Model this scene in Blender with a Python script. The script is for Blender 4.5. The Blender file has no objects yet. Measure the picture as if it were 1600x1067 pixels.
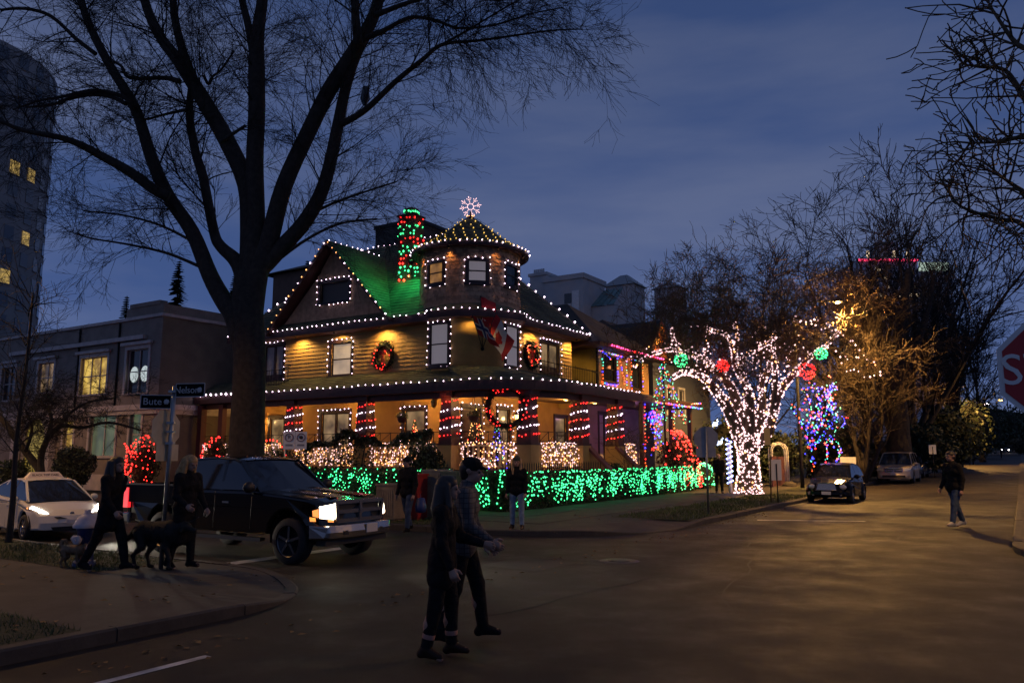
import bpy, math, random
import numpy as np
from mathutils import Vector, Matrix
C = bpy.context.scene
COL = C.collection
R = math.radians
# ---------------------------------------------------------------- camera, sky, exposure
CAM_H, TILT, FPX = 1.89, R(8.12), 1230.0          # eye height, upward pitch, focal length in photo pixels
cam_d = bpy.data.cameras.new('camera'); cam = bpy.data.objects.new('camera', cam_d); COL.objects.link(cam)
cam.location = (0, 0, CAM_H); cam.rotation_euler = (R(90) + TILT, 0, 0)
cam_d.sensor_width = 36; cam_d.lens = 36 * FPX / 1600; cam_d.clip_start = .05; cam_d.clip_end = 4000
C.camera = cam
W = bpy.data.worlds.new('World'); C.world = W; W.use_nodes = True
wn, wl = W.node_tree.nodes, W.node_tree.links
bg = wn['Background']
sky = wn.new('ShaderNodeTexSky'); sky.sky_type = 'NISHITA'; sky.sun_disc = False
sky.sun_elevation = R(-2.0); sky.sun_rotation = R(250); sky.air_density = 1.6; sky.dust_density = .6; sky.ozone_density = 3.0
tc = wn.new('ShaderNodeTexCoord'); mp = wn.new('ShaderNodeMapping'); mp.inputs['Scale'].default_value = (.9, 1.6, 4.6)
mp.inputs['Rotation'].default_value = (R(12), R(16), 0)
nz = wn.new('ShaderNodeTexNoise'); nz.inputs['Scale'].default_value = 2.1; nz.inputs['Detail'].default_value = 6; nz.inputs['Roughness'].default_value = .52
rp = wn.new('ShaderNodeValToRGB'); rp.color_ramp.elements[0].position = .36; rp.color_ramp.elements[1].position = .66
rp.color_ramp.elements[0].color = (.048, .087, .230, 1); rp.color_ramp.elements[1].color = (.108, .142, .272, 1)   # thin evening overcast
mx = wn.new('ShaderNodeMix'); mx.data_type = 'RGBA'; mx.inputs[0].default_value = .82
sc_ = wn.new('ShaderNodeMix'); sc_.data_type = 'RGBA'; sc_.blend_type = 'MULTIPLY'; sc_.inputs[0].default_value = 1
sc_.inputs[7].default_value = (1.0, 1.0, 1.0, 1)
wl.new(tc.outputs['Generated'], mp.inputs['Vector']); wl.new(mp.outputs[0], nz.inputs['Vector']); wl.new(nz.outputs[0], rp.inputs[0])
SKY_STRENGTH = .1
dv = wn.new('ShaderNodeVectorMath'); dv.operation = 'SCALE'; dv.inputs['Scale'].default_value = 1 / SKY_STRENGTH
sx = wn.new('ShaderNodeSeparateXYZ'); wl.new(tc.outputs['Generated'], sx.inputs[0])
gr_ = wn.new('ShaderNodeMapRange'); gr_.inputs[1].default_value = .0; gr_.inputs[2].default_value = .75; gr_.inputs[3].default_value = 1.45; gr_.inputs[4].default_value = .66   # dusk sky: paler low, deeper overhead
wl.new(sx.outputs[2], gr_.inputs[0]); gm_ = wn.new('ShaderNodeVectorMath'); gm_.operation = 'SCALE'; wl.new(rp.outputs[0], gm_.inputs[0]); wl.new(gr_.outputs[0], gm_.inputs['Scale'])
wl.new(gm_.outputs[0], dv.inputs[0])
wl.new(sky.outputs[0], sc_.inputs[6]); wl.new(sc_.outputs[2], mx.inputs[6]); wl.new(dv.outputs[0], mx.inputs[7])
wl.new(mx.outputs[2], bg.inputs['Color']); bg.inputs['Strength'].default_value = SKY_STRENGTH
C.view_settings.view_transform = 'Standard'; C.view_settings.look = 'None'; C.view_settings.exposure = 0; C.view_settings.gamma = 1
C.view_settings.use_curve_mapping = False
C.render.engine = 'CYCLES'
cy = C.cycles
cy.use_denoising = True; cy.max_bounces = 5; cy.diffuse_bounces = 2; cy.glossy_bounces = 3; cy.transmission_bounces = 3; cy.transparent_max_bounces = 6
cy.sample_clamp_indirect = 2.0; cy.sample_clamp_direct = 0; cy.caustics_reflective = False; cy.caustics_refractive = False
try: cy.use_light_tree = True
except Exception: pass
# ---------------------------------------------------------------- frames and pixel helpers
PHI = R(32.7)
UX, UY = math.sin(PHI), math.cos(PHI)             # a runs along the right-hand street, b along the left-hand street
ROT_AB = math.atan2(UY, UX)
def xy(a, b): return a * UX - b * UY, a * UY + b * UX
def to_ab(x, y): return x * UX + y * UY, -x * UY + y * UX
def gz(a, b=5.0): return max(0.0, a - 36) * .0125
def _ray(px, py):
    x = (px - 800) / FPX; v = -(py - 533.5) / FPX
    return np.array([x, math.cos(TILT) - v * math.sin(TILT), math.sin(TILT) + v * math.cos(TILT)])
def at(px, py, Y):
    d = _ray(px, py); t = Y / d[1]; return np.array([t * d[0], Y, CAM_H + t * d[2]])
def on_a(px, py, a):
    d = _ray(px, py); t = a / (d[0] * UX + d[1] * UY); p = t * d; A, B = to_ab(p[0], p[1]); return np.array([A, B, CAM_H + p[2]])
def on_b(px, py, b):
    d = _ray(px, py); t = b / (-d[0] * UY + d[1] * UX); p = t * d; A, B = to_ab(p[0], p[1]); return np.array([A, B, CAM_H + p[2]])
def on_g(px, py, z=0.0):
    d = _ray(px, py); t = (z - CAM_H) / d[2]; return np.array([t * d[0], t * d[1], z])
# ---------------------------------------------------------------- mesh builder
class MB:
    def __init__(s): s.v = []; s.f = []; s.m = []; s.s = []
    def add(s, vs, fs, m=0, smooth=False):
        o = len(s.v); s.v.extend([tuple(map(float, p)) for p in vs])
        for f in fs: s.f.append(tuple(i + o for i in f)); s.m.append(m); s.s.append(smooth)
    def box(s, x0, x1, y0, y1, z0, z1, m=0):
        s.add([(x0,y0,z0),(x1,y0,z0),(x1,y1,z0),(x0,y1,z0),(x0,y0,z1),(x1,y0,z1),(x1,y1,z1),(x0,y1,z1)],
              [(0,3,2,1),(4,5,6,7),(0,1,5,4),(1,2,6,5),(2,3,7,6),(3,0,4,7)], m)
    def bar(s, p, q, w, h, m=0, up=(0,0,1)):
        p = Vector(p); q = Vector(q); d = (q - p).normalized(); u = Vector(up)
        if abs(d.dot(u)) > .98: u = Vector((1,0,0))
        x = d.cross(u).normalized(); y = x.cross(d).normalized()
        vs = [c + x * sx * w / 2 + y * sy * h / 2 for c in (p, q) for sx, sy in ((-1,-1),(1,-1),(1,1),(-1,1))]
        s.add(vs, [(0,1,2,3),(7,6,5,4),(0,4,5,1),(1,5,6,2),(2,6,7,3),(3,7,4,0)], m)
    def tube(s, pts, rad, n=6, m=0, cap=True, smooth=True):
        pts = [Vector(p) for p in pts]
        if not hasattr(rad, '__len__'): rad = [rad] * len(pts)
        o = len(s.v); N = len(pts); x = None
        for i, p in enumerate(pts):
            d = (pts[min(i+1, N-1)] - pts[max(i-1, 0)])
            d = d.normalized() if d.length > 1e-9 else Vector((0,0,1))
            if x is None: x = d.orthogonal().normalized()
            else:
                x = x - d * x.dot(d)
                x = x.normalized() if x.length > 1e-6 else d.orthogonal().normalized()
            y = d.cross(x)
            for k in range(n):
                c = 2 * math.pi * k / n; q = p + (x * math.cos(c) + y * math.sin(c)) * rad[i]; s.v.append((q.x, q.y, q.z))
        for i in range(N - 1):
            for k in range(n):
                k2 = (k + 1) % n; s.f.append((o+i*n+k, o+i*n+k2, o+(i+1)*n+k2, o+(i+1)*n+k)); s.m.append(m); s.s.append(smooth)
        if cap:
            s.f.append(tuple(o + k for k in reversed(range(n)))); s.m.append(m); s.s.append(False)
            s.f.append(tuple(o + (N-1)*n + k for k in range(n))); s.m.append(m); s.s.append(False)
    def lathe(s, prof, n=24, c=(0,0,0), m=0, smooth=True, a0=0, a1=2*math.pi, sy=1.0):
        full = abs(a1 - a0 - 2*math.pi) < 1e-6; K = n if full else n + 1; o = len(s.v)
        for r, z in prof:
            for k in range(K):
                t = a0 + (a1 - a0) * k / n; s.v.append((c[0] + r*math.cos(t), c[1] + r*math.sin(t)*sy, c[2] + z))
        for i in range(len(prof) - 1):
            for k in range(n):
                k2 = (k + 1) % K; s.f.append((o+i*K+k, o+i*K+k2, o+(i+1)*K+k2, o+(i+1)*K+k)); s.m.append(m); s.s.append(smooth)
    def ball(s, c, r, m=0, n=8, k=5, sx=1, sy=1, sz=1):
        o = len(s.v); s.v.append((c[0], c[1], c[2] + r*sz))
        for i in range(1, k):
            p = math.pi * i / k
            for j in range(n):
                t = 2*math.pi*j/n; s.v.append((c[0]+r*sx*math.sin(p)*math.cos(t), c[1]+r*sy*math.sin(p)*math.sin(t), c[2]+r*sz*math.cos(p)))
        s.v.append((c[0], c[1], c[2] - r*sz)); e = len(s.v) - 1
        def F(*q): s.f.append(q); s.m.append(m); s.s.append(True)
        for j in range(n): F(o, o+1+j, o+1+(j+1)%n); F(e, o+1+(k-2)*n+(j+1)%n, o+1+(k-2)*n+j)
        for i in range(k-2):
            for j in range(n): F(o+1+i*n+j, o+1+(i+1)*n+j, o+1+(i+1)*n+(j+1)%n, o+1+i*n+(j+1)%n)
    def octa(s, c, r, m=0, rz=None):
        x, y, z = c; q = rz or r
        s.add([(x+r,y,z),(x,y+r,z),(x-r,y,z),(x,y-r,z),(x,y,z+q),(x,y,z-q)],
              [(0,1,4),(1,2,4),(2,3,4),(3,0,4),(1,0,5),(2,1,5),(3,2,5),(0,3,5)], m, True)
    def prism(s, poly, z0, z1, m=0, f=None):
        """polygon (x,y) extruded in z; f maps (x,y,z)->point"""
        f = f or (lambda x, y, z: (x, y, z)); n = len(poly)
        vs = [f(x, y, z0) for x, y in poly] + [f(x, y, z1) for x, y in poly]
        s.add(vs, [tuple(reversed(range(n))), tuple(range(n, 2*n))] + [(i, (i+1)%n, n+(i+1)%n, n+i) for i in range(n)], m)
    def strip(s, A, B, m=0, smooth=False):
        n = len(A); s.add(list(A) + list(B), [(i, i+1, n+i+1, n+i) for i in range(n-1)], m, smooth)
ROOT = {}
def mesh_of(name, mb, mats, off=(0,0,0)):
    me = bpy.data.meshes.new(name)
    v = np.array(mb.v, dtype=float).reshape(-1, 3) - np.array(off)
    me.from_pydata(v.tolist(), [], mb.f)
    for m in (mats if isinstance(mats, (list, tuple)) else [mats]): me.materials.append(m)
    me.polygons.foreach_set('material_index', mb.m); me.polygons.foreach_set('use_smooth', mb.s)
    me.update(); return me
def _tag(o, label, cat, group=None, kind=None):
    if label: o['label'] = label
    if cat: o['category'] = cat
    if group: o['group'] = group
    if kind: o['kind'] = kind
def _place(o, org, frame, rot):
    z = org[2] if len(org) > 2 else 0
    if frame == 'ab': x, y = xy(org[0], org[1]); o.location = (x, y, z); o.rotation_euler = (0, 0, ROT_AB)
    else: o.location = (org[0], org[1], z); o.rotation_euler = (0, 0, rot)
    ROOT[o.name] = (frame, (org[0], org[1], z))
def thing(name, label, cat, org, frame='ab', rot=0, group=None, kind=None):
    o = bpy.data.objects.new(name, None); COL.objects.link(o); o.empty_display_size = .2
    _place(o, org, frame, rot); _tag(o, label, cat, group, kind); return o
def solo(name, mb, mats, label, cat, org, frame='ab', rot=0, group=None, kind=None):
    off = (0,0,0) if frame == 'l' else tuple(org) + ((0,) if len(org) < 3 else ())
    o = bpy.data.objects.new(name, mesh_of(name, mb, mats, off)); COL.objects.link(o)
    _place(o, org, frame, rot); _tag(o, label, cat, group, kind); return o
def root_of(o):
    while o.parent: o = o.parent
    return o
def part(name, mb, mats, parent, kind=None, label=None):
    fr, org = ROOT[root_of(parent).name]
    o = bpy.data.objects.new(name, mesh_of(name, mb, mats, (0,0,0) if fr == 'l' else org)); COL.objects.link(o)
    o.parent = parent
    if kind: o['kind'] = kind
    if label: o['label'] = label
    return o
def copy_tree(o, parent=None):
    c = o.copy(); COL.objects.link(c); c.parent = parent
    for ch in [x for x in COL.objects if x.parent == o]: copy_tree(ch, c)
    return c
def dup(root, loc, rotz, label, group=None, cat=None):
    c = copy_tree(root); c.location = loc; c.rotation_euler = (0, 0, rotz); c['label'] = label
    if group: c['group'] = group
    if cat: c['category'] = cat
    ROOT[c.name] = ROOT[root.name]; return c
def lamp(kind, loc, energy, color, parent=None, size=.05, target=None, spot=None, blend=.5, frame='ab'):
    d = bpy.data.lights.new('lamp_light', kind); d.energy = energy; d.color = color
    o = bpy.data.objects.new('lamp_light', d); COL.objects.link(o)
    def w(p):
        if frame == 'ab': x, y = xy(p[0], p[1]); return Vector((x, y, p[2]))
        return Vector(p)
    p = w(loc); o.location = p
    if kind in ('POINT', 'SPOT'): d.shadow_soft_size = size
    if kind == 'SPOT': d.spot_size = spot; d.spot_blend = blend
    if target is not None: o.rotation_euler = (w(target) - p).to_track_quat('-Z', 'Y').to_euler()
    return o
# ---------------------------------------------------------------- materials
MATS = {}
def mat(name, col, rough=.7, metal=0, noise=None, bump=None, emit=None, spec=.5, coat=0, col2=None, coords='Object'):
    """noise=(scale, amount[, detail]) varies the colour; bump=(kind, scale, strength[, distance])"""
    if name in MATS: return MATS[name]
    m = bpy.data.materials.new(name); m.use_nodes = True; MATS[name] = m
    n, l = m.node_tree.nodes, m.node_tree.links; p = n['Principled BSDF']
    p.inputs['Base Color'].default_value = (*col, 1); p.inputs['Roughness'].default_value = rough; p.inputs['Metallic'].default_value = metal
    p.inputs['Specular IOR Level'].default_value = spec; p.inputs['Coat Weight'].default_value = coat
    t = n.new('ShaderNodeTexCoord'); co = t.outputs[coords]
    if noise:
        z = n.new('ShaderNodeTexNoise'); z.inputs['Scale'].default_value = noise[0]; z.inputs['Detail'].default_value = noise[2] if len(noise) > 2 else 5
        l.new(co, z.inputs['Vector']); r = n.new('ShaderNodeValToRGB'); k = noise[1]
        c2 = col2 or tuple(c * (1 + k) for c in col); c1 = col if col2 else tuple(c * max(0, 1 - k) for c in col)
        r.color_ramp.elements[0].position = .32; r.color_ramp.elements[1].position = .68
        r.color_ramp.elements[0].color = (*c1, 1); r.color_ramp.elements[1].color = (*c2, 1)
        l.new(z.outputs[0], r.inputs[0]); l.new(r.outputs[0], p.inputs['Base Color'])
    if bump:
        kind, scale, strength = bump[:3]; b = n.new('ShaderNodeBump'); b.inputs['Strength'].default_value = strength
        b.inputs['Distance'].default_value = bump[3] if len(bump) > 3 else .02
        if kind == 'noise':
            z = n.new('ShaderNodeTexNoise'); z.inputs['Scale'].default_value = scale; z.inputs['Detail'].default_value = 6; out = z.outputs[0]
        elif kind == 'clap':
            z = n.new('ShaderNodeTexWave'); z.wave_type = 'BANDS'; z.bands_direction = 'Z'; z.wave_profile = 'SAW'; z.inputs['Scale'].default_value = scale
            z.inputs['Distortion'].default_value = .15; z.inputs['Detail'].default_value = 1; out = z.outputs[0]
        elif kind == 'brick':
            z = n.new('ShaderNodeTexBrick'); z.inputs['Scale'].default_value = scale; out = z.outputs['Fac']
        elif kind == 'bark':
            z = n.new('ShaderNodeTexNoise'); z.inputs['Scale'].default_value = scale; z.inputs['Detail'].default_value = 7
            q = n.new('ShaderNodeMapping'); q.inputs['Scale'].default_value = (3, 3, .5); l.new(co, q.inputs['Vector']); l.new(q.outputs[0], z.inputs['Vector']); out = z.outputs[0]
        if kind != 'bark': l.new(co, z.inputs['Vector'])
        l.new(out, b.inputs['Height']); l.new(b.outputs[0], p.inputs['Normal'])
    if emit:
        p.inputs['Emission Color'].default_value = (*emit[0], 1); p.inputs['Emission Strength'].default_value = emit[1]
    return m
def bulb_mat(name, col, s):
    m = mat(name, (.6,.6,.6), .3, emit=(col, s)); return m
def glow_mat(name, c1, c2, s, scale=1.3):
    """a lit room seen through a window: uneven warm light"""
    if name in MATS: return MATS[name]
    m = mat(name, (.1,.1,.1), .15); n, l = m.node_tree.nodes, m.node_tree.links; p = n['Principled BSDF']
    t = n['Texture Coordinate']; z = n.new('ShaderNodeTexNoise'); z.inputs['Scale'].default_value = scale; z.inputs['Detail'].default_value = 2
    r = n.new('ShaderNodeValToRGB'); r.color_ramp.elements[0].position = .35; r.color_ramp.elements[1].position = .65
    r.color_ramp.elements[0].color = (*c1, 1); r.color_ramp.elements[1].color = (*c2, 1)
    l.new(t.outputs['Object'], z.inputs['Vector']); l.new(z.outputs[0], r.inputs[0]); l.new(r.outputs[0], p.inputs['Emission Color'])
    p.inputs['Emission Strength'].default_value = s; return m
M_BARK = mat('bark', (.034,.025,.019), .9, noise=(6,.4), bump=('bark', 9, .9, .04))
M_TWIG = mat('twig_bark', (.018,.013,.012), .9)
M_TWIG_LIT = mat('lamplit_twig_bark', (.085,.06,.036), .9, noise=(3,.3))  # lighter copy of the twig bark: lamplight put into the colour
M_ASPH = mat('asphalt', (.023,.0185,.0155), .62, spec=.3, noise=(2.2,.75,15), bump=('noise', 120, 1, .012))
M_CONC = mat('concrete', (.046,.039,.033), .8, noise=(1.4,.45,10), bump=('noise', 40, .4, .01))
M_KERB = mat('kerb_concrete', (.048,.041,.035), .8, noise=(2.5,.35,8), bump=('noise', 30, .5, .012))
M_SOIL = mat('turf_soil', (.035,.038,.014), .95, noise=(2.2,.5,8), bump=('noise', 25, .8, .03))
M_GRASS = mat('grass_blade', (.06,.085,.02), .7, noise=(.9,.45,4), col2=None)
M_PAINT = mat('road_paint', (.5,.49,.46), .7, noise=(5,.45,8))
M_TRIM = mat('burgundy_trim', (.055,.018,.016), .55, noise=(3,.2))
M_CREAM = mat('cream_trim', (.5,.43,.4), .6, noise=(3,.15))
M_SID = mat('ochre_clapboard', (.46,.29,.10), .7, noise=(2.2,.12))
M_SIDP = mat('porch_ochre_wall', (.42,.22,.06), .75, noise=(2,.12))
M_SCAL = mat('scalloped_shingle', (.36,.24,.15), .8, noise=(5,.25), bump=('brick', 2.2, 1, .03))
M_ROOF = mat('mossy_roof_shingle', (.085,.09,.05), .82, noise=(1.6,.4,9))
M_DARK = mat('dark_metal', (.02,.02,.022), .45, metal=.6)
M_GLASS = mat('dark_window_glass', (.02,.023,.03), .08, spec=.7)
M_CURT = mat('window_curtain', (.42,.40,.40), .8, noise=(4,.15))
M_WIRE = mat('light_wire', (.01,.014,.01), .7)
M_STEEL = mat('galvanised_steel', (.32,.33,.34), .42, metal=.85, noise=(8,.15))
M_WHITE = mat('white_paint', (.72,.72,.70), .5, noise=(6,.08))
# ---------------------------------------------------------------- lights strings
WHITE = bulb_mat('bulb_cool_white', (1,.72,.95), 8.0)
WARM = bulb_mat('bulb_warm_white', (1,.42,.13), 3.4)
RED = bulb_mat('bulb_red', (1,.014,.010), 6.0)
GREEN = bulb_mat('bulb_green', (.05,1,.30), 3.2)
YELLOW = bulb_mat('bulb_yellow', (1,.60,.09), 1.5)
BLUE = bulb_mat('bulb_blue', (.015,.022,1), 7.0)
ORANGE = bulb_mat('bulb_orange', (1,.10,.01), 5.0)
TEAL = bulb_mat('bulb_teal', (.03,.75,.5), 2.4)
PALE = bulb_mat('bulb_pink_white', (1,.60,.62), 2.3)
def resample(pts, step, start=0.0):
    pts = [np.array(p, float) for p in pts]; out = []; d = start; acc = 0.0
    for p, q in zip(pts, pts[1:]):
        L = np.linalg.norm(q - p)
        if L < 1e-9: continue
        while d <= acc + L + 1e-9: out.append(p + (q - p) * ((d - acc) / L)); d += step
        acc += L
    return out
LRNG = random.Random(5)
def bulbs_on(lines, step, mats, r=.036, jitter=.012, pick=None, wire=True):
    """returns (wire MB, bulb MB, mats): bulbs strung along each polyline"""
    w = MB(); b = MB(); k = 0
    for ln in lines:
        if wire: w.tube(ln, .008, 3, 0, cap=False)
        for p in resample(ln, step, step * .5):
            q = p + np.array([LRNG.uniform(-1,1) for _ in range(3)]) * jitter
            mi = pick(k, p) if pick else LRNG.randrange(len(mats)); k += 1
            if mi is not None and LRNG.random() > .025: b.octa(q, r * LRNG.uniform(.8, 1.18), mi)
    return w, b
def light_string(label, lines, step, mats, org, r=.032, jitter=.022, pick=None, frame='ab', group=None, name='light_string', cat='string lights', wire=True):
    mats = mats if isinstance(mats, (list, tuple)) else [mats]
    w, b = bulbs_on(lines, step, mats, r, jitter, pick, wire)
    if wire:
        o = solo(name, w, M_WIRE, label, cat, org, frame, group=group)
        part('bulbs', b, mats, o, kind='stuff')
    else:
        o = thing(name, label, cat, org, frame, group=group); part('bulbs', b, mats, o, kind='stuff')
    return o
def light_cloud(label, pts, mats, org, r=.04, frame='ab', name='net_lights', cat='net lights', pick=None, group=None):
    mats = mats if isinstance(mats, (list, tuple)) else [mats]; b = MB()
    for i, p in enumerate(pts): b.octa(p, r * LRNG.uniform(.6, 1.3), pick(i, p) if pick else LRNG.randrange(len(mats)))
    o = thing(name, label, cat, org, frame, group=group); part('bulbs', b, mats, o, kind='stuff'); return o
# ---------------------------------------------------------------- plants
def smooth_line(P, k=4):
    P = [np.array(p, float) for p in P]; out = []
    for i in range(len(P) - 1):
        p0, p1, p2, p3 = P[max(i-1,0)], P[i], P[i+1], P[min(i+2, len(P)-1)]
        for j in range(k):
            t = j / k; out.append(.5*((2*p1)+(-p0+p2)*t+(2*p0-5*p1+4*p2-p3)*t*t+(-p0+3*p1-3*p2+p3)*t**3))
    out.append(P[-1]); return out
def grow(mb, p, d, L, r, lev, rng, droop=-.05, up=0.0, spread=.75, kids=(3,5), seg=5, wob=.16, minr=.005, sides=None, m=0, shrink=.62, tips=None):
    pts = [np.array(p, float)]; d = np.array(d, float); d /= np.linalg.norm(d) + 1e-9; dirs = [d]
    for i in range(seg):
        d = d + np.array([rng.gauss(0, wob), rng.gauss(0, wob), rng.gauss(0, wob) + droop + up]); d /= np.linalg.norm(d) + 1e-9
        pts.append(pts[-1] + d * (L / seg)); dirs.append(d)
    rr = [max(minr, r * (1 - .8 * i / seg)) for i in range(seg + 1)]
    mb.tube(pts, rr, sides or (5 if r > .03 else 3), m, cap=False)
    if tips is not None and lev <= 1: tips.append(pts[-1])
    if lev <= 0: return
    for k in range(rng.randint(*kids)):
        i = rng.randint(1, seg); f = rng.random()
        q = pts[i-1] * (1 - f) + pts[i] * f; e = dirs[i]
        s = np.array([rng.gauss(0,1) for _ in range(3)]); s -= e * s.dot(e); s /= np.linalg.norm(s) + 1e-9
        nd = e * rng.uniform(.55, 1.0) + s * spread * rng.uniform(.6, 1.1)
        grow(mb, q, nd, L * shrink * rng.uniform(.65, 1.2), max(minr, r * .5), lev - 1, rng, droop, up, spread, kids, max(3, seg - 1), wob * 1.1, minr, None, m, shrink, tips)
def leaf_cloud(mb, inside, box, n, size, rng, m=0):
    """n small leaf faces at random inside a shape"""
    (x0,x1),(y0,y1),(z0,z1) = box; c = 0; tries = 0
    while c < n and tries < n * 12:
        tries += 1; p = np.array([rng.uniform(x0,x1), rng.uniform(y0,y1), rng.uniform(z0,z1)])
        if not inside(p): continue
        u = np.array([rng.gauss(0,1) for _ in range(3)]); u /= np.linalg.norm(u); w = np.cross(u, [rng.gauss(0,1) for _ in range(3)]); w /= np.linalg.norm(w) + 1e-9
        s = size * rng.uniform(.6, 1.3); mb.add([p - u*s, p + w*s*.55, p + u*s, p - w*s*.55], [(0,1,2,3)], m); c += 1
def lumpy(cx, cy, cz, rx, ry, rz, rng, k=9, hollow=.0):
    blobs = [(cx, cy, cz, rx*.8, ry*.8, rz*.85)]
    for _ in range(k):
        t = rng.uniform(0, 6.28); h = rng.uniform(-.6, .75); f = math.sqrt(max(0, 1 - h*h)) * .62
        s = rng.uniform(.3, .5); blobs.append((cx + rx*f*math.cos(t), cy + ry*f*math.sin(t), cz + rz*h*.62, rx*s, ry*s, rz*s))
    def ins(p):
        for x, y, z, a, b, c in blobs:
            d = ((p[0]-x)/a)**2 + ((p[1]-y)/b)**2 + ((p[2]-z)/c)**2
            if hollow < d < 1: return True
        return False
    return ins
M_LEAFD = mat('dark_evergreen_leaf', (.028,.042,.018), .6, noise=(1.5,.5))
M_HEDGE = mat('hedge_leaf', (.035,.06,.022), .5, noise=(2.5,.5))
M_BROWNLEAF = mat('brown_winter_leaf', (.07,.05,.022), .7, noise=(1.5,.5))
M_CORE = mat('foliage_core_shade', (.012,.014,.008), 1)  # near-black solid core: shade between the leaves put into its colour
def bush(label, c, r, n, leaf, seed, mats=None, frame='ab', name='bush', cat='bush', group=None, core=True, hollow=.25):
    rng = random.Random(seed); o = thing(name, label, cat, (c[0], c[1], 0), frame, group=group)
    mb = MB(); cz = c[2] if len(c) > 2 else r[2] * .95
    leaf_cloud(mb, lumpy(c[0], c[1], cz, *r, rng, hollow=hollow), ((c[0]-r[0]*1.3, c[0]+r[0]*1.3), (c[1]-r[1]*1.3, c[1]+r[1]*1.3), (max(.05, cz-r[2]*1.2), cz+r[2]*1.3)), n, leaf, rng)
    part('foliage', mb, mats or M_LEAFD, o, kind='stuff')
    s = MB()
    for k in range(5):
        t = k * 1.26; s.tube([(c[0], c[1], 0), (c[0]+r[0]*.25*math.cos(t), c[1]+r[1]*.25*math.sin(t), cz*.6), (c[0]+r[0]*.6*math.cos(t), c[1]+r[1]*.6*math.sin(t), cz+r[2]*.3)], [.04,.03,.012], 5)
    part('stem', s, M_TWIG, o)
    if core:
        k = MB(); k.ball((c[0], c[1], cz), 1, n=10, k=7, sx=r[0]*.62, sy=r[1]*.62, sz=r[2]*.68); part('dark_core', k, M_CORE, o)
    return o
# ---------------------------------------------------------------- ground
def structure(name, mb, mats, parent=None):
    v = []
    for a, b, z in mb.v: x, y = xy(a, b); v.append((x, y, z))
    mb.v = v; o = bpy.data.objects.new(name, mesh_of(name, mb, mats)); COL.objects.link(o); o['kind'] = 'structure'; o.parent = parent; ROOT[o.name] = ('w', (0,0,0)); return o
def asphalt_nodes():
    n, l = M_ASPH.node_tree.nodes, M_ASPH.node_tree.links; p = n['Principled BSDF']; t = n['Texture Coordinate']
    z = n.new('ShaderNodeTexNoise'); z.inputs['Scale'].default_value = 1.1; z.inputs['Detail'].default_value = 10; z.inputs['Roughness'].default_value = .72
    r = n.new('ShaderNodeMapRange'); r.inputs[1].default_value = .35; r.inputs[2].default_value = .65; r.inputs[3].default_value = .5; r.inputs[4].default_value = .8
    l.new(t.outputs['Object'], z.inputs['Vector']); l.new(z.outputs[0], r.inputs[0]); l.new(r.outputs[0], p.inputs['Roughness'])
for m_ in (M_ASPH, M_CONC, M_KERB):
    for q in m_.node_tree.nodes:
        if q.type == 'TEX_NOISE': q.inputs['Roughness'].default_value = .74
asphalt_nodes()
AS = [-60, -20, 0, 10, 20, 30, 36, 50, 80, 130, 200, 320, 520, 900]
mb = MB()
mb.strip([(a, -500, gz(a)) for a in AS], [(a, 700, gz(a)) for a in AS], 0)
structure('road', mb, M_ASPH)
def arc(ca, cb, r, t0, t1, n=10): return [(ca + r*math.cos(R(t0 + (t1-t0)*i/n)), cb + r*math.sin(R(t0 + (t1-t0)*i/n))) for i in range(n+1)]
def offset_line(P, d):
    out = []
    for i, p in enumerate(P):
        q0 = np.array(P[max(i-1,0)], float); q1 = np.array(P[min(i+1,len(P)-1)], float); t = q1 - q0; t /= np.linalg.norm(t); out.append((p[0] - t[1]*d, p[1] + t[0]*d))
    return out
KH = .13
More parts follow.
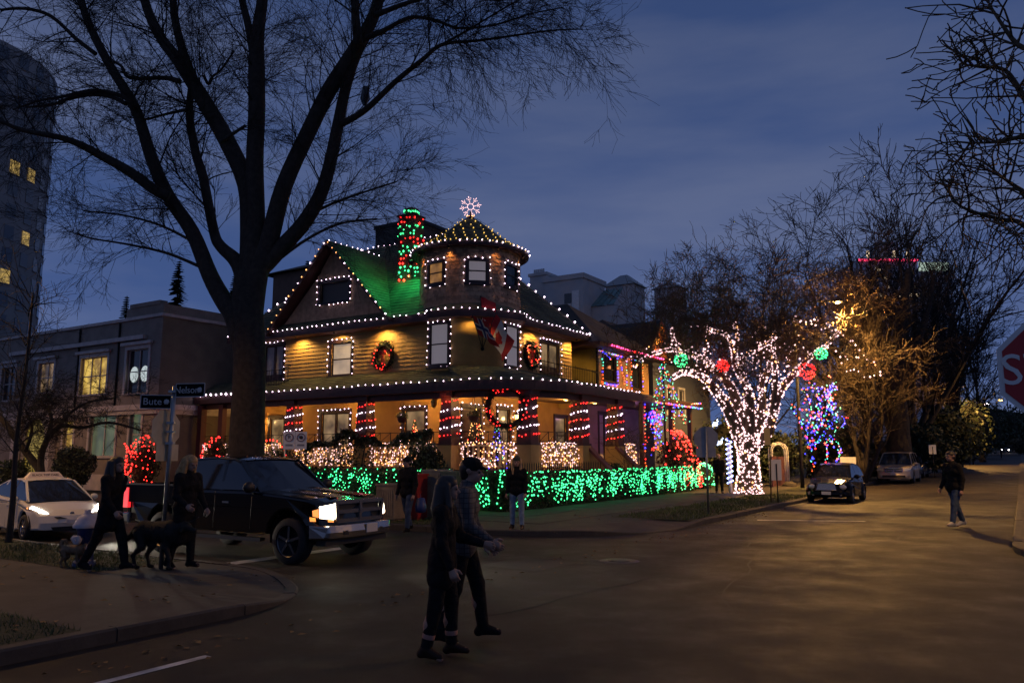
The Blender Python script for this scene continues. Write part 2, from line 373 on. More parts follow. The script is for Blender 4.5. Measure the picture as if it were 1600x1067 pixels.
def block(nm, edge, far, ramp):
    """raised pavement block: edge = kerb line (a,b), inside on its left; ramp(a,b) = 0..1 how far the kerb is lowered"""
    zk = [gz(a) + KH - (KH - .02) * ramp(a, b) for a, b in edge]
    i1 = offset_line(edge, .16); i2 = offset_line(edge, 1.5)
    k = MB(); k.strip([(p[0], p[1], gz(p[0]) - .02) for p in edge], [(p[0], p[1], z - .015) for p, z in zip(edge, zk)])
    e2 = offset_line(edge, .02); k.strip([(p[0], p[1], z - .015) for p, z in zip(edge, zk)], [(p[0], p[1], z) for p, z in zip(e2, zk)])
    k.strip([(p[0], p[1], z) for p, z in zip(e2, zk)], [(p[0], p[1], z) for p, z in zip(i1, zk)]); K_ = structure('kerb', k, M_KERB)
    E_ = np.array([(p[0], p[1], z) for p, z in zip(edge, zk)]); D = np.concatenate([[0], np.cumsum(np.linalg.norm(np.diff(E_[:, :2], axis=0), axis=1))]); gk = random.Random(len(edge)); q0 = 0.0
    while q0 < D[-1] - 2:      # kerb stones with open joints, where the photo is near enough to show them
        q1 = q0 + gk.uniform(1.35, 1.6); S_ = np.linspace(q0 + .008, q1 - .008, 6); pt = np.stack([np.interp(S_, D, E_[:, j]) for j in range(3)], 1); q0 = q1
        if math.hypot(*xy(pt[0][0], pt[0][1])) > 34 or xy(pt[0][0], pt[0][1])[1] < 2: continue
        L2 = [tuple(p[:2]) for p in pt]; dz = gk.uniform(.003, .012); oo = offset_line(L2, -.008 - gk.uniform(0, .005)); mi_ = offset_line(L2, .018); ii = offset_line(L2, .165); m = MB()
        ro = [[(p[0], p[1], gz(p[0]) - .01) for p in oo], [(p[0], p[1], z + dz - .02) for p, z in zip(oo, pt[:, 2])], [(p[0], p[1], z + dz) for p, z in zip(mi_, pt[:, 2])], [(p[0], p[1], z + dz) for p, z in zip(ii, pt[:, 2])], [(p[0], p[1], z - .03) for p, z in zip(ii, pt[:, 2])]]
        for u, v in zip(ro, ro[1:]): m.strip(u, v)
        for e in (0, -1): m.add([r[e] for r in ro], [(0,1,2,3,4)])
        st_ = structure('kerb_stone', m, M_KERB, K_)
    s = MB(); s.strip([(p[0], p[1], z - .003) for p, z in zip(i1, zk)], [(p[0], p[1], gz(p[0]) + KH - .003) for p in i2])
    s.add([(p[0], p[1], gz(p[0]) + KH - .003) for p in i2] + [(p[0], p[1], gz(p[0]) + KH - .003) for p in far], [tuple(range(len(i2) + len(far)))])
    return s
def bump01(x, c, w): return max(0.0, min(1.0, 1.6 - abs(x - c) / w * 1.6))
# near-left corner block
eA = [(-60, 7.9), (-30, 7.9)] + [(a, 7.9) for a in (-10, -4, 0, 2, 4, 5.2, 6.0)] + arc(6.2, 10.3, 2.4, -90, 0, 12) + [(8.6, b) for b in (11.4, 13, 16, 20, 30, 60, 200)]
sA = block('a', eA, [(-60, 200)], lambda a, b: bump01(math.hypot(a - 7.9, b - 8.6), 0, 1.7)); structure('sidewalk', sA, M_CONC)
# house block (far-left), flat as far as the rise begins, then following the rise
cB = 4.2
eB = [(36, 7.4), (33, 7.4), (29, 7.4), (25, 7.4), (22.5, 7.4), (21, 7.4)] + arc(15.5 + cB, 7.4 + cB, cB, -90, -180, 14) + [(15.5, b) for b in (13, 15, 18, 24, 36, 70, 300)]
eB.reverse()
sB = block('b', eB, [(36, 300)], lambda a, b: bump01(math.hypot(a - 18.6, b - 7.9), 0, 2.1))
slope = [36, 45, 60, 90, 130, 200, 320, 520]
sB.strip([(a, 7.56, gz(a) + KH - .003) for a in slope], [(a, 300, gz(a) + KH - .003) for a in slope]); structure('sidewalk', sB, M_CONC)
k = MB(); k.strip([(a, 7.4, gz(a) - .02) for a in slope], [(a, 7.4, gz(a) + KH) for a in slope]); k.strip([(a, 7.4, gz(a) + KH) for a in slope], [(a, 7.56, gz(a) + KH) for a in slope]); structure('kerb', k, M_KERB)
# far-right block and the corner at the viewer's right
cC = 3.5
eC = [(15.5, -200), (15.5, -40), (15.5, -10)] + arc(15.5 + cC, .3 - cC, cC, 180, 90, 10) + [(22, .3), (26, .3), (36, .3)]
eC.reverse()
sC = block('c', eC, [(36, -200)], lambda a, b: 0.0)
sC.strip([(a, -200, gz(a) + KH - .003) for a in slope], [(a, .14, gz(a) + KH - .003) for a in slope]); structure('sidewalk', sC, M_CONC)
k = MB(); k.strip([(a, .3, gz(a) + KH) for a in slope], [(a, .3, gz(a) - .02) for a in slope]); k.strip([(a, .14, gz(a) + KH) for a in slope], [(a, .3, gz(a) + KH) for a in slope]); structure('kerb', k, M_KERB)
eD = [(-60, .2), (-10, .2), (4, .2)] + arc(5, -2.8, 3.0, 90, 0, 8) + [(8, -6), (8, -60)]
eD.reverse(); sD = block('d', eD, [(-60, -60)], lambda a, b: 0.0); structure('sidewalk', sD, M_CONC)
# paving slabs of the walk round the house corner: recessed joints between them
slabs = bpy.data.objects.new('pavement', None); COL.objects.link(slabs); slabs['kind'] = 'structure'; ROOT['pavement'] = ('w', (0,0,0))
slab_me = None; rs = random.Random(2)
def slab_mesh():
    m = MB(); w = .745; m.add([(-w,-w,0),(w,-w,0),(w,w,0),(-w,w,0),(-w+.02,-w+.02,.012),(w-.02,-w+.02,.012),(w-.02,w-.02,.012),(-w+.02,w-.02,.012)],
        [(4,5,6,7),(0,1,5,4),(1,2,6,5),(2,3,7,6),(3,0,4,7)]); return mesh_of('slab', m, M_CONC)
SM = slab_mesh()
def slab(a, b):
    o = bpy.data.objects.new('slab', SM); COL.objects.link(o); o.parent = slabs; o['kind'] = 'structure'
    x, y = xy(a, b); o.location = (x, y, KH - .004 + rs.uniform(0, .006)); o.rotation_euler = (rs.uniform(-.003,.003), rs.uniform(-.003,.003), ROT_AB + rs.choice([0, math.pi/2]))
for i in range(12):
    for j in range(2): slab(18.3 + 1.5*i, 11.15 + 1.5*j)
for i in range(5): slab(18.3, 14.15 + 1.5*i)
# turf verges, yard soil and their grass
def turf(rect, z=KH):
    a0, a1, b0, b1 = rect; m = MB(); n = 6; aa = [a0 + (a1-a0)*i/n for i in range(n+1)]
    m.strip([(a, b0, gz(a) + z + .003) for a in aa], [(a, b1, gz(a) + z + .003) for a in aa]); structure('lawn', m, M_SOIL)
def blades(poly_in, rect, n, seed, hmin=.03, hmax=.075, w=.006):
    g = random.Random(seed); m = MB(); a0, a1, b0, b1 = rect
    for _ in range(n):
        a, b = g.uniform(a0, a1), g.uniform(b0, b1)
        if not poly_in(a, b): continue
        x, y = xy(a, b); z = gz(a) + KH; h = g.uniform(hmin, hmax) * (1 + .5 * math.sin(a*2.1) * math.sin(b*2.7)); t = g.uniform(0, 6.28); dx, dy = math.cos(t)*w, math.sin(t)*w; l = h * .7
        ex, ey = g.uniform(-l, l), g.uniform(-l, l)
        m.add([(x-dx, y-dy, z), (x+dx, y+dy, z), (x+ex, y+ey, z+h)], [(0,1,2)])
    return m
def grass(rects, label_seed):
    m = MB()
    for rect, n, kw in rects:
        q = blades(lambda a, b: True, rect, n, label_seed, **kw); m.add(q.v, q.f)
    o = bpy.data.objects.new('grass', mesh_of('grass', m, M_GRASS)); COL.objects.link(o); ROOT[o.name] = ('w', (0,0,0)); return o
NEAR1, NEAR2, FARV = (-6, 4.6, 8.1, 9.9), (6.9, 8.38, 11.9, 40), (20.6, 36, 7.62, 9.9)
turf(NEAR1); turf(NEAR2); turf(FARV); turf((36, 200, 7.62, 9.9)); turf((15.75, 17.3, 12.8, 90)); turf((20.3, 120, 13.2, 120))
for nm, rects, lab in (('grass', [(NEAR1, 9000, {}), ((6.9, 8.38, 11.9, 21), 6500, {})], 'short patchy grass on the verges of the near left corner'),
                       ('grass', [(FARV, 6000, dict(w=.012, hmax=.09)), ((15.75, 17.3, 12.8, 22), 2500, dict(w=.012))], 'mown grass verge under the lit tree beside the curb')):
    o = grass(rects, 3); _tag(o, lab, 'grass', kind='stuff')
# painted lines and a patched strip
def stripe(p, q, w, nm='road_marking', m=None, z=.004):
    p, q = np.array(p, float), np.array(q, float); d = (q - p) / np.linalg.norm(q - p); n = np.array([-d[1], d[0]]) * w / 2; s = MB()
    s.add([(*(p-n), z), (*(q-n), z), (*(q+n), z), (*(p+n), z)], [(0,1,2,3)]); structure(nm, s, m or M_PAINT)
stripe((9.0, 11.75), (12.2, 11.75), .32); stripe((23.4, 6.6), (24.6, 3.9), .2)
stripe((2.6, 6.6), (5.0, 6.62), .1)
M_PATCH = mat('asphalt_patch', (.021,.018,.016), .74, noise=(3,.3), bump=('noise', 110, .5, .01))
def patch(P, z=.004):
    s = MB(); s.add([(a, b, z) for a, b in P], [tuple(range(len(P)))]); structure('road_patch', s, M_PATCH)
patch([(11.3, 6.8), (12.6, 6.7), (12.7, 7.9), (11.4, 8.0)])
cr = MB(); g = random.Random(8)
for s0, d0, n in (((10, 3.2), (1, .12), 22), ((15, 6.8), (1, -.35), 16), ((9.4, 5.4), (.25, 1), 10), ((19, 2.4), (1, .05), 22), ((6.5, 5.9), (1, -.1), 10)):
    p = np.array(s0, float); d = np.array(d0); pts = [p]
    for i in range(n): p = p + d * .55 + np.array([g.gauss(0,.07), g.gauss(0,.09)]); pts.append(p)
    wv = [g.uniform(.006, .018) for _ in pts]; nn = np.array([-d[1], d[0]]) / np.linalg.norm(d)
    cr.strip([(*(q - nn*w), .006) for q, w in zip(pts, wv)], [(*(q + nn*w), .006) for q, w in zip(pts, wv)])
structure('road_marking', cr, mat('tar_crack_seal', (.012,.011,.010), .7))
# manhole lid in the crossing
mh = MB(); mh.lathe([(0,.008),(.33,.008),(.36,.003)], 28, (13.2, 6.2, 0)); mh.lathe([(.12,.012),(.2,.012),(.2,.008)], 28, (13.2, 6.2, 0)); solo('manhole_cover', mh, M_DARK, 'round iron manhole cover in the asphalt of the crossing', 'manhole cover', (13.2, 6.2))
lf = MB(); g = random.Random(4)
for _ in range(420):
    if g.random() < .5: a, b = g.uniform(0, 30), 7.25 - abs(g.gauss(0, .35))
    elif g.random() < .5: a, b = g.uniform(15.6, 30), g.uniform(8, 12.5)
    else: a, b = g.uniform(3, 9), g.uniform(8.5, 14)
    if a > 8.7 and a < 15.4 and b > 7.6: continue
    z = (KH if b > 7.9 else 0) + .012; x, y = xy(a, b); t = g.uniform(0, 6.28); s = g.uniform(.025, .055)
    lf.add([(x+s*math.cos(t), y+s*math.sin(t), z), (x-s*.6*math.sin(t), y+s*.6*math.cos(t), z+g.uniform(0,.02)), (x-s*math.cos(t), y-s*math.sin(t), z), (x+s*.6*math.sin(t), y-s*.6*math.cos(t), z+g.uniform(0,.02))], [(0,1,2,3)])
o = bpy.data.objects.new('fallen_leaves', mesh_of('fallen_leaves', lf, mat('fallen_leaf', (.16,.09,.03), .7, noise=(4,.5)))); COL.objects.link(o); _tag(o, 'brown fallen leaves scattered along the gutter and pavements', 'leaves', kind='stuff')
# ---------------------------------------------------------------- the decorated corner house
HX, HY = 26.6, 19.2                                     # turret axis
house = thing('corner_house', 'ochre corner house with round shingled turret, mossy roof and wraparound porch', 'house', (29, 24, 0))
def cyl(r, t): return HX + r*math.cos(R(t)), HY + r*math.sin(R(t))
TRIM2 = mat('dark_window_casing', (.03,.012,.012), .5)
LIT_PALE = glow_mat('window_pale_warm', (.34,.25,.19), (.72,.50,.32), .75, 1.1)
LIT_CURT = mat('drawn_curtain_lit', (.4,.38,.38), .8, emit=((.42,.36,.40), .28))
LIT_DIM = glow_mat('window_dim_warm', (.05,.032,.018), (.30,.19,.09), .9, 1.5)
LIT_AMBER = glow_mat('window_amber', (.12,.05,.012), (.42,.20,.05), .8, 2)
LIT_YEL = glow_mat('window_yellow', (.30,.17,.03), (.95,.62,.12), .8, 1.6)
LIT_GRN = glow_mat('window_greenish', (.03,.05,.032), (.09,.12,.06), .9, 1.2)
# a wall with real openings: o origin (a,b), t along, n outward; holes (s0,s1,z0,z1)
def wall(mb, o, t, n, s0, s1, z0, z1, holes=(), depth=.14, m=0, top=None):
    S = sorted({s0, s1, *[h[0] for h in holes], *[h[1] for h in holes]}); Z = sorted({z0, z1, *[h[2] for h in holes], *[h[3] for h in holes]})
    P = lambda s, z, d=0: (o[0] + t[0]*s + n[0]*d, o[1] + t[1]*s + n[1]*d, z)
    for i in range(len(S)-1):
        for j in range(len(Z)-1):
            c = ((S[i]+S[i+1])/2, (Z[j]+Z[j+1])/2)
            if any(h[0] < c[0] < h[1] and h[2] < c[1] < h[3] for h in holes): continue
            mb.add([P(S[i],Z[j]), P(S[i+1],Z[j]), P(S[i+1],Z[j+1]), P(S[i],Z[j+1])], [(0,1,2,3)], m)
    for h in holes:
        a, b, c, d = h; q = [(a,c),(b,c),(b,d),(a,d)]
        for k in range(4):
            u, v = q[k], q[(k+1)%4]; mb.add([P(*u), P(*v), P(*v,-depth), P(*u,-depth)], [(0,1,2,3)], m)
def boards(mb, o, t, n, s0, s1, z0, z1, holes=(), h=.165, d=.036, m=0):
    # lapped weatherboards: each course leans out at its foot, cut round the openings
    P = lambda s, z, q: (o[0] + t[0]*s + n[0]*q, o[1] + t[1]*s + n[1]*q, z); k = int((z1-z0)/h)
    for i in range(k):
        a, b = z0 + i*(z1-z0)/k, z0 + (i+1)*(z1-z0)/k; iv = [(s0, s1)]
        for hs in holes:
            if hs[2]-.08 < b and hs[3]+.14 > a: iv = [q for u, v in iv for q in ((u, min(v, hs[0]-.13)), (max(u, hs[1]+.13), v)) if q[1]-q[0] > .02]
        for u, v in iv: mb.add([P(u,a,d), P(v,a,d), P(v,b,.003), P(u,b,.003), P(u,a,.001), P(v,a,.001)], [(0,1,2,3), (4,5,1,0)], m)
def courses(mb, A0, A1, B0, B1, n, lift=.03, m=0):
    # shingle courses between a lower edge A0-A1 and an upper edge B0-B1
    A0, A1, B0, B1 = [np.array(p, float) for p in (A0, A1, B0, B1)]; nn = np.cross(A1-A0, (B0+B1)/2-(A0+A1)/2); nn /= np.linalg.norm(nn); nn = nn if nn[2] > 0 else -nn
    for i in range(n):
        f, g = i/n, (i+1.0)/n; p, q, r, s = A0+(B0-A0)*f, A1+(B1-A1)*f, A1+(B1-A1)*g, A0+(B0-A0)*g
        mb.add([p+nn*lift, q+nn*lift, r+nn*.004, s+nn*.004, p, q], [(0,1,2,3), (4,5,1,0)], m)
def window(parent, o, t, n, h, glass, casing=None, sash='double', w=.12, sill=True, depth=.1, curtain=None, mull=0, lab=None):
    """casing round an opening, pane set back, sash bars; returns the window part"""
    s0, s1, z0, z1 = h; casing = casing or TRIM2
    P = lambda s, z, d=0: (o[0] + t[0]*s + n[0]*d, o[1] + t[1]*s + n[1]*d, z)
    f = MB()
    def bx(a, b, c, d, e0, e1, mb=f, m=0):
        vs = [P(a,c,e0),P(b,c,e0),P(b,d,e0),P(a,d,e0),P(a,c,e1),P(b,c,e1),P(b,d,e1),P(a,d,e1)]
        mb.add(vs, [(0,3,2,1),(4,5,6,7),(0,1,5,4),(1,2,6,5),(2,3,7,6),(3,0,4,7)], m)
    bx(s0-w, s0, z0, z1, .002, .05); bx(s1, s1+w, z0, z1, .002, .05); bx(s0-w, s1+w, z1, z1+w*1.2, .002, .06)
    F = part('window', f, casing, parent, label=lab)
    p = MB(); p.add([P(s0,z0,-depth),P(s1,z0,-depth),P(s1,z1,-depth),P(s0,z1,-depth)], [(0,1,2,3)]); part('pane', p, glass, F)
    b = MB(); e0, e1 = -depth + .008, -depth + .05; k = .045
    bx(s0+.003, s0+k, z0+.003, z1-.003, e0, e1, b); bx(s1-k, s1-.003, z0+.003, z1-.003, e0, e1, b); bx(s0+k, s1-k, z0+.003, z0+k+.01, e0, e1, b); bx(s0+k, s1-k, z1-k, z1-.003, e0, e1, b)
    zm = (z0+z1)/2
    if sash == 'double': bx(s0+k, s1-k, zm-.025, zm+.025, e0, e1+.006, b)
    if sash in ('french', 'pair'):
        c = (s0+s1)/2; bx(c-.07, c+.07, z0+.004, z1-.004, e0, e1+.005, b)
        if sash == 'french': bx(s0+k, s1-k, z0+.06, z0+.28, e0, e1, b)
    for i in range(mull):
        c = s0 + (s1-s0)*(i+1)/(mull+1); bx(c-.035, c+.035, z0+.004, z1-.004, e0, e1+.006, b)
    part('sash', b, casing, F)
    if sill: q = MB(); bx(s0-w-.03, s1+w+.03, z0-.07, z0, .002, .11, q); part('sill', q, casing, F)
    return F
TL, NL = (0, 1), (-1, 0)     # wall facing the left street: s = b
TR, NR = (1, 0), (0, -1)     # wall facing the right street: s = a
# openings
upL = [(28.75, 30.05, 5.3, 6.95), (24.42, 25.62, 5.32, 6.75)]
upR = [(29.75, 31.35, 5.5, 6.8)]
loL = [(25.7, 27.45, 1.45, 3.75), (21.3, 22.4, 2.0, 3.75), (30.0, 31.0, 1.35, 3.6)]
loR = [(24.9, 26.1, 1.35, 3.7), (27.4, 28.3, 1.35, 3.75), (29.0, 29.9, 1.9, 3.6), (32.2, 33.3, 1.9, 3.6)]
w_up, w_lo = MB(), MB()
wall(w_up, (25, 0), TL, NL, 19.2, 31.3, 5.15, 7.5, upL); wall(w_up, (0, 17.6), TR, NR, 26.6, 32.6, 5.15, 7.5, upR)
w_up.add([(25,31.3,5.15),(32.6,31.3,5.15),(32.6,31.3,7.5),(25,31.3,7.5)], [(0,1,2,3)]); w_up.add([(32.6,17.6,4.0),(32.6,31.3,4.0),(32.6,31.3,7.5),(32.6,17.6,7.5)], [(0,1,2,3)])
boards(w_up, (25,0), TL, NL, 19.3, 31.3, 5.16, 7.16, upL); boards(w_up, (0,17.6), TR, NR, 26.7, 32.6, 5.16, 7.16, upR); part('upper_wall', w_up, M_SID, house)
wall(w_lo, (26.3, 0), TL, NL, 19.0, 33.6, 1.2, 4.75, loL); wall(w_lo, (0, 18.3), TR, NR, 24.4, 34.0, 1.2, 4.75, loR)
w_lo.add([(26.3,19.0,1.2),(24.4,18.3,1.2),(24.4,18.3,4.75),(26.3,19.0,4.75)], [(0,1,2,3)])
part('lower_wall', w_lo, M_SIDP, house)
bay = MB(); K = 36
bay.lathe([q for i in range(14) for q in ((2.109, 5.15+.165*i), (2.078, 5.15+.165*i+.163))], K, (HX, HY, 0), 0, True, R(170), R(280)); part('bay_wall', bay, M_SID, house)
# bay and turret windows: curved, proud of the wall
def round_window(parent, r, tc_, half, z0, z1, glass, lab=None):
    f = MB(); n = 4; w = 3.2
    def ring(t0, t1, z0, z1, r0, r1, mb):
        A = [cyl(r1, t0 + (t1-t0)*i/n) for i in range(n+1)]; B = [cyl(r0, t0 + (t1-t0)*i/n) for i in range(n+1)]
        mb.strip([(*p, z0) for p in A], [(*p, z1) for p in A]); mb.strip([(*p, z1) for p in A], [(*p, z1) for p in B]); mb.strip([(*p, z0) for p in B], [(*p, z0) for p in A])
        for i in (0, n): mb.add([(*A[i], z0), (*B[i], z0), (*B[i], z1), (*A[i], z1)], [(0,1,2,3)])
    ring(tc_-half-w, tc_-half, z0-.12, z1+.12, r, r+.07, f); ring(tc_+half, tc_+half+w, z0-.12, z1+.12, r, r+.07, f)
    ring(tc_-half, tc_+half, z1, z1+.14, r, r+.072, f); ring(tc_-half-w-1, tc_+half+w+1, z0-.19, z0-.12, r, r+.13, f); ring(tc_-half, tc_+half, z0-.12, z0, r, r+.068, f)
    F = part('window', f, TRIM2, parent, label=lab)
    p = MB(); ring(tc_-half, tc_+half, z0, z1, r-.01, r+.012, p); part('pane', p, glass, F)
    s = MB(); zm = (z0+z1)/2; ring(tc_-half, tc_+half, zm-.025, zm+.025, r, r+.035, s); ring(tc_-half, tc_-half+1.0, z0, z1, r, r+.03, s); ring(tc_+half-1.0, tc_+half, z0, z1, r, r+.03, s); part('sash', s, TRIM2, F)
    return F
CAMDIR = math.degrees(math.atan2(to_ab(-xy(HX,HY)[0], -xy(HX,HY)[1])[1], to_ab(-xy(HX,HY)[0], -xy(HX,HY)[1])[0])) % 360
for off, hw in ((-35, 11.5), (56, 12)): round_window(house, 2.1, CAMDIR + off, hw, 5.42, 6.98, LIT_CURT)
turret = MB(); turret.lathe([(2.22, 7.62), (2.16, 7.9), (2.1, 8.25), (2.1, 10.15)], 48, (HX, HY, 0)); part('turret_wall', turret, M_SCAL, house)
shg = MB(); gs_ = random.Random(17)
for row in range(14):
    z = 7.94 + row*.158; r0 = 2.16 if z < 8.0 else 2.13 if z < 8.2 else 2.11
    for k in range(60):
        t = 6.0*(k + .5*(row % 2)) + 150; w = 2.85; d = .022 + gs_.uniform(0, .012); P3 = lambda tt, zz, rr: (*cyl(rr, tt), zz)
        if t > 400: continue
        if any(abs((t - CAMDIR - off + 180) % 360 - 180) < 14.5 for off in (-41, 8, 54)) and 8.4 < z < 9.66: continue
        b_ = [P3(t-w, z+.16, r0+.004), P3(t-w, z+.05, r0+d), P3(t-w*.55, z, r0+d+.006), P3(t+w*.55, z, r0+d+.006), P3(t+w, z+.05, r0+d), P3(t+w, z+.16, r0+.004)]; u_ = [P3(t-w*.55, z, r0), P3(t+w*.55, z, r0), P3(t-w, z+.05, r0), P3(t+w, z+.05, r0)]
        shg.add(b_ + u_, [(0,1,2,3,4,5), (2,6,7,3), (1,8,6,2), (3,7,9,4)], gs_.randrange(3))
part('shingles', shg, [M_SCAL, mat('scalloped_shingle_light', (.43,.29,.18), .8, noise=(5,.2)), mat('scalloped_shingle_dark', (.27,.18,.115), .8, noise=(5,.2))], house, kind='stuff')
sk = MB(); sk.lathe([(1.8, 7.63), (2.24, 7.63), (2.24, 7.70), (2.2, 7.72)], 48, (HX, HY, 0)); part('turret_skirt', sk, M_TRIM, house)
for off, gl in ((-41, LIT_AMBER), (8, LIT_CURT), (54, M_GLASS)): round_window(house, 2.1, CAMDIR + off, 10, 8.72, 9.5, gl)
tr = MB(); tr.lathe([(2.1, 10.12), (2.5, 10.12)], 48, (HX, HY, 0), 1); tr.lathe([(2.5, 10.1), (2.52, 10.2), (2.5, 10.24)], 48, (HX, HY, 0), 1)
tprof = [(2.5, 10.24), (2.1, 10.43), (1.6, 10.78), (1.05, 11.22), (.55, 11.62), (.26, 11.84), (0, 11.9)]
tr.lathe(tprof, 48, (HX, HY, 0), 0); part('turret_roof', tr, [M_ROOF, M_TRIM], house)
fin = MB(); fin.lathe([(.2,11.8),(.16,11.95),(.05,12.0),(.03,12.2),(0,12.2)], 12, (HX,HY,0)); part('finial', fin, M_DARK, house)
# main hip roof, eave z 7.4, ridge z 12.15
EA0, EA1, EB0, EB1, EZ, RZ, RA = 24.3, 33.3, 16.9, 32.0, 7.45, 12.15, 28.8
def eave_round(d=0, n=10):   # the eave follows the round bay at the corner
    return [(EA0 - d, EB1 + d), (EA0 - d, HY + .3)] + [cyl(2.75 + d, 178 + 94*i/n) for i in range(n+1)] + [(HX + .6, EB0 - d), (EA1 + d, EB0 - d)]
er = eave_round()
rf = MB(); ridge0, ridge1 = (RA, 21.4, RZ), (RA, 27.5, RZ)
# left slope, right slope, end and rear slopes
rf.add([(EA0,EB1,EZ),(EA0,HY+.3,EZ),(26.0,18.6,EZ+1.2),ridge0,ridge1], [(0,1,2,3,4)], 0)
for (p, q) in zip(er[1:7], er[2:8]): rf.add([(*p,EZ),(*q,EZ),(26.0,18.6,EZ+1.2)], [(0,1,2)], 0)
for (p, q) in zip(er[7:12], er[8:13]): rf.add([(*p,EZ),(*q,EZ),(26.0,18.6,EZ+1.2)], [(0,1,2)], 0)
rf.add([(HX+.6,EB0,EZ),(EA1,EB0,EZ),ridge0,(26.0,18.6,EZ+1.2)], [(0,1,2,3)], 0)
rf.add([er[12]+(EZ,),(HX+.6,EB0,EZ),(26.0,18.6,EZ+1.2)], [(0,1,2)], 0)
rf.add([(EA1,EB0,EZ),(EA1,EB1,EZ),ridge1,ridge0], [(0,1,2,3)], 0); rf.add([(EA1,EB1,EZ),(EA0,EB1,EZ),ridge1], [(0,1,2)], 0)
courses(rf, (EA0,EB1,EZ), (EA0,HY+.3,EZ), ridge1, ridge0, 30); courses(rf, (HX+.6,EB0,EZ), (EA1,EB0,EZ), ridge0, ridge0, 30); part('roof', rf, M_ROOF, house)
fa = MB(); full = er + [(EA1, EB1)]
fa.strip([(*p, EZ-.28) for p in full], [(*p, EZ-.004) for p in full])
inner = [(25.02, EB1), (25.02, HY+.3)] + [cyl(2.12, 178 + 94*i/10) for i in range(11)] + [(HX+.6, 17.58), (EA1, 17.58), (EA1,EB1)]
fa.strip([(*p, EZ-.281) for p in inner], [(*p, EZ-.281) for p in full], 1); part('eave', fa, [M_TRIM, mat('soffit_board', (.12,.05,.03), .7, noise=(3,.2))], house)
# front gable towards the left street
GB0, GB1, GP, GA, GZ = 21.75, 28.75, 25.25, 24.55, 11.15
gr = MB(); ga_top = EA0 + (GZ-EZ)/((RZ-EZ)/(RA-EA0))
def gab(b, dz=0, a=GA): return (a, b, EZ + (GZ-EZ)*(1-abs(b-GP)/(GP-GB0)) + dz)
for s in (GB0-.25, GB1+.25):
    zb = EZ - .16
    gr.add([(24.1, s, zb+.12), (24.1, GP, GZ+.12), (ga_top+.1, GP, GZ+.12), (EA0+.05, s, zb+.12)], [(0,1,2,3)], 0)
    gr.add([(24.1, s, zb-.02), (24.1, GP, GZ-.04), (24.1, GP, GZ+.12), (24.1, s, zb+.12)], [(0,1,2,3)], 1)
    gr.add([(24.1, s, zb-.02), (24.1, GP, GZ-.04), (24.9, GP, GZ-.04), (24.9, s, zb-.02)], [(0,1,2,3)], 1)
for s in (GB0-.25, GB1+.25): courses(gr, (24.1, s, EZ-.03), (EA0+.05, s, EZ-.03), (24.1, GP, GZ+.13), (ga_top+.1, GP, GZ+.13), 26)
part('gable_roof', gr, [M_ROOF, M_TRIM], house)
gw = MB(); wall(gw, (24.62,0), TL, NL, 24.3, 26.05, 8.55, 9.45, [(24.3, 26.05, 8.55, 9.45)])
gw.add([(24.62,GB0+.1,7.3),(24.62,24.3,7.3),(24.62,24.3,8.55+1.4),(24.62,GB0+.1,EZ+.1)], [(0,1,2,3)])
gw.add([(24.62,26.05,7.3),(24.62,GB1-.1,7.3),(24.62,GB1-.1,EZ+.1),(24.62,26.05,10.0)], [(0,1,2,3)])
gw.add([(24.62,24.3,7.3),(24.62,26.05,7.3),(24.62,26.05,8.55),(24.62,24.3,8.55)], [(0,1,2,3)])
gw.add([(24.62,24.3,9.45),(24.62,26.05,9.45),(24.62,26.05,10.1),(24.62,GP,GZ-.05),(24.62,24.3,10.05)], [(0,1,2,3,4)])
part('gable_wall', gw, M_SCAL, house)
window(house, (24.62,0), TL, NL, (24.3, 26.05, 8.55, 9.45), mat('blind_dim', (.10,.085,.075), .6), sash='none', w=.14)
for h, g, s in ((upL[0], M_CURT, 'french'), (upL[1], LIT_PALE, 'double')): window(house, (25,0), TL, NL, h, g, sash=s, w=.14)
window(house, (0,17.6), TR, NR, upR[0], LIT_DIM, sash='french', w=.12)
window(house, (26.3,0), TL, NL, loL[0], LIT_DIM, sash='french', w=.16); window(house, (26.3,0), TL, NL, loL[1], LIT_DIM, sash='double', w=.16)
window(house, (26.3,0), TL, NL, loL[2], LIT_DIM, sash='none', w=.14, sill=False)
window(house, (0,18.3), TR, NR, loR[0], LIT_AMBER, sash='double'); window(house, (0,18.3), TR, NR, loR[1], LIT_DIM, sash='none', sill=False)
window(house, (0,18.3), TR, NR, loR[2], LIT_DIM); window(house, (0,18.3), TR, NR, loR[3], LIT_DIM)
# front door behind the wreath
dr = MB(); dr.box(25.02, 25.98, 18.34, 18.42, 1.36, 3.6); part('front_door', dr, M_TRIM, house)
# chimney
ch = MB(); ch.box(26.22, 27.02, 22.12, 22.92, 8.6, 12.45); ch.box(26.16, 27.08, 22.06, 22.98, 12.45, 12.55); ch.box(26.4, 26.85, 22.3, 22.75, 12.55, 12.9)
part('chimney', ch, mat('sooty_brick', (.10,.045,.035), .85, noise=(4,.3), bump=('brick', 3, 1, .03)), house)
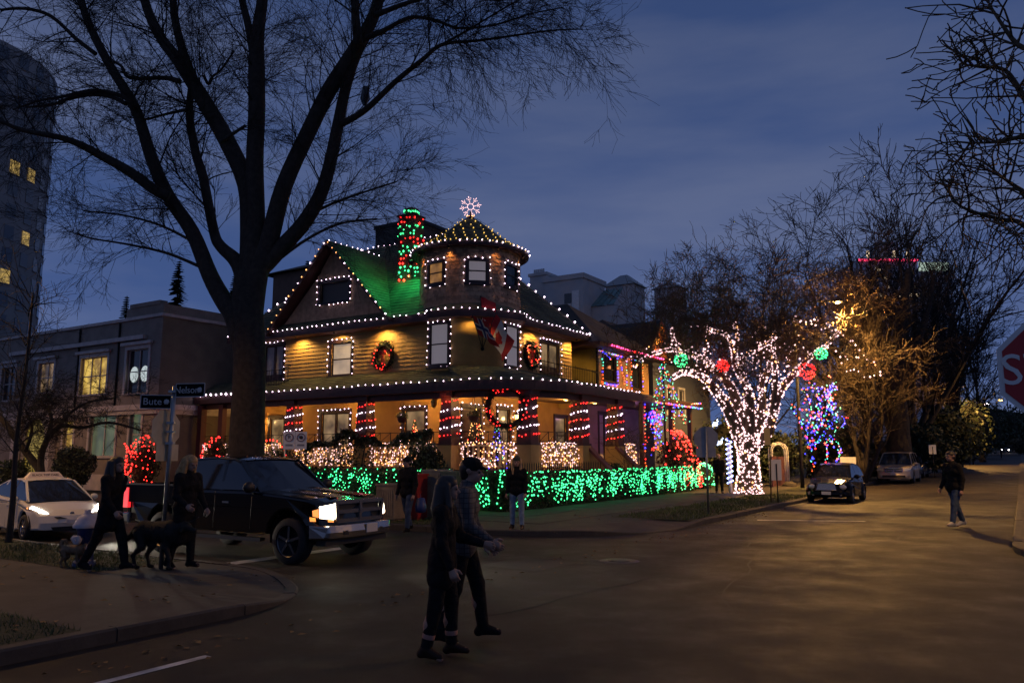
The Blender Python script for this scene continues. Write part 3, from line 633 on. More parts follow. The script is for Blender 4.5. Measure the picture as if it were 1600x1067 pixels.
# porch
PZ = 4.62
pa = [(23.8, 33.6), (23.8, 17.7)] + [(27 + 3.2*math.cos(R(180 + 90*i/10)), 17.7 + 3.2*math.sin(R(180 + 90*i/10))) for i in range(1, 11)] + [(33.6, 14.5)]
pin = [(25.02, 33.6), (25.02, 19.2)] + [cyl(2.13, 180 + 90*i/10) for i in range(1, 11)] + [(33.6, 17.58)]
pr = MB(); pr.strip([(*p, PZ) for p in pa], [(*p, 5.3) for p in pin], 0, False)
for (p, q), (r_, s_) in zip(zip(pa, pa[1:]), zip(pin, pin[1:])): courses(pr, (*p, PZ), (*q, PZ), (*r_, 5.3), (*s_, 5.3), 7, .022)
part('porch_roof', pr, M_ROOF, house)
pf = MB(); pf.strip([(*p, PZ-.36) for p in pa], [(*p, PZ-.004) for p in pa], 0)
pin2 = offset_line(pa, .32); pf.strip([(*p, PZ-.37) for p in pa], [(*p, PZ-.37) for p in pin2], 0); pf.strip([(*p, PZ-.62) for p in pin2], [(*p, PZ-.372) for p in pin2], 0)
part('porch_beam', pf, M_TRIM, house)
cl = MB(); cin = [(26.3, 33.6), (26.3, 19.0), *[(24.4 + (26.3-24.4)*(10-i)/10 * 1.0, 18.3 + .7*(10-i)/10) for i in range(1, 11)], (33.6, 18.3)]
cl.strip([(*p, PZ-.375) for p in pin2], [(*p, PZ-.375) for p in cin]); part('porch_ceiling', cl, mat('porch_ceiling_board', (.24,.13,.05), .7, noise=(2,.15)), house)
FZ = 1.3
pd = [(24.0, 33.6), (24.0, 17.7)] + [(27 + 3.0*math.cos(R(180 + 90*i/10)), 17.7 + 3.0*math.sin(R(180 + 90*i/10))) for i in range(1, 11)] + [(34.0, 14.7)]
dk = MB(); dk.strip([(*p, FZ) for p in pd], [(*p, FZ) for p in cin]); dk.strip([(*p, FZ-.2) for p in pd], [(*p, FZ-.002) for p in pd]); part('porch_floor', dk, mat('porch_deck_board', (.09,.04,.03), .6, noise=(3,.25)), house)
ps = MB(); pdi = offset_line(pd, .06); ps.strip([(*p, 0) for p in pdi], [(*p, FZ-.2) for p in pdi]); part('porch_skirt', ps, M_SIDP, house)
# pillars (spiral-lit), piers below
pil = [(24.3, 27.1), (24.3, 22.8), (24.3, 18.45), (25.25, 15.5), (28.4, 15.0), (31.75, 15.0)]
for a, b in pil:
    m = MB(); w0, w1 = .30, .24
    m.add([(a-w0,b-w0,2.3),(a+w0,b-w0,2.3),(a+w0,b+w0,2.3),(a-w0,b+w0,2.3),(a-w1,b-w1,4.06),(a+w1,b-w1,4.06),(a+w1,b+w1,4.06),(a-w1,b+w1,4.06)], [(0,3,2,1),(4,5,6,7),(0,1,5,4),(1,2,6,5),(2,3,7,6),(3,0,4,7)])
    m.box(a-.33, a+.33, b-.33, b+.33, 4.06, 4.25); m.box(a-.36, a+.36, b-.36, b+.36, 2.22, 2.3)
    P = part('pillar', m, M_TRIM, house)
    q = MB(); q.box(a-.34, a+.34, b-.34, b+.34, .05, 2.22); part('pier', q, M_SID, P)
# balustrade: top and bottom rail, balusters (each run is one part with its balusters as pieces)
BAL = mat('balustrade_cream', (.45,.36,.2), .6, noise=(3,.1))
runs = [((24.15,33.2),(24.15,27.5)), ((24.15,26.7),(24.15,23.2)), ((24.15,22.4),(24.15,18.85)), ((24.25,17.9),(25.0,15.75)), ((25.6,15.2),(28.0,14.9)), ((31.9,14.9),(33.6,14.9))]
bal_runs = []
for p, q in runs:
    m = MB(); m.bar((*p,2.2), (*q,2.2), .1, .07); m.bar((*p,1.42), (*q,1.42), .09, .07); part('balustrade_rail', m, BAL, house)
    L = math.hypot(q[0]-p[0], q[1]-p[1]); n = int(L/.19); s = MB()
    for i in range(n):
        f = (i+.5)/n; x, y = p[0]+(q[0]-p[0])*f, p[1]+(q[1]-p[1])*f; s.box(x-.03, x+.03, y-.03, y+.03, 1.44, 2.18)
    part('balusters', s, BAL, house, kind='stuff')
    ir = MB()
    for z in (2.36, 2.72): ir.bar((*p,z), (*q,z), .025, .025)
    for i in range(int(L/.55)+1):
        f = min(1, i*.55/L); x, y = p[0]+(q[0]-p[0])*f, p[1]+(q[1]-p[1])*f; ir.bar((x,y,2.2), (x,y,2.74), .02, .02)
        if i*.55+.55 < L: f2 = (i*.55+.55)/L; ir.bar((x,y,2.36), (p[0]+(q[0]-p[0])*f2, p[1]+(q[1]-p[1])*f2, 2.72), .015, .015)
    part('iron_railing', ir, M_DARK, house)
# front steps with sloped side walls
st = MB()
for i in range(6): st.box(28.95, 31.3, 14.72 - .22*(i+1), 14.72 - .22*i + .002*i, 0, FZ - .2*(i+1))
part('front_steps', st, M_CONC, house)
for a in (28.75, 31.45):
    m = MB(); z0, z1 = 2.15, .85
    m.add([(a-.14,14.75,0),(a+.14,14.75,0),(a+.14,14.75,z0),(a-.14,14.75,z0),(a-.14,13.42,0),(a+.14,13.42,0),(a+.14,13.42,z1),(a-.14,13.42,z1)], [(0,1,2,3),(7,6,5,4),(0,4,5,1),(1,5,6,2),(2,6,7,3),(3,7,4,0)])
    S = part('stair_wall', m, M_SID, house); c = MB(); c.bar((a,14.78,z0+.03), (a,13.38,z1+.03), .38, .1); part('cap', c, mat('oxblood_cap', (.16,.05,.04), .6), S)
# balcony railings on the porch roof
def iron_rail(parent, p, q, h=.75, step=.16, name='balcony_railing'):
    m = MB(); p, q = np.array(p, float), np.array(q, float); L = np.linalg.norm(q-p); n = max(2, int(L/step))
    m.bar(p+[0,0,h], q+[0,0,h], .03, .03); m.bar(p+[0,0,.1], q+[0,0,.1], .02, .02)
    for i in range(n+1): x = p+(q-p)*i/n; m.bar(x, x+[0,0,h + (.1 if i % 6 == 0 else 0)], .014, .014)
    return part(name, m, M_DARK, parent)
iron_rail(house, (24.45,30.9,4.95), (24.45,28.2,4.95)); iron_rail(house, (24.45,28.2,4.95), (25.0,28.2,5.25))
iron_rail(house, (29.6,16.3,4.9), (33.4,16.3,4.9)); iron_rail(house, (29.6,16.3,4.9), (29.6,17.5,5.2))
# lamps on the house: eave downlights, porch lanterns
WARML = (1, .58, .16)
def downlight(a, b, z, e, parent=house, col=WARML, tgt=None, spot=R(150)):
    m = MB(); m.lathe([(.0,.1),(.05,.1),(.055,0),(.04,-.03)], 10, (a,b,z)); m.lathe([(0,-.012),(.04,-.012)], 10, (a,b,z), 1)
    part('downlight', m, [M_DARK, WARM], parent); lamp('SPOT', (a,b,z-.05), e, col, size=.04, target=tgt or (a,b,z-2), spot=spot, blend=.6)
downlight(24.5, 27.45, 7.14, 100, tgt=(25.1,27.45,5.4)); downlight(24.5, 22.35, 7.14, 120, tgt=(25.1,22.35,5.5)); downlight(28.85, 17.1, 7.14, 115, tgt=(28.85,17.7,5.5)); downlight(32.2, 17.1, 7.14, 100, tgt=(32.3,17.7,5.5))
downlight(24.5, 25.0, 7.14, 70, tgt=(25.1,25,5.4)); p = cyl(2.55, CAMDIR+2); downlight(*p, 7.14, 60, tgt=(*cyl(2.0, CAMDIR+2), 5.5))
for off in (-66, -22, 29, 74): p = cyl(2.3, CAMDIR + off); q = cyl(2.1, CAMDIR + off); downlight(*p, 10.05, 17, col=(1,.36,.08), tgt=(*q, 9.2), spot=R(90))
def lantern(a, b, z, n, lit=True, e=14):
    o = thing('wall_lantern', None, 'lantern', (a, b, z-.3)); m = MB(); c = (a + n[0]*.14, b + n[1]*.14)
    m.lathe([(.0,.24),(.03,.2),(.1,.1),(.11,.09)], 8, (*c, z)); m.lathe([(.06,-.12),(.1,-.1),(.02,-.18),(0,-.2)], 8, (*c, z)); m.bar((a,b,z+.05), (*c, z+.22), .025, .025)
    for k in range(4): t = k*math.pi/2+.4; m.bar((c[0]+.075*math.cos(t), c[1]+.075*math.sin(t), z-.11), (c[0]+.1*math.cos(t), c[1]+.1*math.sin(t), z+.1), .014, .014)
    part('lantern_frame', m, M_DARK, o); g = MB(); g.lathe([(.055,-.11),(.085,.09)], 8, (*c, z)); part('lantern_glass', g, LANT_ON if lit else M_GLASS, o)
    if lit: lamp('POINT', (a+n[0]*.34, b+n[1]*.34, z-.05), e, (1,.55,.16), size=.06)
    return o
LANT_ON = bulb_mat('lantern_glow', (1,.55,.16), 7)
for (a, b, z, n, lit, e, lab) in ((26.3, 31.4, 3.5, NL, True, 26, 'lit black porch lantern beside the door at the far left of the porch'), (26.3, 24.6, 4.0, NL, False, 0, 'unlit black lantern right of the porch french doors'),
                          (26.3, 20.75, 4.0, NL, False, 0, 'unlit black lantern between porch window and wreath'), (28.65, 18.3, 3.45, NR, True, 22, 'lit lantern on the porch wall beside the front entrance')):
    lantern(a, b, z, n, lit, e)['label'] = lab
for (a, b, e) in ((25.2, 29.3, 46), (25.2, 25.2, 52), (25.2, 20.6, 82), (24.7, 17.6, 34), (27.4, 16.6, 70), (30.2, 16.6, 56), (33.0, 16.6, 24)):
    m = MB(); m.lathe([(.09,.0),(.08,-.05),(0,-.06)], 10, (a,b,PZ-.378)); part('ceiling_light', m, WARM, house); lamp('POINT', (a,b,PZ-.55), e, WARML, size=.08)
for t in (-24,):   # red-lit capital of the pillar by the corner
    lamp('POINT', (23.88, 18.45, 3.95), 3.2, (1,.16,.04), size=.05)
# green floodlights on the roof beside turret and chimney
for (a, b, z, tg, e) in ((25.35, 21.45, 10.0, (25.1, 23.4, 8.0), 120), (25.5, 21.5, 10.05, (25.0, 22.0, 8.4), 75)):
    m = MB(); m.lathe([(.0,-.08),(.07,-.07),(.11,.06),(.1,.07)], 12, (a,b,z)); m.ball((a,b,z+.02), .08, 1); part('floodlight', m, [M_DARK, GREEN], house)
    lamp('SPOT', (a-.05, b+.16, z-.02), e, (.02,1,.25), size=.06, target=tg, spot=R(150), blend=.4)
# ---------------------------------------------------------------- lights on the corner house
H0 = (29, 24, 7)
eo = [(a, b, EZ+.03) for a, b in eave_round(.05)]
light_string('white bulb string along the upper eave of the turret house', [eo], .32, WHITE, H0)
po = [(23.75, 28.95, PZ+.04)] + [(a, b, PZ+.04) for a, b in [(23.75, 17.7)] + [(27 + 3.25*math.cos(R(180 + 90*i/10)), 17.7 + 3.25*math.sin(R(180 + 90*i/10))) for i in range(1, 11)] + [(33.6, 14.45)]]
light_string('white bulb string along the porch roof edge of the turret house', [po], .4, WHITE, H0)
light_string('short run of white bulbs on the porch eave left of the big elm trunk', [[(23.75, 33.6, PZ+.04), (23.75, 30.6, PZ+.04)]], .38, WHITE, H0, r=.06)
light_string('violet white bulb string up the left hip of the main roof', [[(EA0, 31.9, EZ+.08), (RA-.05, 27.5, RZ+.05)]], .5, WHITE, H0, r=.055)
light_string('violet white bulb string along the main roof ridge behind the chimney', [[(RA, 27.4, RZ+.06), (RA, 21.4, RZ+.06)]], .37, WHITE, H0)
light_string('violet white bulb string down the right hip of the main roof', [[(RA, 21.3, RZ), (EA1, EB0, EZ+.08)]], .47, WHITE, H0, r=.055)
light_string('white bulbs along the short ridge of the street gable', [[(24.1, GP, GZ+.16), (ga_top, GP, GZ+.16)]], .36, WHITE, H0)
light_string('warm white bulbs on both rakes of the street gable', [[(24.06, GB0-.2, EZ+.02), (24.06, GP, GZ+.14), (24.06, GB1+.2, EZ+.02)]], .38, [WHITE, WARM, WARM], H0, r=.038)
def wrect(o, t, n, h, g=.16, d=.09):
    P = lambda s, z: (o[0]+t[0]*s+n[0]*d, o[1]+t[1]*s+n[1]*d, z); s0, s1, z0, z1 = h[0]-g, h[1]+g, h[2]-g*.6, h[3]+g
    return [P(s0,z0), P(s0,z1), P(s1,z1), P(s1,z0), P(s0,z0)]
for o_, t_, n_, h, lab, bot in (((24.62,0),TL,NL,(24.3,26.05,8.55,9.45),'bulbs outlining the small attic window in the street gable',1), ((25,0),TL,NL,upL[0],'bulbs outlining the upstairs balcony door by the elm trunk',0), ((25,0),TL,NL,upL[1],'bulbs outlining the lit sash window left of the hanging wreath',1),
    ((0,17.6),TR,NR,upR[0],'bulbs outlining the upstairs french doors right of the wreath',0), ((26.3,0),TL,NL,loL[0],'bulbs outlining the porch french doors under the attic gable',0), ((26.3,0),TL,NL,loL[1],'bulbs outlining the porch window left of the corner pillar',0),
    ((0,18.3),TR,NR,loR[0],'bulbs outlining the porch window showing the indoor tree',0), ((0,18.3),TR,NR,loR[1],'bulbs outlining the front entrance by the lit lantern',0), ((0,18.3),TR,NR,loR[2],'bulbs outlining the porch window right of the lit lantern',0)):
    q = wrect(o_, t_, n_, h); light_string('white ' + lab, [q if bot else q[:4]], .28, WHITE, H0, r=.028)
def cyl_rect(r, tcn, half, z0, z1): 
    t0, t1 = tcn-half, tcn+half; A = [(*cyl(r, t0), z0), (*cyl(r, t0), z1)] + [(*cyl(r, t0+(t1-t0)*i/6), z1) for i in range(1, 7)] + [(*cyl(r, t1), z0)] + [(*cyl(r, t1+(t0-t1)*i/6), z0) for i in range(1, 7)]
    return A
for off, hw, z0, z1, lab in ((-35, 15, 5.27, 7.12, 'white bulbs outlining the tall bay window left of the flags'), (56, 15.5, 5.27, 7.12, 'white bulbs outlining the bay window behind the flags'),
                             (-41, 14.5, 8.55, 9.66, 'white bulbs round the amber turret window'), (8, 14, 8.55, 9.66, 'white bulbs round the middle turret window'), (54, 14, 8.55, 9.66, 'white bulbs round the dark right turret window')):
    light_string(lab, [cyl_rect(2.2, CAMDIR+off, hw, z0, z1)], .285, WHITE, H0, r=.028)
light_string('white bulb ring on the rim of the turret roof', [[(*cyl(2.54, t), 10.27) for t in range(0, 361, 6)]], .3, WHITE, H0, r=.034)
cone_lines = []; 
def cone_pt(f, t):
    i = min(int(f*(len(tprof)-2)), len(tprof)-3); u = f*(len(tprof)-2) - i; r = tprof[i][0]*(1-u)+tprof[i+1][0]*u; z = tprof[i][1]*(1-u)+tprof[i+1][1]*u; return (*cyl(r+.04, t), z+.04)
for k, f in enumerate((.05, .17, .29, .41, .53, .65, .77, .89)): cone_lines.append([cone_pt(f, t + k*5) for t in range(0, 361, 8)])
light_string('rings of yellow bulbs netted over the conical turret roof', cone_lines, .43, YELLOW, (HX, HY, 10), r=.034, jitter=.012, name='net_lights', cat='net lights')
# chimney, banded green and red
cp = []; g = random.Random(3)
for z in np.arange(9.3, 12.9, .19):
    wv = (.40, .80) if z < 12.5 else (.23, .45)
    for s in range(4):
        for k in range(3):
            f = (k + .5 + g.uniform(-.45,.45))/3; e = wv[1]*f - wv[0]; x, y = [(26.625+e, 22.525-wv[0]-.04), (26.625-wv[0]-.04, 22.525+e), (26.625+e, 22.525+wv[0]+.04), (26.625+wv[0]+.04, 22.525+e)][s]
            if g.random() < .74: cp.append((x, y, z + g.uniform(-.045,.045) + .08*f))
light_cloud('bands of green and red bulbs wrapped round the roof chimney', cp, [GREEN, RED], (26.6, 22.5, 9), r=.055, pick=lambda i, p: 0 if int((p[2]-9.2)/.48) % 2 == 1 or p[2] > 12.6 else 1)
# snowflake star on the finial
sf = thing('snowflake_ornament', 'white lit snowflake ornament on the very top of the turret roof', 'ornament', (HX, HY, 12.15)); fr = MB(); bb = MB()
vx, vy = xy(HX, HY); ln = math.hypot(vx, vy); ex_w = (vy/ln, -vx/ln); ex = to_ab(*ex_w)
def sfp(u, w): return (HX + ex[0]*u, HY + ex[1]*u, 12.42 + w)
for k in range(8):
    t = k*math.pi/4 + .2; c, s = math.cos(t), math.sin(t); fr.bar(sfp(.13*c,.13*s), sfp(.42*c,.42*s), .02, .02)
    for q in (.16,.22,.28,.34,.40,.45): bb.octa(sfp(q*c,q*s), .026)
    for sg in (-1, 1):
        t2 = t + sg*.7; fr.bar(sfp(.27*c,.27*s), sfp(.27*c+.13*math.cos(t2), .27*s+.13*math.sin(t2)), .015, .015)
        for q in (.06,.13): bb.octa(sfp(.27*c+q*math.cos(t2), .27*s+q*math.sin(t2)), .024)
for k in range(14): t = k*2*math.pi/14; bb.octa(sfp(.13*math.cos(t), .13*math.sin(t)), .024)
for k in range(10): bb.octa(sfp(-.16+.035*k, -.42 + .03*math.sin(k*2.2)), .03, 1)
part('frame', fr, M_WIRE, sf); part('bulbs', bb, [PALE, WARM], sf, kind='stuff')
# spiral lights on each pillar
plab = ['red and white spiral lights on the leftmost porch pillar by the elm', 'red and white spiral lights on the second porch pillar left of the porch hedge', 'red and white spiral lights on the corner pillar with the red lit top', 'red and white spiral lights on the pillar right of the big wreath',
        'red and white spiral lights on the pillar beside the front steps', 'red and white spiral lights on the last pillar beside the neighbouring house']
for (a, b), lab in zip(pil, plab):
    pts = []; T = 7.5 * 4
    for i in range(int(T)*2 + 1):
        f = i/(int(T)*2); tt = f*5*2*math.pi; w = (.30 - .06*f) + .06; c, s = math.cos(tt), math.sin(tt); k = w/max(abs(c), abs(s)); pts.append((a + k*c, b + k*s, 2.4 + 1.6*f))
    light_string(lab, [pts], .165, [RED, WHITE], (a, b, 2.3), r=.032, jitter=.03, pick=lambda i, p, z=2.4: 0 if int((p[2]-z)/(1.6/5)) % 2 == 0 else 1)
# icicle and net lights on the balustrades
bl = ['net of white lights over the porch railing at the far left', 'net of white lights over the porch railing between the first and second pillars', 'net of white lights over the porch railing left of the corner pillar', 'net of white lights round the porch corner railing', 'net of white lights over the railing left of the front steps', 'net of white lights over the railing right of the front steps']
g = random.Random(11)
for (p, q), lab in zip(runs, bl):
    L = math.hypot(q[0]-p[0], q[1]-p[1]); nx, ny = -(q[1]-p[1])/L, (q[0]-p[0])/L
    if (nx*-1 + ny*-1) < 0: nx, ny = -nx, -ny
    pts = []
    for i in range(int(L*66)):
        f = g.random(); z = 2.26 - .86*g.random()**.9; d = g.uniform(.05,.11); pts.append((p[0]+(q[0]-p[0])*f+nx*d, p[1]+(q[1]-p[1])*f+ny*d, z))
    for i in range(int(L*9)): f = i/(L*9); pts.append((p[0]+(q[0]-p[0])*f+nx*.08, p[1]+(q[1]-p[1])*f+ny*.08, 2.3 + g.uniform(-.03,.05)))
    light_cloud(lab, pts, [PALE, WARM], (p[0], p[1], 1.4), r=.03, pick=lambda i, p: 0 if LRNG.random() < .62 else 1)
# wreaths
M_FIR = mat('fir_needle', (.012,.032,.014), .7, noise=(6,.5)); M_BOW = mat('red_satin_bow', (.35,.01,.015), .4)
def wreath(c, t, R0, r0, lab, seed, lit=20, bow=True, n=1100):
    """c centre, t horizontal direction in the wall plane (a,b)"""
    g = random.Random(seed); o = thing('christmas_wreath', lab, 'wreath', c); m = MB(); nn = (t[1], -t[0])
    if nn[0] + nn[1] > 0: nn = (-nn[0], -nn[1])
    def P(u, w, d): return np.array([c[0]+t[0]*u+nn[0]*d, c[1]+t[1]*u+nn[1]*d, c[2]+w])
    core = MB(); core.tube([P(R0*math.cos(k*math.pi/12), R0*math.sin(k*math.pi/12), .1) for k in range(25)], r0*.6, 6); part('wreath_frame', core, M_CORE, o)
    for _ in range(n):
        th = g.uniform(0, 6.283); rr = R0 + g.gauss(0, r0*.55); d = .1 + g.gauss(0, r0*.4); a2 = th + g.uniform(-1.1, 1.1); l = g.uniform(.07, .14)
        p = P(rr*math.cos(th), rr*math.sin(th), d); q = P(rr*math.cos(th)+l*math.cos(a2), rr*math.sin(th)+l*math.sin(a2), d+g.uniform(-.03,.07)); s = P(rr*math.cos(th)+l*.5*math.cos(a2)+.02, rr*math.sin(th)+l*.5*math.sin(a2)+.02, d+.03)
        m.add([p, s, q], [(0,1,2)])
    part('fir_twigs', m, M_FIR, o, kind='stuff'); b = MB()
    for _ in range(lit): th = g.uniform(0, 6.283); rr = R0 + g.gauss(0, r0*.5); b.octa(P(rr*math.cos(th), rr*math.sin(th), .1 + r0*.9), .027)
    part('bulbs', b, RED, o, kind='stuff')
    if bow:
        k = MB()
        for sg in (-1, 1): k.tube([P(0,.1,.15), P(sg*.14,.2,.2), P(sg*.18,.08,.17), P(0,.08,.16)], [.02,.045,.04,.02], 6); k.tube([P(0,.1,.15), P(sg*.06,-.1,.16), P(sg*.09,-.24,.14)], [.02,.03,.025], 5)
        part('bow', k, M_BOW, o)
    return o
wreath((25.0, 22.42, 5.98), (0,1), .46, .15, 'green wreath with red bow hanging on the wall left of the turret bay', 1, bow=True)
wreath((28.8, 17.6, 6.1), (1,0), .46, .15, 'green wreath with red bow hanging on the wall right of the flags', 2)
wc = on_a(776, 641, 24.55); wreath((24.75, 16.15, 3.62), (ex[0], ex[1]), .70, .17, 'big wreath with red lights hanging under the porch eave at the corner', 3, lit=30, bow=False, n=1700)
# flags on a wall bracket
FW, FR_, FBL = mat('flag_white', (.6,.58,.56), .8), mat('flag_red', (.42,.02,.025), .8), mat('flag_blue', (.03,.04,.16), .8)
def flag(label, pole, hoist0, hoist1, fly, cell, nx, ny, seed, wav=.05):
    g = random.Random(seed); o = thing('flag', label, 'flag', pole[0]); m = MB(); m.tube(pole, .018, 6); m.ball(pole[1], .035); m.ball(pole[0], .08); part('pole', m, M_DARK, o)
    h0, h1, f = map(lambda q: np.array(q, float), (hoist0, hoist1, fly)); c = MB(); V = {}
    for i in range(nx+1):
        for j in range(ny+1):
            u, w = i/nx, j/ny; p = h0*(1-w) + h1*w + f*u; ph = u*7 + w*2.5 + seed; p = p + np.array([math.sin(ph)*wav*u, math.cos(ph*1.1)*wav*u*1.4, math.sin(u*3+w)*.04]); V[i,j] = len(c.v); c.v.append(tuple(p))
    for i in range(nx):
        for j in range(ny): c.f.append((V[i,j], V[i+1,j], V[i+1,j+1], V[i,j+1])); c.m.append(cell((i+.5)/nx, (j+.5)/ny)); c.s.append(True)
    part('cloth', c, [FR_, FW, FBL], o); return o
def canada(u, w):
    if u < .25 or u > .75: return 0
    x, y = abs(u-.5)*2, w-.5           # stepped eleven-point leaf in the white field
    if -.34 < y < -.12 and x < .02: return 0
    if -.12 <= y < .02 and x < .26 - .5*abs(y+.06): return 0
    if .02 <= y < .2 and x < .40 - 1.3*abs(y-.07): return 0
    if .2 <= y < .36 and x < .15 - .6*abs(y-.22): return 0
    return 1
def nordic(u, w):
    if abs(w-.5) < .07 or abs(u-.34) < .05: return 2
    if abs(w-.5) < .14 or abs(u-.34) < .1: return 1
    return 0
def ensign(u, w):
    if u < .45 and w > .5:
        x, y = u/.45-.5, (w-.5)/.5-.5
        if abs(x) < .08 or abs(y) < .1: return 0
        if abs(x) < .15 or abs(y) < .18 or abs(abs(x)-abs(y)) < .07: return 1
        return 2
    return 0
fb = (*cyl(2.12, CAMDIR+14), 5.98)
d1 = np.array([*(np.array(cyl(3.0, CAMDIR+20))), 7.35])
ft = np.array([ex[0], ex[1], 0])
flag('red and white maple leaf flag drooping over the bay window', (fb, tuple(d1)), d1 - (0,0,.1), d1 + (np.array(fb)-d1)*.62, np.array([*(ft[:2]*.62), -1.05]), canada, 24, 14, 1, .06)
d2 = np.array([*(np.array(cyl(3.2, CAMDIR+2))), 7.1])
flag('red flag with blue and white cross, nearest the bay wall bracket', (fb, tuple(d2)), d2, d2 + (np.array(fb)-d2)*.6, np.array([*(ft[:2]*.75), -.42]), nordic, 20, 12, 4, .07)
d3 = np.array([*(np.array(cyl(2.7, CAMDIR+9))), 7.95])
flag('red ensign flag standing highest of the three flags on the bay', (fb, tuple(d3)), d3, d3 + (np.array(fb)-d3)*.5, np.array([*(ft[:2]*.5), -.25]), ensign, 16, 12, 7, .05)
# hanging baskets
for c, lab in (((24.6, 21.1, 3.35), 'hanging planter left of the corner pillar under the porch'), ((24.35, 17.35, 3.3), 'hanging planter between the corner pillar and the big wreath')):
    o = thing('hanging_basket', lab, 'planter', c); m = MB(); m.lathe([(.2,.0),(.19,-.1),(.12,-.2),(0,-.22)], 12, c); part('basket', m, M_TRIM, o)
    k = MB()
    for t in range(3): k.tube([(c[0]+.19*math.cos(t*2.1), c[1]+.19*math.sin(t*2.1), c[2]), (c[0], c[1], c[2]+.85)], .006, 3)
    part('chain', k, M_DARK, o); l = MB(); leaf_cloud(l, lambda p, c=c: ((p[0]-c[0])/.26)**2+((p[1]-c[1])/.26)**2+((p[2]-c[2]-.06)/.2)**2 < 1, ((c[0]-.3,c[0]+.3),(c[1]-.3,c[1]+.3),(c[2]-.12,c[2]+.28)), 160, .05, random.Random(3)); part('foliage', l, M_LEAFD, o, kind='stuff')
# small lit trees indoors and on the porch
def lit_cone(label, c, h, r, n, mats, seed, name='christmas_tree', cat='christmas tree', leaf=500):
    g = random.Random(seed); o = thing(name, label, cat, c); m = MB()
    for _ in range(leaf):
        f = g.random()**.8; t = g.uniform(0, 6.28); rr = r*f*math.sqrt(g.random()); p = np.array([c[0]+rr*math.cos(t), c[1]+rr*math.sin(t), c[2]+h*(1-f)]); l = .08; q = p + [l*math.cos(t), l*math.sin(t), -.04]; m.add([p, q, p + [.02,.02,.05]], [(0,1,2)])
    m.tube([c, (c[0],c[1],c[2]+h)], [.03,.005], 5); part('branches', m, M_FIR, o, kind='stuff'); b = MB()
    for _ in range(n): f = g.random()**.7; t = g.uniform(0, 6.28); b.octa((c[0]+r*f*math.cos(t), c[1]+r*f*math.sin(t), c[2]+h*(1-f)), .026, g.randrange(len(mats)))
    part('bulbs', b, mats, o, kind='stuff')
lit_cone('small blue lit tree on the porch behind the balustrade', (25.7, 17.2, FZ), 1.9, .42, 60, [BLUE, BLUE, BLUE, TEAL], 5)
lit_cone('warm lit little tree in front of the porch window left of the corner', (26.0, 21.6, FZ+.5), 1.5, .35, 50, [WARM, WARM, RED], 6)
lit_cone('warm lit little tree beside the front entrance window', (25.4, 18.0, FZ+.9), 1.5, .4, 60, [WARM, WARM, WARM, RED], 7)
bench = thing('porch_bench', 'dark bench seen over the railing left of the big wreath', 'bench', (24.75, 17.9, FZ)); m = MB(); m.box(24.7, 25.1, 17.3, 18.6, FZ+.42, FZ+.47); part('seat', m, M_TRIM, bench)
m = MB(); m.box(25.08, 25.13, 17.3, 18.6, FZ+.47, FZ+.98); part('backrest', m, M_TRIM, bench)
for x in (24.75, 25.05):
    for y in (17.35, 18.55): m = MB(); m.box(x-.03, x+.03, y-.03, y+.03, FZ+.01, FZ+.42); part('leg', m, M_TRIM, bench)
# ---------------------------------------------------------------- hedge and garden
HB, HA = 13.25, 20.55
hg = thing('hedge', 'clipped waist-high hedge wrapping the corner of the garden', 'hedge', (HA, HB, KH)); g = random.Random(21)
def hedge_part(rect, z1, n, seed, leaf=.05):
    a0, a1, b0, b1 = rect; g = random.Random(seed); m = MB()
    for _ in range(n):
        s = g.random(); f = g.random(); z = KH + .04 + (z1-KH-.04)*g.random()
        if s < .38: p = np.array([a0 + (a1-a0)*g.random(), b0 + g.uniform(-.03,.12), z])
        elif s < .68: p = np.array([a0 + g.uniform(-.03,.12), b0 + (b1-b0)*g.random(), z])
        else: p = np.array([a0 + (a1-a0)*g.random(), b0 + (b1-b0)*g.random(), z1 + g.gauss(-.05,.06)])
        u = np.array([g.gauss(0,1) for _ in range(3)]); u /= np.linalg.norm(u); w = np.cross(u, [g.gauss(0,1) for _ in range(3)]); w /= np.linalg.norm(w)+1e-9; q = leaf*g.uniform(.6,1.3)
        m.add([p-u*q, p+w*q*.55, p+u*q, p-w*q*.55], [(0,1,2,3)])
    part('foliage', m, M_HEDGE, hg, kind='stuff'); c = MB(); c.box(a0+.1, a1-.05, b0+.1, b1-.1, KH, z1-.1); part('dark_core', c, M_CORE, hg)
hedge_part((HA, 37.0, HB, HB+.8), 1.22, 12000, 1); hedge_part((HA+.02, HA+.8, HB+.82, 27.5), 1.3, 9000, 2); 
hd = bush('round clipped bush at the right end of the hedge beyond the red bush', (39.0, 13.7, .75), (.9, .7, .75), 1500, .06, 4, M_HEDGE)
g = random.Random(31); pr_, pl_ = [], []
def strands(n, lo, hi, top, put):
    for _ in range(n):
        a = g.uniform(lo, hi); z = top - abs(g.gauss(0, .22)); L = g.uniform(.25, 1.0) if math.sin(a*1.9) + .7*math.sin(a*4.3+1) > -.5 else g.uniform(.05, .35)
        zz = z
        while zz > max(KH+.12, z - L): put(a, zz); zz -= g.uniform(.07, .17); a += g.gauss(0, .07)
strands(150, HA, 37, 1.2, lambda a, z: pr_.append((a, HB - g.uniform(.03,.1), z)))
for _ in range(170): pr_.append((g.uniform(HA, 37), HB - g.uniform(.03,.1), KH + .12 + 1.0*g.random()**.7))
for _ in range(150): pr_.append((g.uniform(HA, 37), HB + g.uniform(0,.5), 1.26 + g.uniform(-.03,.05)))
strands(96, HB+.2, 26.5, 1.28, lambda b, z: pl_.append((HA - g.uniform(.03,.1), b, z)))
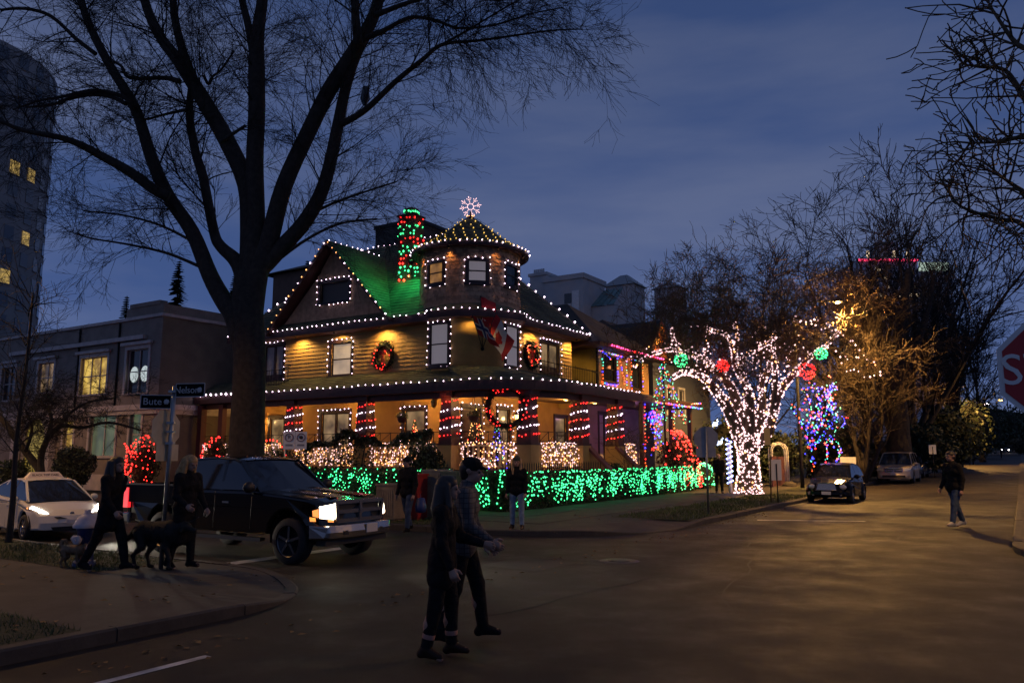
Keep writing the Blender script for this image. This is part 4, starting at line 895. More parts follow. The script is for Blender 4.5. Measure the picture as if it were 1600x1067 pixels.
for _ in range(60): pl_.append((HA + g.uniform(0,.5), g.uniform(HB+.5, 27), 1.34 + g.uniform(-.03,.05)))
light_cloud('green net lights over the hedge facing the right street', pr_, GREEN, (29, HB, KH), r=.03); light_cloud('green net lights over the hedge facing the truck', pl_, GREEN, (HA, 20, KH), r=.03)
light_cloud('green net lights on the round bush at the end of the hedge', [(39.0 + .92*math.cos(t)*math.cos(e), 13.7 - .74*abs(math.sin(t))*math.cos(e), .75 + .7*math.sin(e)) for t, e in ((g.uniform(0,6.28), g.uniform(-.6,1.4)) for _ in range(110))], GREEN, (39, 13.7, KH), r=.04)
# iron picket fence behind the hedge
fn = thing('iron_fence', 'low black iron picket fence just behind the green lit hedge', 'fence', (28, 14.15, KH)); m = MB()
for z in (.35, 1.25): m.bar((21.5,14.15,z), (28.6,14.15,z), .03, .03)
part('fence_rail', m, M_DARK, fn); pk = MB(); pk.box(-.012,.012,-.012,.012,.1,1.42); pk.lathe([(.02,1.40),(.012,1.44),(0,1.5)], 4); PKM = mesh_of('picket', pk, M_DARK)
for i in range(48): o = bpy.data.objects.new('picket', PKM); COL.objects.link(o); o.parent = fn; o.location = (21.5 + .15*i - 28, 0, 0)
# vine-covered screen and bushes in front of the porch
vine = thing('vine_screen', 'dark ivy mass hanging over the left porch railing', 'ivy', (23.6, 21, .1)); g = random.Random(41); m = MB()
def vtop(b): return 2.55 + .25*math.sin(b*1.7) + .12*math.sin(b*4.1)
for _ in range(5200):
    b = g.uniform(18.9, 26.3); z = vtop(b) - abs(g.gauss(0,.16)) if g.random() < .6 else g.uniform(.2, vtop(b))
    hole = (19.4 < b < 22.0 or 24.1 < b < 25.3) and 1.35 < z < 2.2
    if hole and g.random() < .94: continue
    a = 23.85 - abs(g.gauss(0,.14)); u = np.array([g.gauss(0,1) for _ in range(3)]); u /= np.linalg.norm(u); w = np.cross(u, [g.gauss(0,1) for _ in range(3)]); w /= np.linalg.norm(w)+1e-9; q = .075*g.uniform(.6,1.3); p = np.array([a,b,z]); m.add([p-u*q, p+w*q*.6, p+u*q, p-w*q*.6], [(0,1,2,3)])
part('foliage', m, M_LEAFD, vine, kind='stuff'); s = MB()
for b in (19.1, 22.4, 23.6, 25.7): s.tube([(23.7,b,.1),(23.75,b+.1,1.2),(23.8,b-.1,2.4)], [.04,.03,.015], 5)
part('stem', s, M_TWIG, vine)
bush('large dark round bush at the porch corner behind the news boxes', (22.4, 18.0, 1.35), (.75,.75,1.2), 2200, .07, 51)
bush('dark garden bush between the elm and the porch ivy', (22.4, 25.6, 1.2), (.8,.8,1.1), 1700, .07, 52)
bush('low leafy shrub at the foot of the front steps', (30.3, 14.4, .9), (.9,.5,.75), 1200, .06, 53, M_HEDGE)
bush('small shrub between the picket fence and the porch steps', (33.2, 14.6, .8), (1.0,.5,.7), 1200, .06, 54, M_LEAFD)
# arch trellis of red bulbs in the left garden
def archlight(a, b0, b1, z): return [(a, b0 + (b1-b0)*(.5-.5*math.cos(t)), 1.0 + (z-1.0)*math.sin(t)) for t in np.linspace(0, math.pi, 14)]
light_string('red bulbs on a garden arch between the signs and the elm', [archlight(21.4, 24.0, 26.2, 2.45)], .2, RED, (21.4, 25, 1), r=.042)
# bare climber in front of the steps
g = random.Random(61); t = thing('bare_shrub', 'leafless twiggy shrub climbing beside the front steps', 'shrub', (31.6, 14.3, KH)); m = MB()
for k in range(5): grow(m, (31.6+g.gauss(0,.2), 14.3, KH), (g.gauss(0,.15), g.gauss(0,.15), 1), 2.6, .022, 3, g, kids=(3,4), spread=.6, minr=.006)
part('branches', m, M_TWIG_LIT, t, kind='stuff')
# newspaper boxes and utility cabinets on the corner
def cabinet(a, b, w, d, h, m1, lab, top=True, win=None, slats=False, sign=None):
    o = thing('street_cabinet', lab, 'cabinet', (a, b, KH)); m = MB(); m.box(a-d/2, a+d/2, b-w/2, b+w/2, KH+.06, KH+h); m.box(a-d/2+.05, a+d/2-.05, b-w/2+.05, b+w/2-.05, KH, KH+.06); part('cabinet_body', m, m1, o)
    if top: k = MB(); k.box(a-d/2-.03, a+d/2+.03, b-w/2-.03, b+w/2+.03, KH+h, KH+h+.05); part('lid', k, m1, o)
    x = a-d/2
    k = MB(); k.box(x-.012, x-.002, b-w/2+.04, b+w/2-.04, KH+.12, KH+h-.06); D = part('door', k, m1, o); q = MB(); q.box(x-.035, x-.012, b+w/2-.14, b+w/2-.1, KH+h*.5, KH+h*.62); part('handle', q, M_DARK, D)
    if win: k = MB(); k.box(x-.022, x-.013, b-w/2+.09, b+w/2-.09, KH+h*.55, KH+h-.14); part('display_window', k, win, o)
    if slats:
        for i in range(9): z = b - w/2 + .06 + i*(w-.12)/8.0; k = MB(); k.box(x-.03, x-.013, z-.022, z+.022, KH+.14, KH+h-.1); part('slat', k, m1, o)
    return o
GREYC = mat('grey_green_cabinet', (.16,.17,.16), .55, metal=.3, noise=(4,.2)); REDC = mat('red_news_box', (.30,.02,.02), .45); BINC = mat('slatted_bin', (.22,.17,.12), .7, noise=(5,.2))
cabinet(17.55, 13.75, .62, .55, 1.28, GREYC, 'tall grey utility cabinet standing behind the walking couple'); cabinet(16.9, 13.95, .46, .4, 1.18, REDC, 'red newspaper box beside the grey utility cabinet', win=M_GLASS)
cabinet(17.3, 12.98, .5, .45, 1.25, mat('green_cabinet', (.05,.09,.07), .5, noise=(5,.2)), 'dark green utility box right of the grey cabinet'); cabinet(16.35, 14.35, .62, .5, .92, BINC, 'slatted litter bin behind the man in the black jacket', slats=True)
o = thing('notice_board', 'small lit-up looking pale notice panel on a short post by the boxes', 'sign', (17.4, 12.62, KH)); o['label'] = 'pale yellowish notice panel on a short post by the boxes'; m = MB(); m.box(17.38,17.42,12.4,12.84,KH+.85,KH+1.3); part('panel', m, mat('notice_paper', (.42,.40,.26), .7, noise=(9,.2)), o); m = MB(); m.box(17.425,17.465,12.6,12.64,KH,KH+1.25); part('post', m, M_STEEL, o)
# ---------------------------------------------------------------- neighbouring house with coloured lights
M_YEL = mat('yellow_stucco', (.34,.25,.05), .8, noise=(2,.12)); M_ROOF2 = mat('grey_roof_shingle', (.06,.055,.05), .85, noise=(1.5,.3,8), bump=('clap', 1.5, 1, .05))
M_PINKW = mat('pink_lit_wall', (.30,.20,.22), .8, noise=(2,.12)); M_TAN = mat('tan_wall', (.36,.22,.10), .8, noise=(2,.12))  # pink light on the lower wall put into its colour
h2 = thing('neighbour_house', 'yellow and tan house hung with many coloured lights right of the turret house', 'house', (37.5, 21, 0))
h2w = [(34.75, 36.15, 5.45, 6.7), (38.2, 39.3, 5.3, 6.7)]; h2l = [(36.0, 37.5, 1.0, 3.9)]
m = MB(); wall(m, (0,17.0), TR, NR, 34.1, 40.4, 4.9, 7.1, h2w); part('upper_wall', m, M_TAN, h2)
m = MB(); wall(m, (0,18.6), TR, NR, 32.65, 34.1, 5.0, 7.1); m.add([(34.1,17.0,5),(34.1,18.6,5),(34.1,18.6,7.1),(34.1,17,7.1)], [(0,1,2,3)]); part('balcony_wall', m, M_YEL, h2)
m = MB(); wall(m, (0,17.9), TR, NR, 34.02, 41.0, 0, 4.9, h2l); m.add([(41.0,17.9,0),(41.0,26,0),(41.0,26,4.9),(41.0,17.9,4.9)], [(0,1,2,3)]); m.add([(40.4,17.0,4.9),(40.4,26,4.9),(40.4,26,7.1),(40.4,17,7.1)], [(0,1,2,3)]); part('lower_wall', m, M_PINKW, h2)
window(h2, (0,17.0), TR, NR, h2w[0], M_GLASS); window(h2, (0,17.0), TR, NR, h2w[1], M_GLASS, sash='none'); window(h2, (0,17.9), TR, NR, h2l[0], mat('pale_door_panel', (.4,.34,.36), .6), casing=TRIM2, sash='french', sill=False)
m = MB(); e = [(33.0,16.3),(41.2,16.3),(41.2,27),(33.0,27)]; r0, r1 = (37.0,20.2,9.95), (37.0,24,9.95)
m.add([(*p,7.15) for p in e] + [r0, r1], [(0,1,4),(1,2,5,4),(2,3,5),(3,0,4,5)]); part('roof', m, M_ROOF2, h2)
m = MB(); m.strip([(*p,6.95) for p in (e[3],e[0],e[1],e[2])], [(*p,7.148) for p in (e[3],e[0],e[1],e[2])]); m.add([(33,16.3,6.952),(41.2,16.3,6.952),(41.2,18.6,6.952),(33,18.6,6.952)], [(0,1,2,3)]); part('eave', m, M_TRIM, h2)
m = MB(); m.box(33.98,34.1,16.9,17.0,4.95,6.95); part('balcony_post', m, M_DARK, h2); iron_rail(h2, (33.5,16.95,5.0), (34.0,16.95,5.0))
m = MB(); q = [(33.64,14.5),(41.6,14.5)]; m.strip([(*p,4.55) for p in q], [(33.64,17.0,5.1),(41.6,17.0,5.1)], 0); m.strip([(*p,4.3) for p in q], [(*p,4.545) for p in q], 1); m.add([(33.64,14.52,4.3),(41.6,14.52,4.3),(41.6,17.9,4.3),(33.64,17.9,4.3)], [(0,1,2,3)], 1); m.add([(41.6,14.5,4.3),(41.6,17,4.3),(41.6,17,5.1),(41.6,14.5,4.55)], [(0,1,2,3)], 1)
part('porch_roof', m, [M_ROOF2, M_TRIM], h2)
m = MB(); m.box(33.7,41.2,14.8,17.9,0,1.0); part('porch_floor', m, M_TRIM, h2)
for a in (34.6, 38.3, 41.0): m = MB(); m.box(a-.1,a+.1,14.85,15.05,1.0,4.3); part('porch_post', m, M_TRIM, h2)
MULTI = [RED, ORANGE, BLUE, TEAL, YELLOW, BLUE]; HH = (37.5, 16.9, 5)
f2 = 16.94
light_string('coloured bulbs outlining the neighbouring upstairs window', [[(34.6,f2,5.3),(34.6,f2,6.85),(36.3,f2,6.85),(36.3,f2,5.3),(34.6,f2,5.3)]], .16, [BLUE, ORANGE, BLUE, TEAL], HH, r=.045)
light_string('coloured bulbs framing the tan upstairs wall of the neighbouring house', [[(34.12,f2,5.1),(34.12,f2,6.9)], [(37.4,f2,5.2),(37.4,f2,6.8)], [(38.0,f2,5.2),(38.0,f2,6.8),(39.5,f2,6.8),(39.5,f2,5.2)], [(34.2,f2,5.06),(37.4,f2,5.06)], [(36.6,f2,6.6),(37.2,f2,5.4)]], .15, [ORANGE, YELLOW, ORANGE, BLUE, TEAL], HH, r=.04)
light_string('pink and red bulbs along the upper eave of the neighbouring house', [[(34.1,16.25,7.05),(40.8,16.25,7.05)]], .26, [RED, bulb_mat('bulb_pink', (1,.05,.22), 6)], HH, r=.06)
light_string('amber and blue bulbs under the upper eave of the neighbouring house', [[(34.0,16.9,6.85),(38.2,16.9,6.8)], [(34.0,16.7,6.95),(35.5,16.9,6.5)]], .14, [ORANGE, YELLOW, BLUE], HH, r=.038)
light_string('coloured bulbs along the porch eave of the neighbouring house', [[(35.0,14.45,4.32),(41.6,14.45,4.32)], [(40.0,14.44,4.5),(41.65,14.44,4.6)]], .15, MULTI, HH, r=.045)
light_string('coloured bulb drops on the porch posts of the neighbouring house', [[(34.6,14.8,4.3),(34.6,14.8,1.2)], [(38.3,14.8,4.3),(38.3,14.8,1.1)], [(35,14.6,2.2),(36.6,14.5,1.9),(38.2,14.5,2.3)]], .17, [ORANGE, YELLOW, BLUE, RED, ORANGE], HH, r=.04)
g = random.Random(71); light_cloud('dense cluster of blue and pink lights hanging under the neighbouring porch', [(on_b(1028, 640, 14.6)[0] + g.gauss(0,.6), 14.6 + g.uniform(-.1,.3), 3.9 - abs(g.gauss(0,.9))) for _ in range(120)], [BLUE, BLUE, BLUE, TEAL, RED, ORANGE], (38, 14.6, 3), r=.036)
for (a, z, e, c) in ((36.4, 3.8, 8, (.9,.35,.8)), (39.8, 3.6, 11, (.2,.2,1)), (37.6, 6.4, 3, (1,.3,.1))): lamp('POINT', (a, 16.2, z), e, c, size=.1)
# blue-sided house beyond with orange lit attic gable
h3 = thing('gabled_house', 'grey blue house with orange lit attic gable behind the lit tree', 'house', (47, 20, 0)); M_BLUEW = mat('blue_grey_clapboard', (.13,.15,.19), .8, bump=('clap', 1.3, .8, .03))
m = MB(); wall(m, (0,17.5), TR, NR, 42.2, 52, 0, 7.4, [(44.3,45.2,4.2,5.8),(46.2,47.1,4.2,5.8)]); m.add([(42.2,17.5,0),(42.2,28,0),(42.2,28,7.4),(42.2,17.5,7.4)], [(0,1,2,3)]); part('wall', m, M_BLUEW, h3)
for h in ((44.3,45.2,4.2,5.8),(46.2,47.1,4.2,5.8)): window(h3, (0,17.5), TR, NR, h, M_GLASS, casing=M_WHITE)
G3 = on_b(1029, 503, 17.0); ga, gzt = G3[0], G3[2]; gw_ = 1.45
m = MB(); m.add([(41.7,16.9,7.3),(52.4,16.9,7.3),(52.4,28,7.3),(41.7,28,7.3),(45,22,10.4),(49.5,22,10.4)], [(0,1,5,4),(1,2,5),(2,3,4,5),(3,0,4)]); part('roof', m, M_ROOF2, h3)
m = MB(); m.add([(ga-gw_,17.1,gzt-1.7),(ga+gw_,17.1,gzt-1.7),(ga,17.1,gzt)], [(0,1,2)]); m.add([(ga-gw_,17.1,gzt-1.7),(ga+gw_,17.1,gzt-1.7),(ga+gw_,17.1,7.2),(ga-gw_,17.1,7.2)], [(0,1,2,3)])
m.add([(ga-.28,17.09,gzt-1.35),(ga+.28,17.09,gzt-1.35),(ga+.22,17.09,gzt-.95),(ga-.22,17.09,gzt-.95)], [(0,1,2,3)], 1); part('gable_wall', m, [mat('amber_lit_shingle', (.42,.16,.05), .8, noise=(6,.3)), bulb_mat('attic_lamp', (1,.42,.04), 3.0)], h3)  # orange attic light also put into the shingle colour
m = MB()
for s in (-1, 1): m.add([(ga+s*(gw_+.25),16.85,gzt-1.95),(ga,16.85,gzt+.08),(ga,22,gzt+.08),(ga+s*(gw_+.25),22,gzt-1.95)], [(0,1,2,3)]); m.bar((ga+s*(gw_+.25),16.83,gzt-2.0), (ga,16.83,gzt+.03), .06, .16, 1)
part('gable_roof', m, [M_ROOF2, M_TRIM], h3); lamp('POINT', (ga, 16.6, gzt-1.15), 70, (1,.3,.03), size=.1)
# cone of coloured light strands
ct = on_b(1036, 566, 14.2); cb = on_b(1046, 655, 14.2); lc = thing('light_cone_tree', 'tall cone of teal and green light strands on a mast by the neighbouring porch', 'light tree', (ct[0], 14.2, .15))
m = MB(); m.tube([(ct[0],14.2,.15),(ct[0],14.2,ct[2])], .05, 6); part('mast', m, M_DARK, lc); w = MB(); b = MB(); g = random.Random(72)
for k in range(11):
    t = 2*math.pi*k/11; p0 = np.array([ct[0],14.2,ct[2]]); p1 = np.array([ct[0]+.3+1.0*math.cos(t), 14.2+1.0*math.sin(t), cb[2]-.25]); w.tube([p0, p1], .008, 3, cap=False)
    for p in resample([p0, p1], .2, .1): b.octa(p + np.array([g.gauss(0,.05) for _ in range(3)]), .032, g.choice([0,0,1,1,2,3,4]) if k % 3 else g.choice([1,1,1,3]))
part('strand', w, M_WIRE, lc); part('bulbs', b, [GREEN, TEAL, RED, BLUE, ORANGE], lc, kind='stuff')
# candy-stick of white lights and spiral ornaments by the lit trunk
lp_ = at(1139, 700, 36.6); lpa, lpb = to_ab(lp_[0], 36.6)
cs = thing('light_pillar', 'slim pillar of bluish white lights left of the lit trunk', 'light pillar', (lpa, lpb, KH)); m = MB(); m.tube([(lpa,lpb,KH),(lpa,lpb,2.4)], .09, 8); part('post', m, M_WHITE, cs); b = MB()
for i in range(130): f = i/130; t = f*60; b.octa((lpa+.13*math.cos(t), lpb+.13*math.sin(t), .5 + 2.1*f), .03, 0 if i % 3 else 1)
part('bulbs', b, [bulb_mat('bulb_ice', (.55,.7,1), 5), BLUE], cs, kind='stuff')
for k, (px, py, lab) in enumerate(((1118, 661, 'upper white glowing bird ornament left of the lit trunk'), (1125, 690, 'lower white glowing bird ornament left of the lit trunk'))):
    p = on_b(px, py, 13.4); o = thing('lit_ornament', lab, 'ornament', (p[0], 13.4, p[2]-.5)); m = MB(); m.tube([(p[0],13.4,p[2]-.5),(p[0],13.4,p[2])], .012, 4); part('stake', m, M_DARK, o)
    b = MB()
    for i in range(54): t = i/53; q = math.sin(math.pi*t)*.075; b.octa((p[0]-.42+.8*t, 13.4 + LRNG.uniform(-.05,.05), p[2]-.18+.42*t*t+.12*math.sin(6*t) + LRNG.uniform(-q,q)), .026)
    part('bulbs', b, bulb_mat('bulb_ice', (.55,.7,1), 5), o, kind='stuff')
# tall shrub of red lights
rb = bush('tall dark shrub wound with red bulbs right of the front steps', (36.0, 13.9, 1.55), (1.25, .75, 1.5), 2600, .06, 81, M_BROWNLEAF); g = random.Random(82); pts = []
for k in range(150): t = g.uniform(0, 6.28); e = g.uniform(-.9, 1.3); pts.append((36.0+1.28*math.cos(t)*math.cos(e), 13.9-.8*abs(math.sin(t))*math.cos(e), 1.55+1.5*math.sin(e)))
light_cloud('red bulbs wound over the tall shrub right of the front steps', pts, RED, (36, 13.5, 1), r=.045)
light_string('vertical strings of red bulbs beside the round green bush', [[(37.3,13.25,2.6),(37.35,13.2,.3)], [(36.7,13.1,2.2),(36.8,13.05,.25)], [(37.8,13.3,1.6),(37.7,13.25,.3)], [(37.1,13.1,.9),(37.9,13.2,.5)]], .17, RED, (37.3, 13.2, .3), r=.042)
# ---------------------------------------------------------------- stucco apartment building on the left
M_STUC = mat('grey_stucco_lamplit', (.25,.205,.175), .9, noise=(1.8,.14), bump=('noise', 45, .5, .01)); M_STUCB = mat('side_stucco_lamplit', (.17,.14,.105), .9, noise=(1.6,.15), bump=('noise', 45, .5, .01))  # street-lamp warmth put into both stucco colours, browner on the side wall
AF, AB0, AB1 = 22.0, 33.75, 96.0
apt = thing('apartment_building', 'two-storey grey stucco apartment building with cream windows and stepped parapet', 'building', (28, 60, 0))
def hol(px0, py0, px1, py1):   # opening on the street facade from its two corners in the photo
    p = on_a(px0, py0, AF); q = on_a(px1, py1, AF); return (min(p[1],q[1]), max(p[1],q[1]), min(p[2],q[2]), max(p[2],q[2]))
def hol2(px0, px1, z0, z1): a = on_a(px0, 600, AF)[1]; b = on_a(px1, 600, AF)[1]; return (min(a,b), max(a,b), z0, z1)
UZ0, UZ1, LZ0, LZ1 = 4.85, 6.75, 1.75, 3.75
W1 = [hol2(2, 23, UZ0, UZ1), hol2(59, 83, UZ0+.3, UZ1), hol2(125, 166, UZ0, UZ1), hol2(196, 230, UZ0-.1, UZ1+.15)]
W2 = [hol2(106, 121, 2.2, 3.6), hol2(146, 186, LZ0, LZ1), hol2(208, 225, LZ0, LZ1+.1)]
DOOR = hol2(50, 80, .6, 2.7)
XT = [(b, b+2.2, UZ0, UZ1) for b in (62, 68, 76)]
m = MB(); wall(m, (AF,0), TL, NL, AB0, AB1, 0, 8.35, W1 + W2 + [DOOR] + XT, depth=.2); part('front_wall', m, M_STUC, apt)
m = MB(); m.add([(AF,AB0,0),(42,AB0,0),(42,AB0,8.35),(AF,AB0,8.35)], [(0,1,2,3)]); m.add([(AF,AB0,8.35),(42,AB0,8.35),(42,AB1,8.35),(AF,AB1,8.35)], [(0,1,2,3)]); part('side_wall', m, M_STUCB, apt)
m = MB(); m.box(AF-.1, AF+.25, AB0-.1, AB1, 8.352, 8.5); m.box(AF+.252, 42, AB0-.1, AB0+.2, 8.352, 8.5); part('parapet_coping', m, M_CREAM, apt)
m = MB(); m.box(AF-.02, AF+.3, AB0-.02, AB0+3.0, 8.502, 8.95); m.box(AF-.06, AF+.35, AB0+.25, AB0+2.7, 8.952, 9.15); m.box(AF+.31, AF+4, AB0-.02, AB0+.25, 8.502, 8.95); part('stepped_parapet', m, M_STUC, apt)
m = MB(); m.box(AF-.22, AF-.003, AB0+1.2, AB0+14, 7.35, 7.55); m.box(AF-.2, AF-.003, 53, AB1, 7.25, 7.45); part('upper_cornice', m, M_CREAM, apt)
m = MB(); m.box(AF-.3, AF-.003, AB0-.3, AB1, 3.95, 4.2); m.box(AF-.18, AF-.004, AB0-.18, AB1, 3.75, 3.948); m.box(AF-.002, 40, AB0-.3, AB0-.003, 3.95, 4.2); m.box(AF-.003, 40, AB0-.18, AB0-.004, 3.75, 3.948); part('belt_cornice', m, M_CREAM, apt)
m = MB(); m.box(AF-.08, AF-.003, AB0-.05, AB1, 0, .9); part('base_band', m, M_CREAM, apt)
for h, gl, mu, s in ((W1[0], M_GLASS, 1, 'double'), (W1[1], LIT_DIM, 1, 'double'), (W1[2], LIT_YEL, 2, 'double'), (W1[3], M_GLASS, 1, 'double'), (W2[0], LIT_YEL, 0, 'double'), (W2[1], LIT_GRN, 1, 'none'), (W2[2], LIT_GRN, 0, 'double')) + tuple((h, M_GLASS, 1, 'double') for h in XT):
    F = window(apt, (AF,0), TL, NL, h, gl, casing=M_CREAM, sash=s, mull=mu, w=.16, depth=.16)
    if h is not W2[0]: q = MB(); q.box(AF-.2, AF-.061, h[0]-.35, h[1]+.35, h[3]+.2, h[3]+.34); part('hood', q, M_CREAM, F)
    if h is W1[3]:
        q = MB(); c = (h[0]+h[1])/2; wv = h[1]-h[0]
        for sgn in (-1, 1):
            pts = []
            cx = c + sgn*wv*.24; q.ball((AF+.13, cx, UZ0+.85), .34, 0, 12, 7, sx=.02, sy=1, sz=1.15)
        part('paper_lantern_shade', q, bulb_mat('white_room_light', (.62,.72,.70), .7), F)
# arched yellow doorway
m = MB(); c = (DOOR[0]+DOOR[1])/2; r = (DOOR[1]-DOOR[0])/2
m.add([(AF-.03, DOOR[0], .6),(AF-.03, DOOR[1], .6)] + [(AF-.03, c + r*math.cos(t), 2.7 + r*math.sin(t)) for t in np.linspace(0, math.pi, 13)], [tuple(range(15))]); part('arched_door', m, glow_mat('yellow_entry', (.22,.15,.015), (.34,.24,.03), .75, .8), apt)
m = MB(); P_ = [(AF-.06, DOOR[0]-.14, .6)] + [(AF-.06, c - (r+.14)*math.cos(t), 2.7 + (r+.14)*math.sin(t)) for t in np.linspace(0, math.pi, 15)] + [(AF-.06, DOOR[1]+.14, .6)]; m.tube(P_, .12, 6); part('arch_surround', m, M_CREAM, apt)
for b in (DOOR[0]-.8, DOOR[1]+.8): m = MB(); m.box(AF-.35, AF-.05, b-.22, b+.22, .2, 3.6); m.box(AF-.42, AF-.02, b-.3, b+.3, 3.602, 3.74); part('entry_column', m, M_CREAM, apt)
for b in (40.8, 37.2): m = MB(); m.tube([(AF-.06, b, 4.2), (AF-.06, b, 8.3)], .05, 6); part('downpipe', m, M_DARK, apt)
# dark red side porch between the buildings
sp_ = thing('side_porch', 'dark red side porch between the stucco building and the elm', 'porch', (25, 32.5, 0)); m = MB(); m.box(23.9, 24.2, 33.1, 33.4, 0, 4.2); m.box(23.95, 24.2, 31.6, 31.9, 0, 4.2); part('post', m, mat('oxblood_post', (.10,.02,.02), .6), sp_); m = MB(); m.box(26.0, 26.2, 30.2, 33.5, 0, 1.2); part('wall', m, M_TRIM, sp_)
# red lit topiary shrubs
def red_shrub(c, r, n, seed, lab, lab2):
    bush(lab, c, r, 1500, .06, seed, M_LEAFD); g = random.Random(seed+1); P = []
    for _ in range(n): t = g.uniform(0, 6.28); e = math.asin(g.uniform(-.85, 1)); P.append((c[0]-r[0]*1.03*abs(math.cos(t))*math.cos(e), c[1]+r[1]*1.03*math.sin(t)*math.cos(e), c[2]+r[2]*1.03*math.sin(e)))
    light_cloud(lab2, P, RED, c, r=.036)
p = on_a(225, 740, 20.6); red_shrub((20.6, p[1], 1.35), (.7, .95, 1.3), 84, 91, 'arched dark shrub strung with red bulbs behind the stop sign', 'red bulbs strung over the shrub behind the stop sign')
p = on_a(338, 712, 21.5); red_shrub((21.5, p[1], 1.75), (.6, .62, .85), 45, 93, 'small dark shrub with red bulbs just left of the elm trunk', 'red bulbs over the shrub just left of the elm trunk')
p = on_a(195, 775, 19.8); light_string('loop of red bulbs hanging behind the striding walker', [[(19.9, p[1]+.5, 2.4), (19.9, p[1], 1.9), (19.9, p[1]-.5, 2.3)], [(19.9, p[1]+.2, 2.2), (19.9, p[1]+.3, .5)], [(19.9, p[1]-.35, 2.0), (19.9, p[1]-.15, 1.2), (19.9, p[1]+.5, .8)]], .16, RED, (19.9, p[1], .5), r=.045)
p = on_a(112, 745, 20.0); bush('big rounded clipped dark bush in front of the stucco building', (20.0, p[1], 1.25), (1.0, 1.25, 1.25), 3600, .07, 95)
p = on_a(20, 750, 20.5); bush('dark bush at the left edge behind the taxi', (20.5, p[1], .9), (.9, 1.1, .9), 1500, .07, 96)
# ---------------------------------------------------------------- tower and distant buildings
M_TOWER = mat('tower_concrete', (.30,.28,.27), .9, noise=(.3,.1)); TW_G = mat('tower_glass', (.05,.06,.08), .12, spec=.8)
TX, TY, TR_ = -78.6, 100.0, 15.0; TH_ = 54.0
tw = thing('apartment_tower', 'tall round-fronted concrete apartment tower at the left edge with few lit windows', 'tower', (TX, TY, 0), 'w')
m = MB(); m.lathe([(TR_, 0), (TR_, TH_-3.5), (TR_, TH_)], 48, (TX, TY, 0)); m.lathe([(0, TH_-.6), (TR_, TH_-.6)], 48, (TX, TY, 0)); part('shaft', m, M_TOWER, tw)
m = MB(); m.box(TX-6, TX+3.2, TY-15.5, TY-4, TH_-.5, TH_+5.5); part('penthouse', m, M_TOWER, tw)
w1 = MB(); w1.add([(-.75,0,0),(.75,0,0),(.75,0,1.75),(-.75,0,1.75)], [(0,1,2,3)]); w1.add([(-.85,-.06,-.1),(.85,-.06,-.1),(.85,-.06,0),(-.85,-.06,0),(-.85,.02,-.1),(.85,.02,-.1),(.85,.02,0),(-.85,.02,0)], [(0,1,2,3),(3,2,6,7),(0,1,5,4)], 1)
TW_LIT = glow_mat('tower_lit_window', (.12,.08,.02), (.55,.36,.08), .9, 2.0)
WMD = mesh_of('window', w1, [TW_G, M_TOWER]); WML = mesh_of('window', w1, [TW_LIT, M_TOWER])
lit = {(3,3),(5,11),(1,10),(6,9),(3,15),(4,15),(2,18)}
for fl in range(18):
    for k in range(11):
        t = R(-92 + k*11.5); z = 3.2 + fl*2.85; x, y = TX + (TR_+.03)*math.cos(t), TY + (TR_+.03)*math.sin(t)
        q = _ray(0,0)
        o = bpy.data.objects.new('window', WML if (k, fl) in {(8,12),(7,12),(8,9),(7,7),(5,5)} else WMD); COL.objects.link(o); o.parent = tw; o.location = (x-TX, y-TY, z); o.rotation_euler = (0, 0, t + math.pi/2)
t = R(-32); cx_, cy_ = TX + TR_*math.cos(t), TY + TR_*math.sin(t)
for bx6 in ((-1.5,2.6,-1.5,1,40.8,41.2),(-1.5,2.9,-1.7,1.2,44.4,44.9),(2.0,2.4,-1.3,-.9,41.2,44.4),(.5,4.2,-1,1,17.6,17.9),(.5,4.2,-1,1,20.2,20.5),(3.9,4.1,-.9,-.7,17.9,20.2)): m = MB(); m.box(cx_+bx6[0], cx_+bx6[1], cy_+bx6[2], cy_+bx6[3], bx6[4], bx6[5]); part('terrace_slab' if bx6[5]-bx6[4] < 1 else 'terrace_post', m, M_TOWER, tw)
lowb = thing('low_block', 'low dark building at the foot of the tower behind the stucco roof', 'building', (*xy(46, 72), 0), 'w'); m = MB(); x, y = xy(46, 72); m.box(x-14, x+7.5, y-4, y+6, 0, 12.6); m.box(x-14.2, x+7.7, y-4.2, y+6.2, 12.602, 12.95); part('wall', m, M_STUC, lowb); m = MB(); m.box(x+1, x+5, y-4.06, y-4.005, 9.3, 12.2); part('door', m, mat('dull_red_door', (.12,.035,.03), .7), lowb)
# grey condominium behind, pavilion roofs
M_COND = mat('grey_condo_cladding', (.46,.46,.46), .85, noise=(.8,.08)); M_COPPER = mat('verdigris_metal_roof', (.16,.26,.25), .5, metal=.2, noise=(2,.15))
cd = thing('condominium', 'pale grey stepped condominium with pyramid roofed towers above the dark roofs', 'building', (67, 40, 0))
def ab_at(px, py, Y): p = at(px, py, Y); A, B = to_ab(p[0], p[1]); return A, B, p[2]
ca, cb_, cz_ = ab_at(911, 434, 76); bl_ = on_a(850, 440, ca)[1]; ar = on_b(945, 445, cb_)[0]
m = MB(); m.box(ca, ar, cb_, bl_, 0, cz_); m.box(ca-.15, ar+.1, cb_-.15, bl_+.15, cz_+.002, cz_+.5)
part('main_block', m, M_COND, cd)
c0 = on_a(828, 440, ca+.3)[1]; m = MB(); m.box(ca+.3, ca+2.2, on_a(852,440,ca)[1]+.0, c0, 0, cz_+.9); m.box(ca+.15, ca+2.35, on_a(852,440,ca)[1]-.1, c0+.15, cz_+.902, cz_+1.2)
for i in range(6): b = c0 - .2 - i*.22; m.tube([(ca+.9, b, cz_+1.2), (ca+.9, b, cz_+1.75)], .09, 6)
part('chimney_stack', m, M_COND, cd)
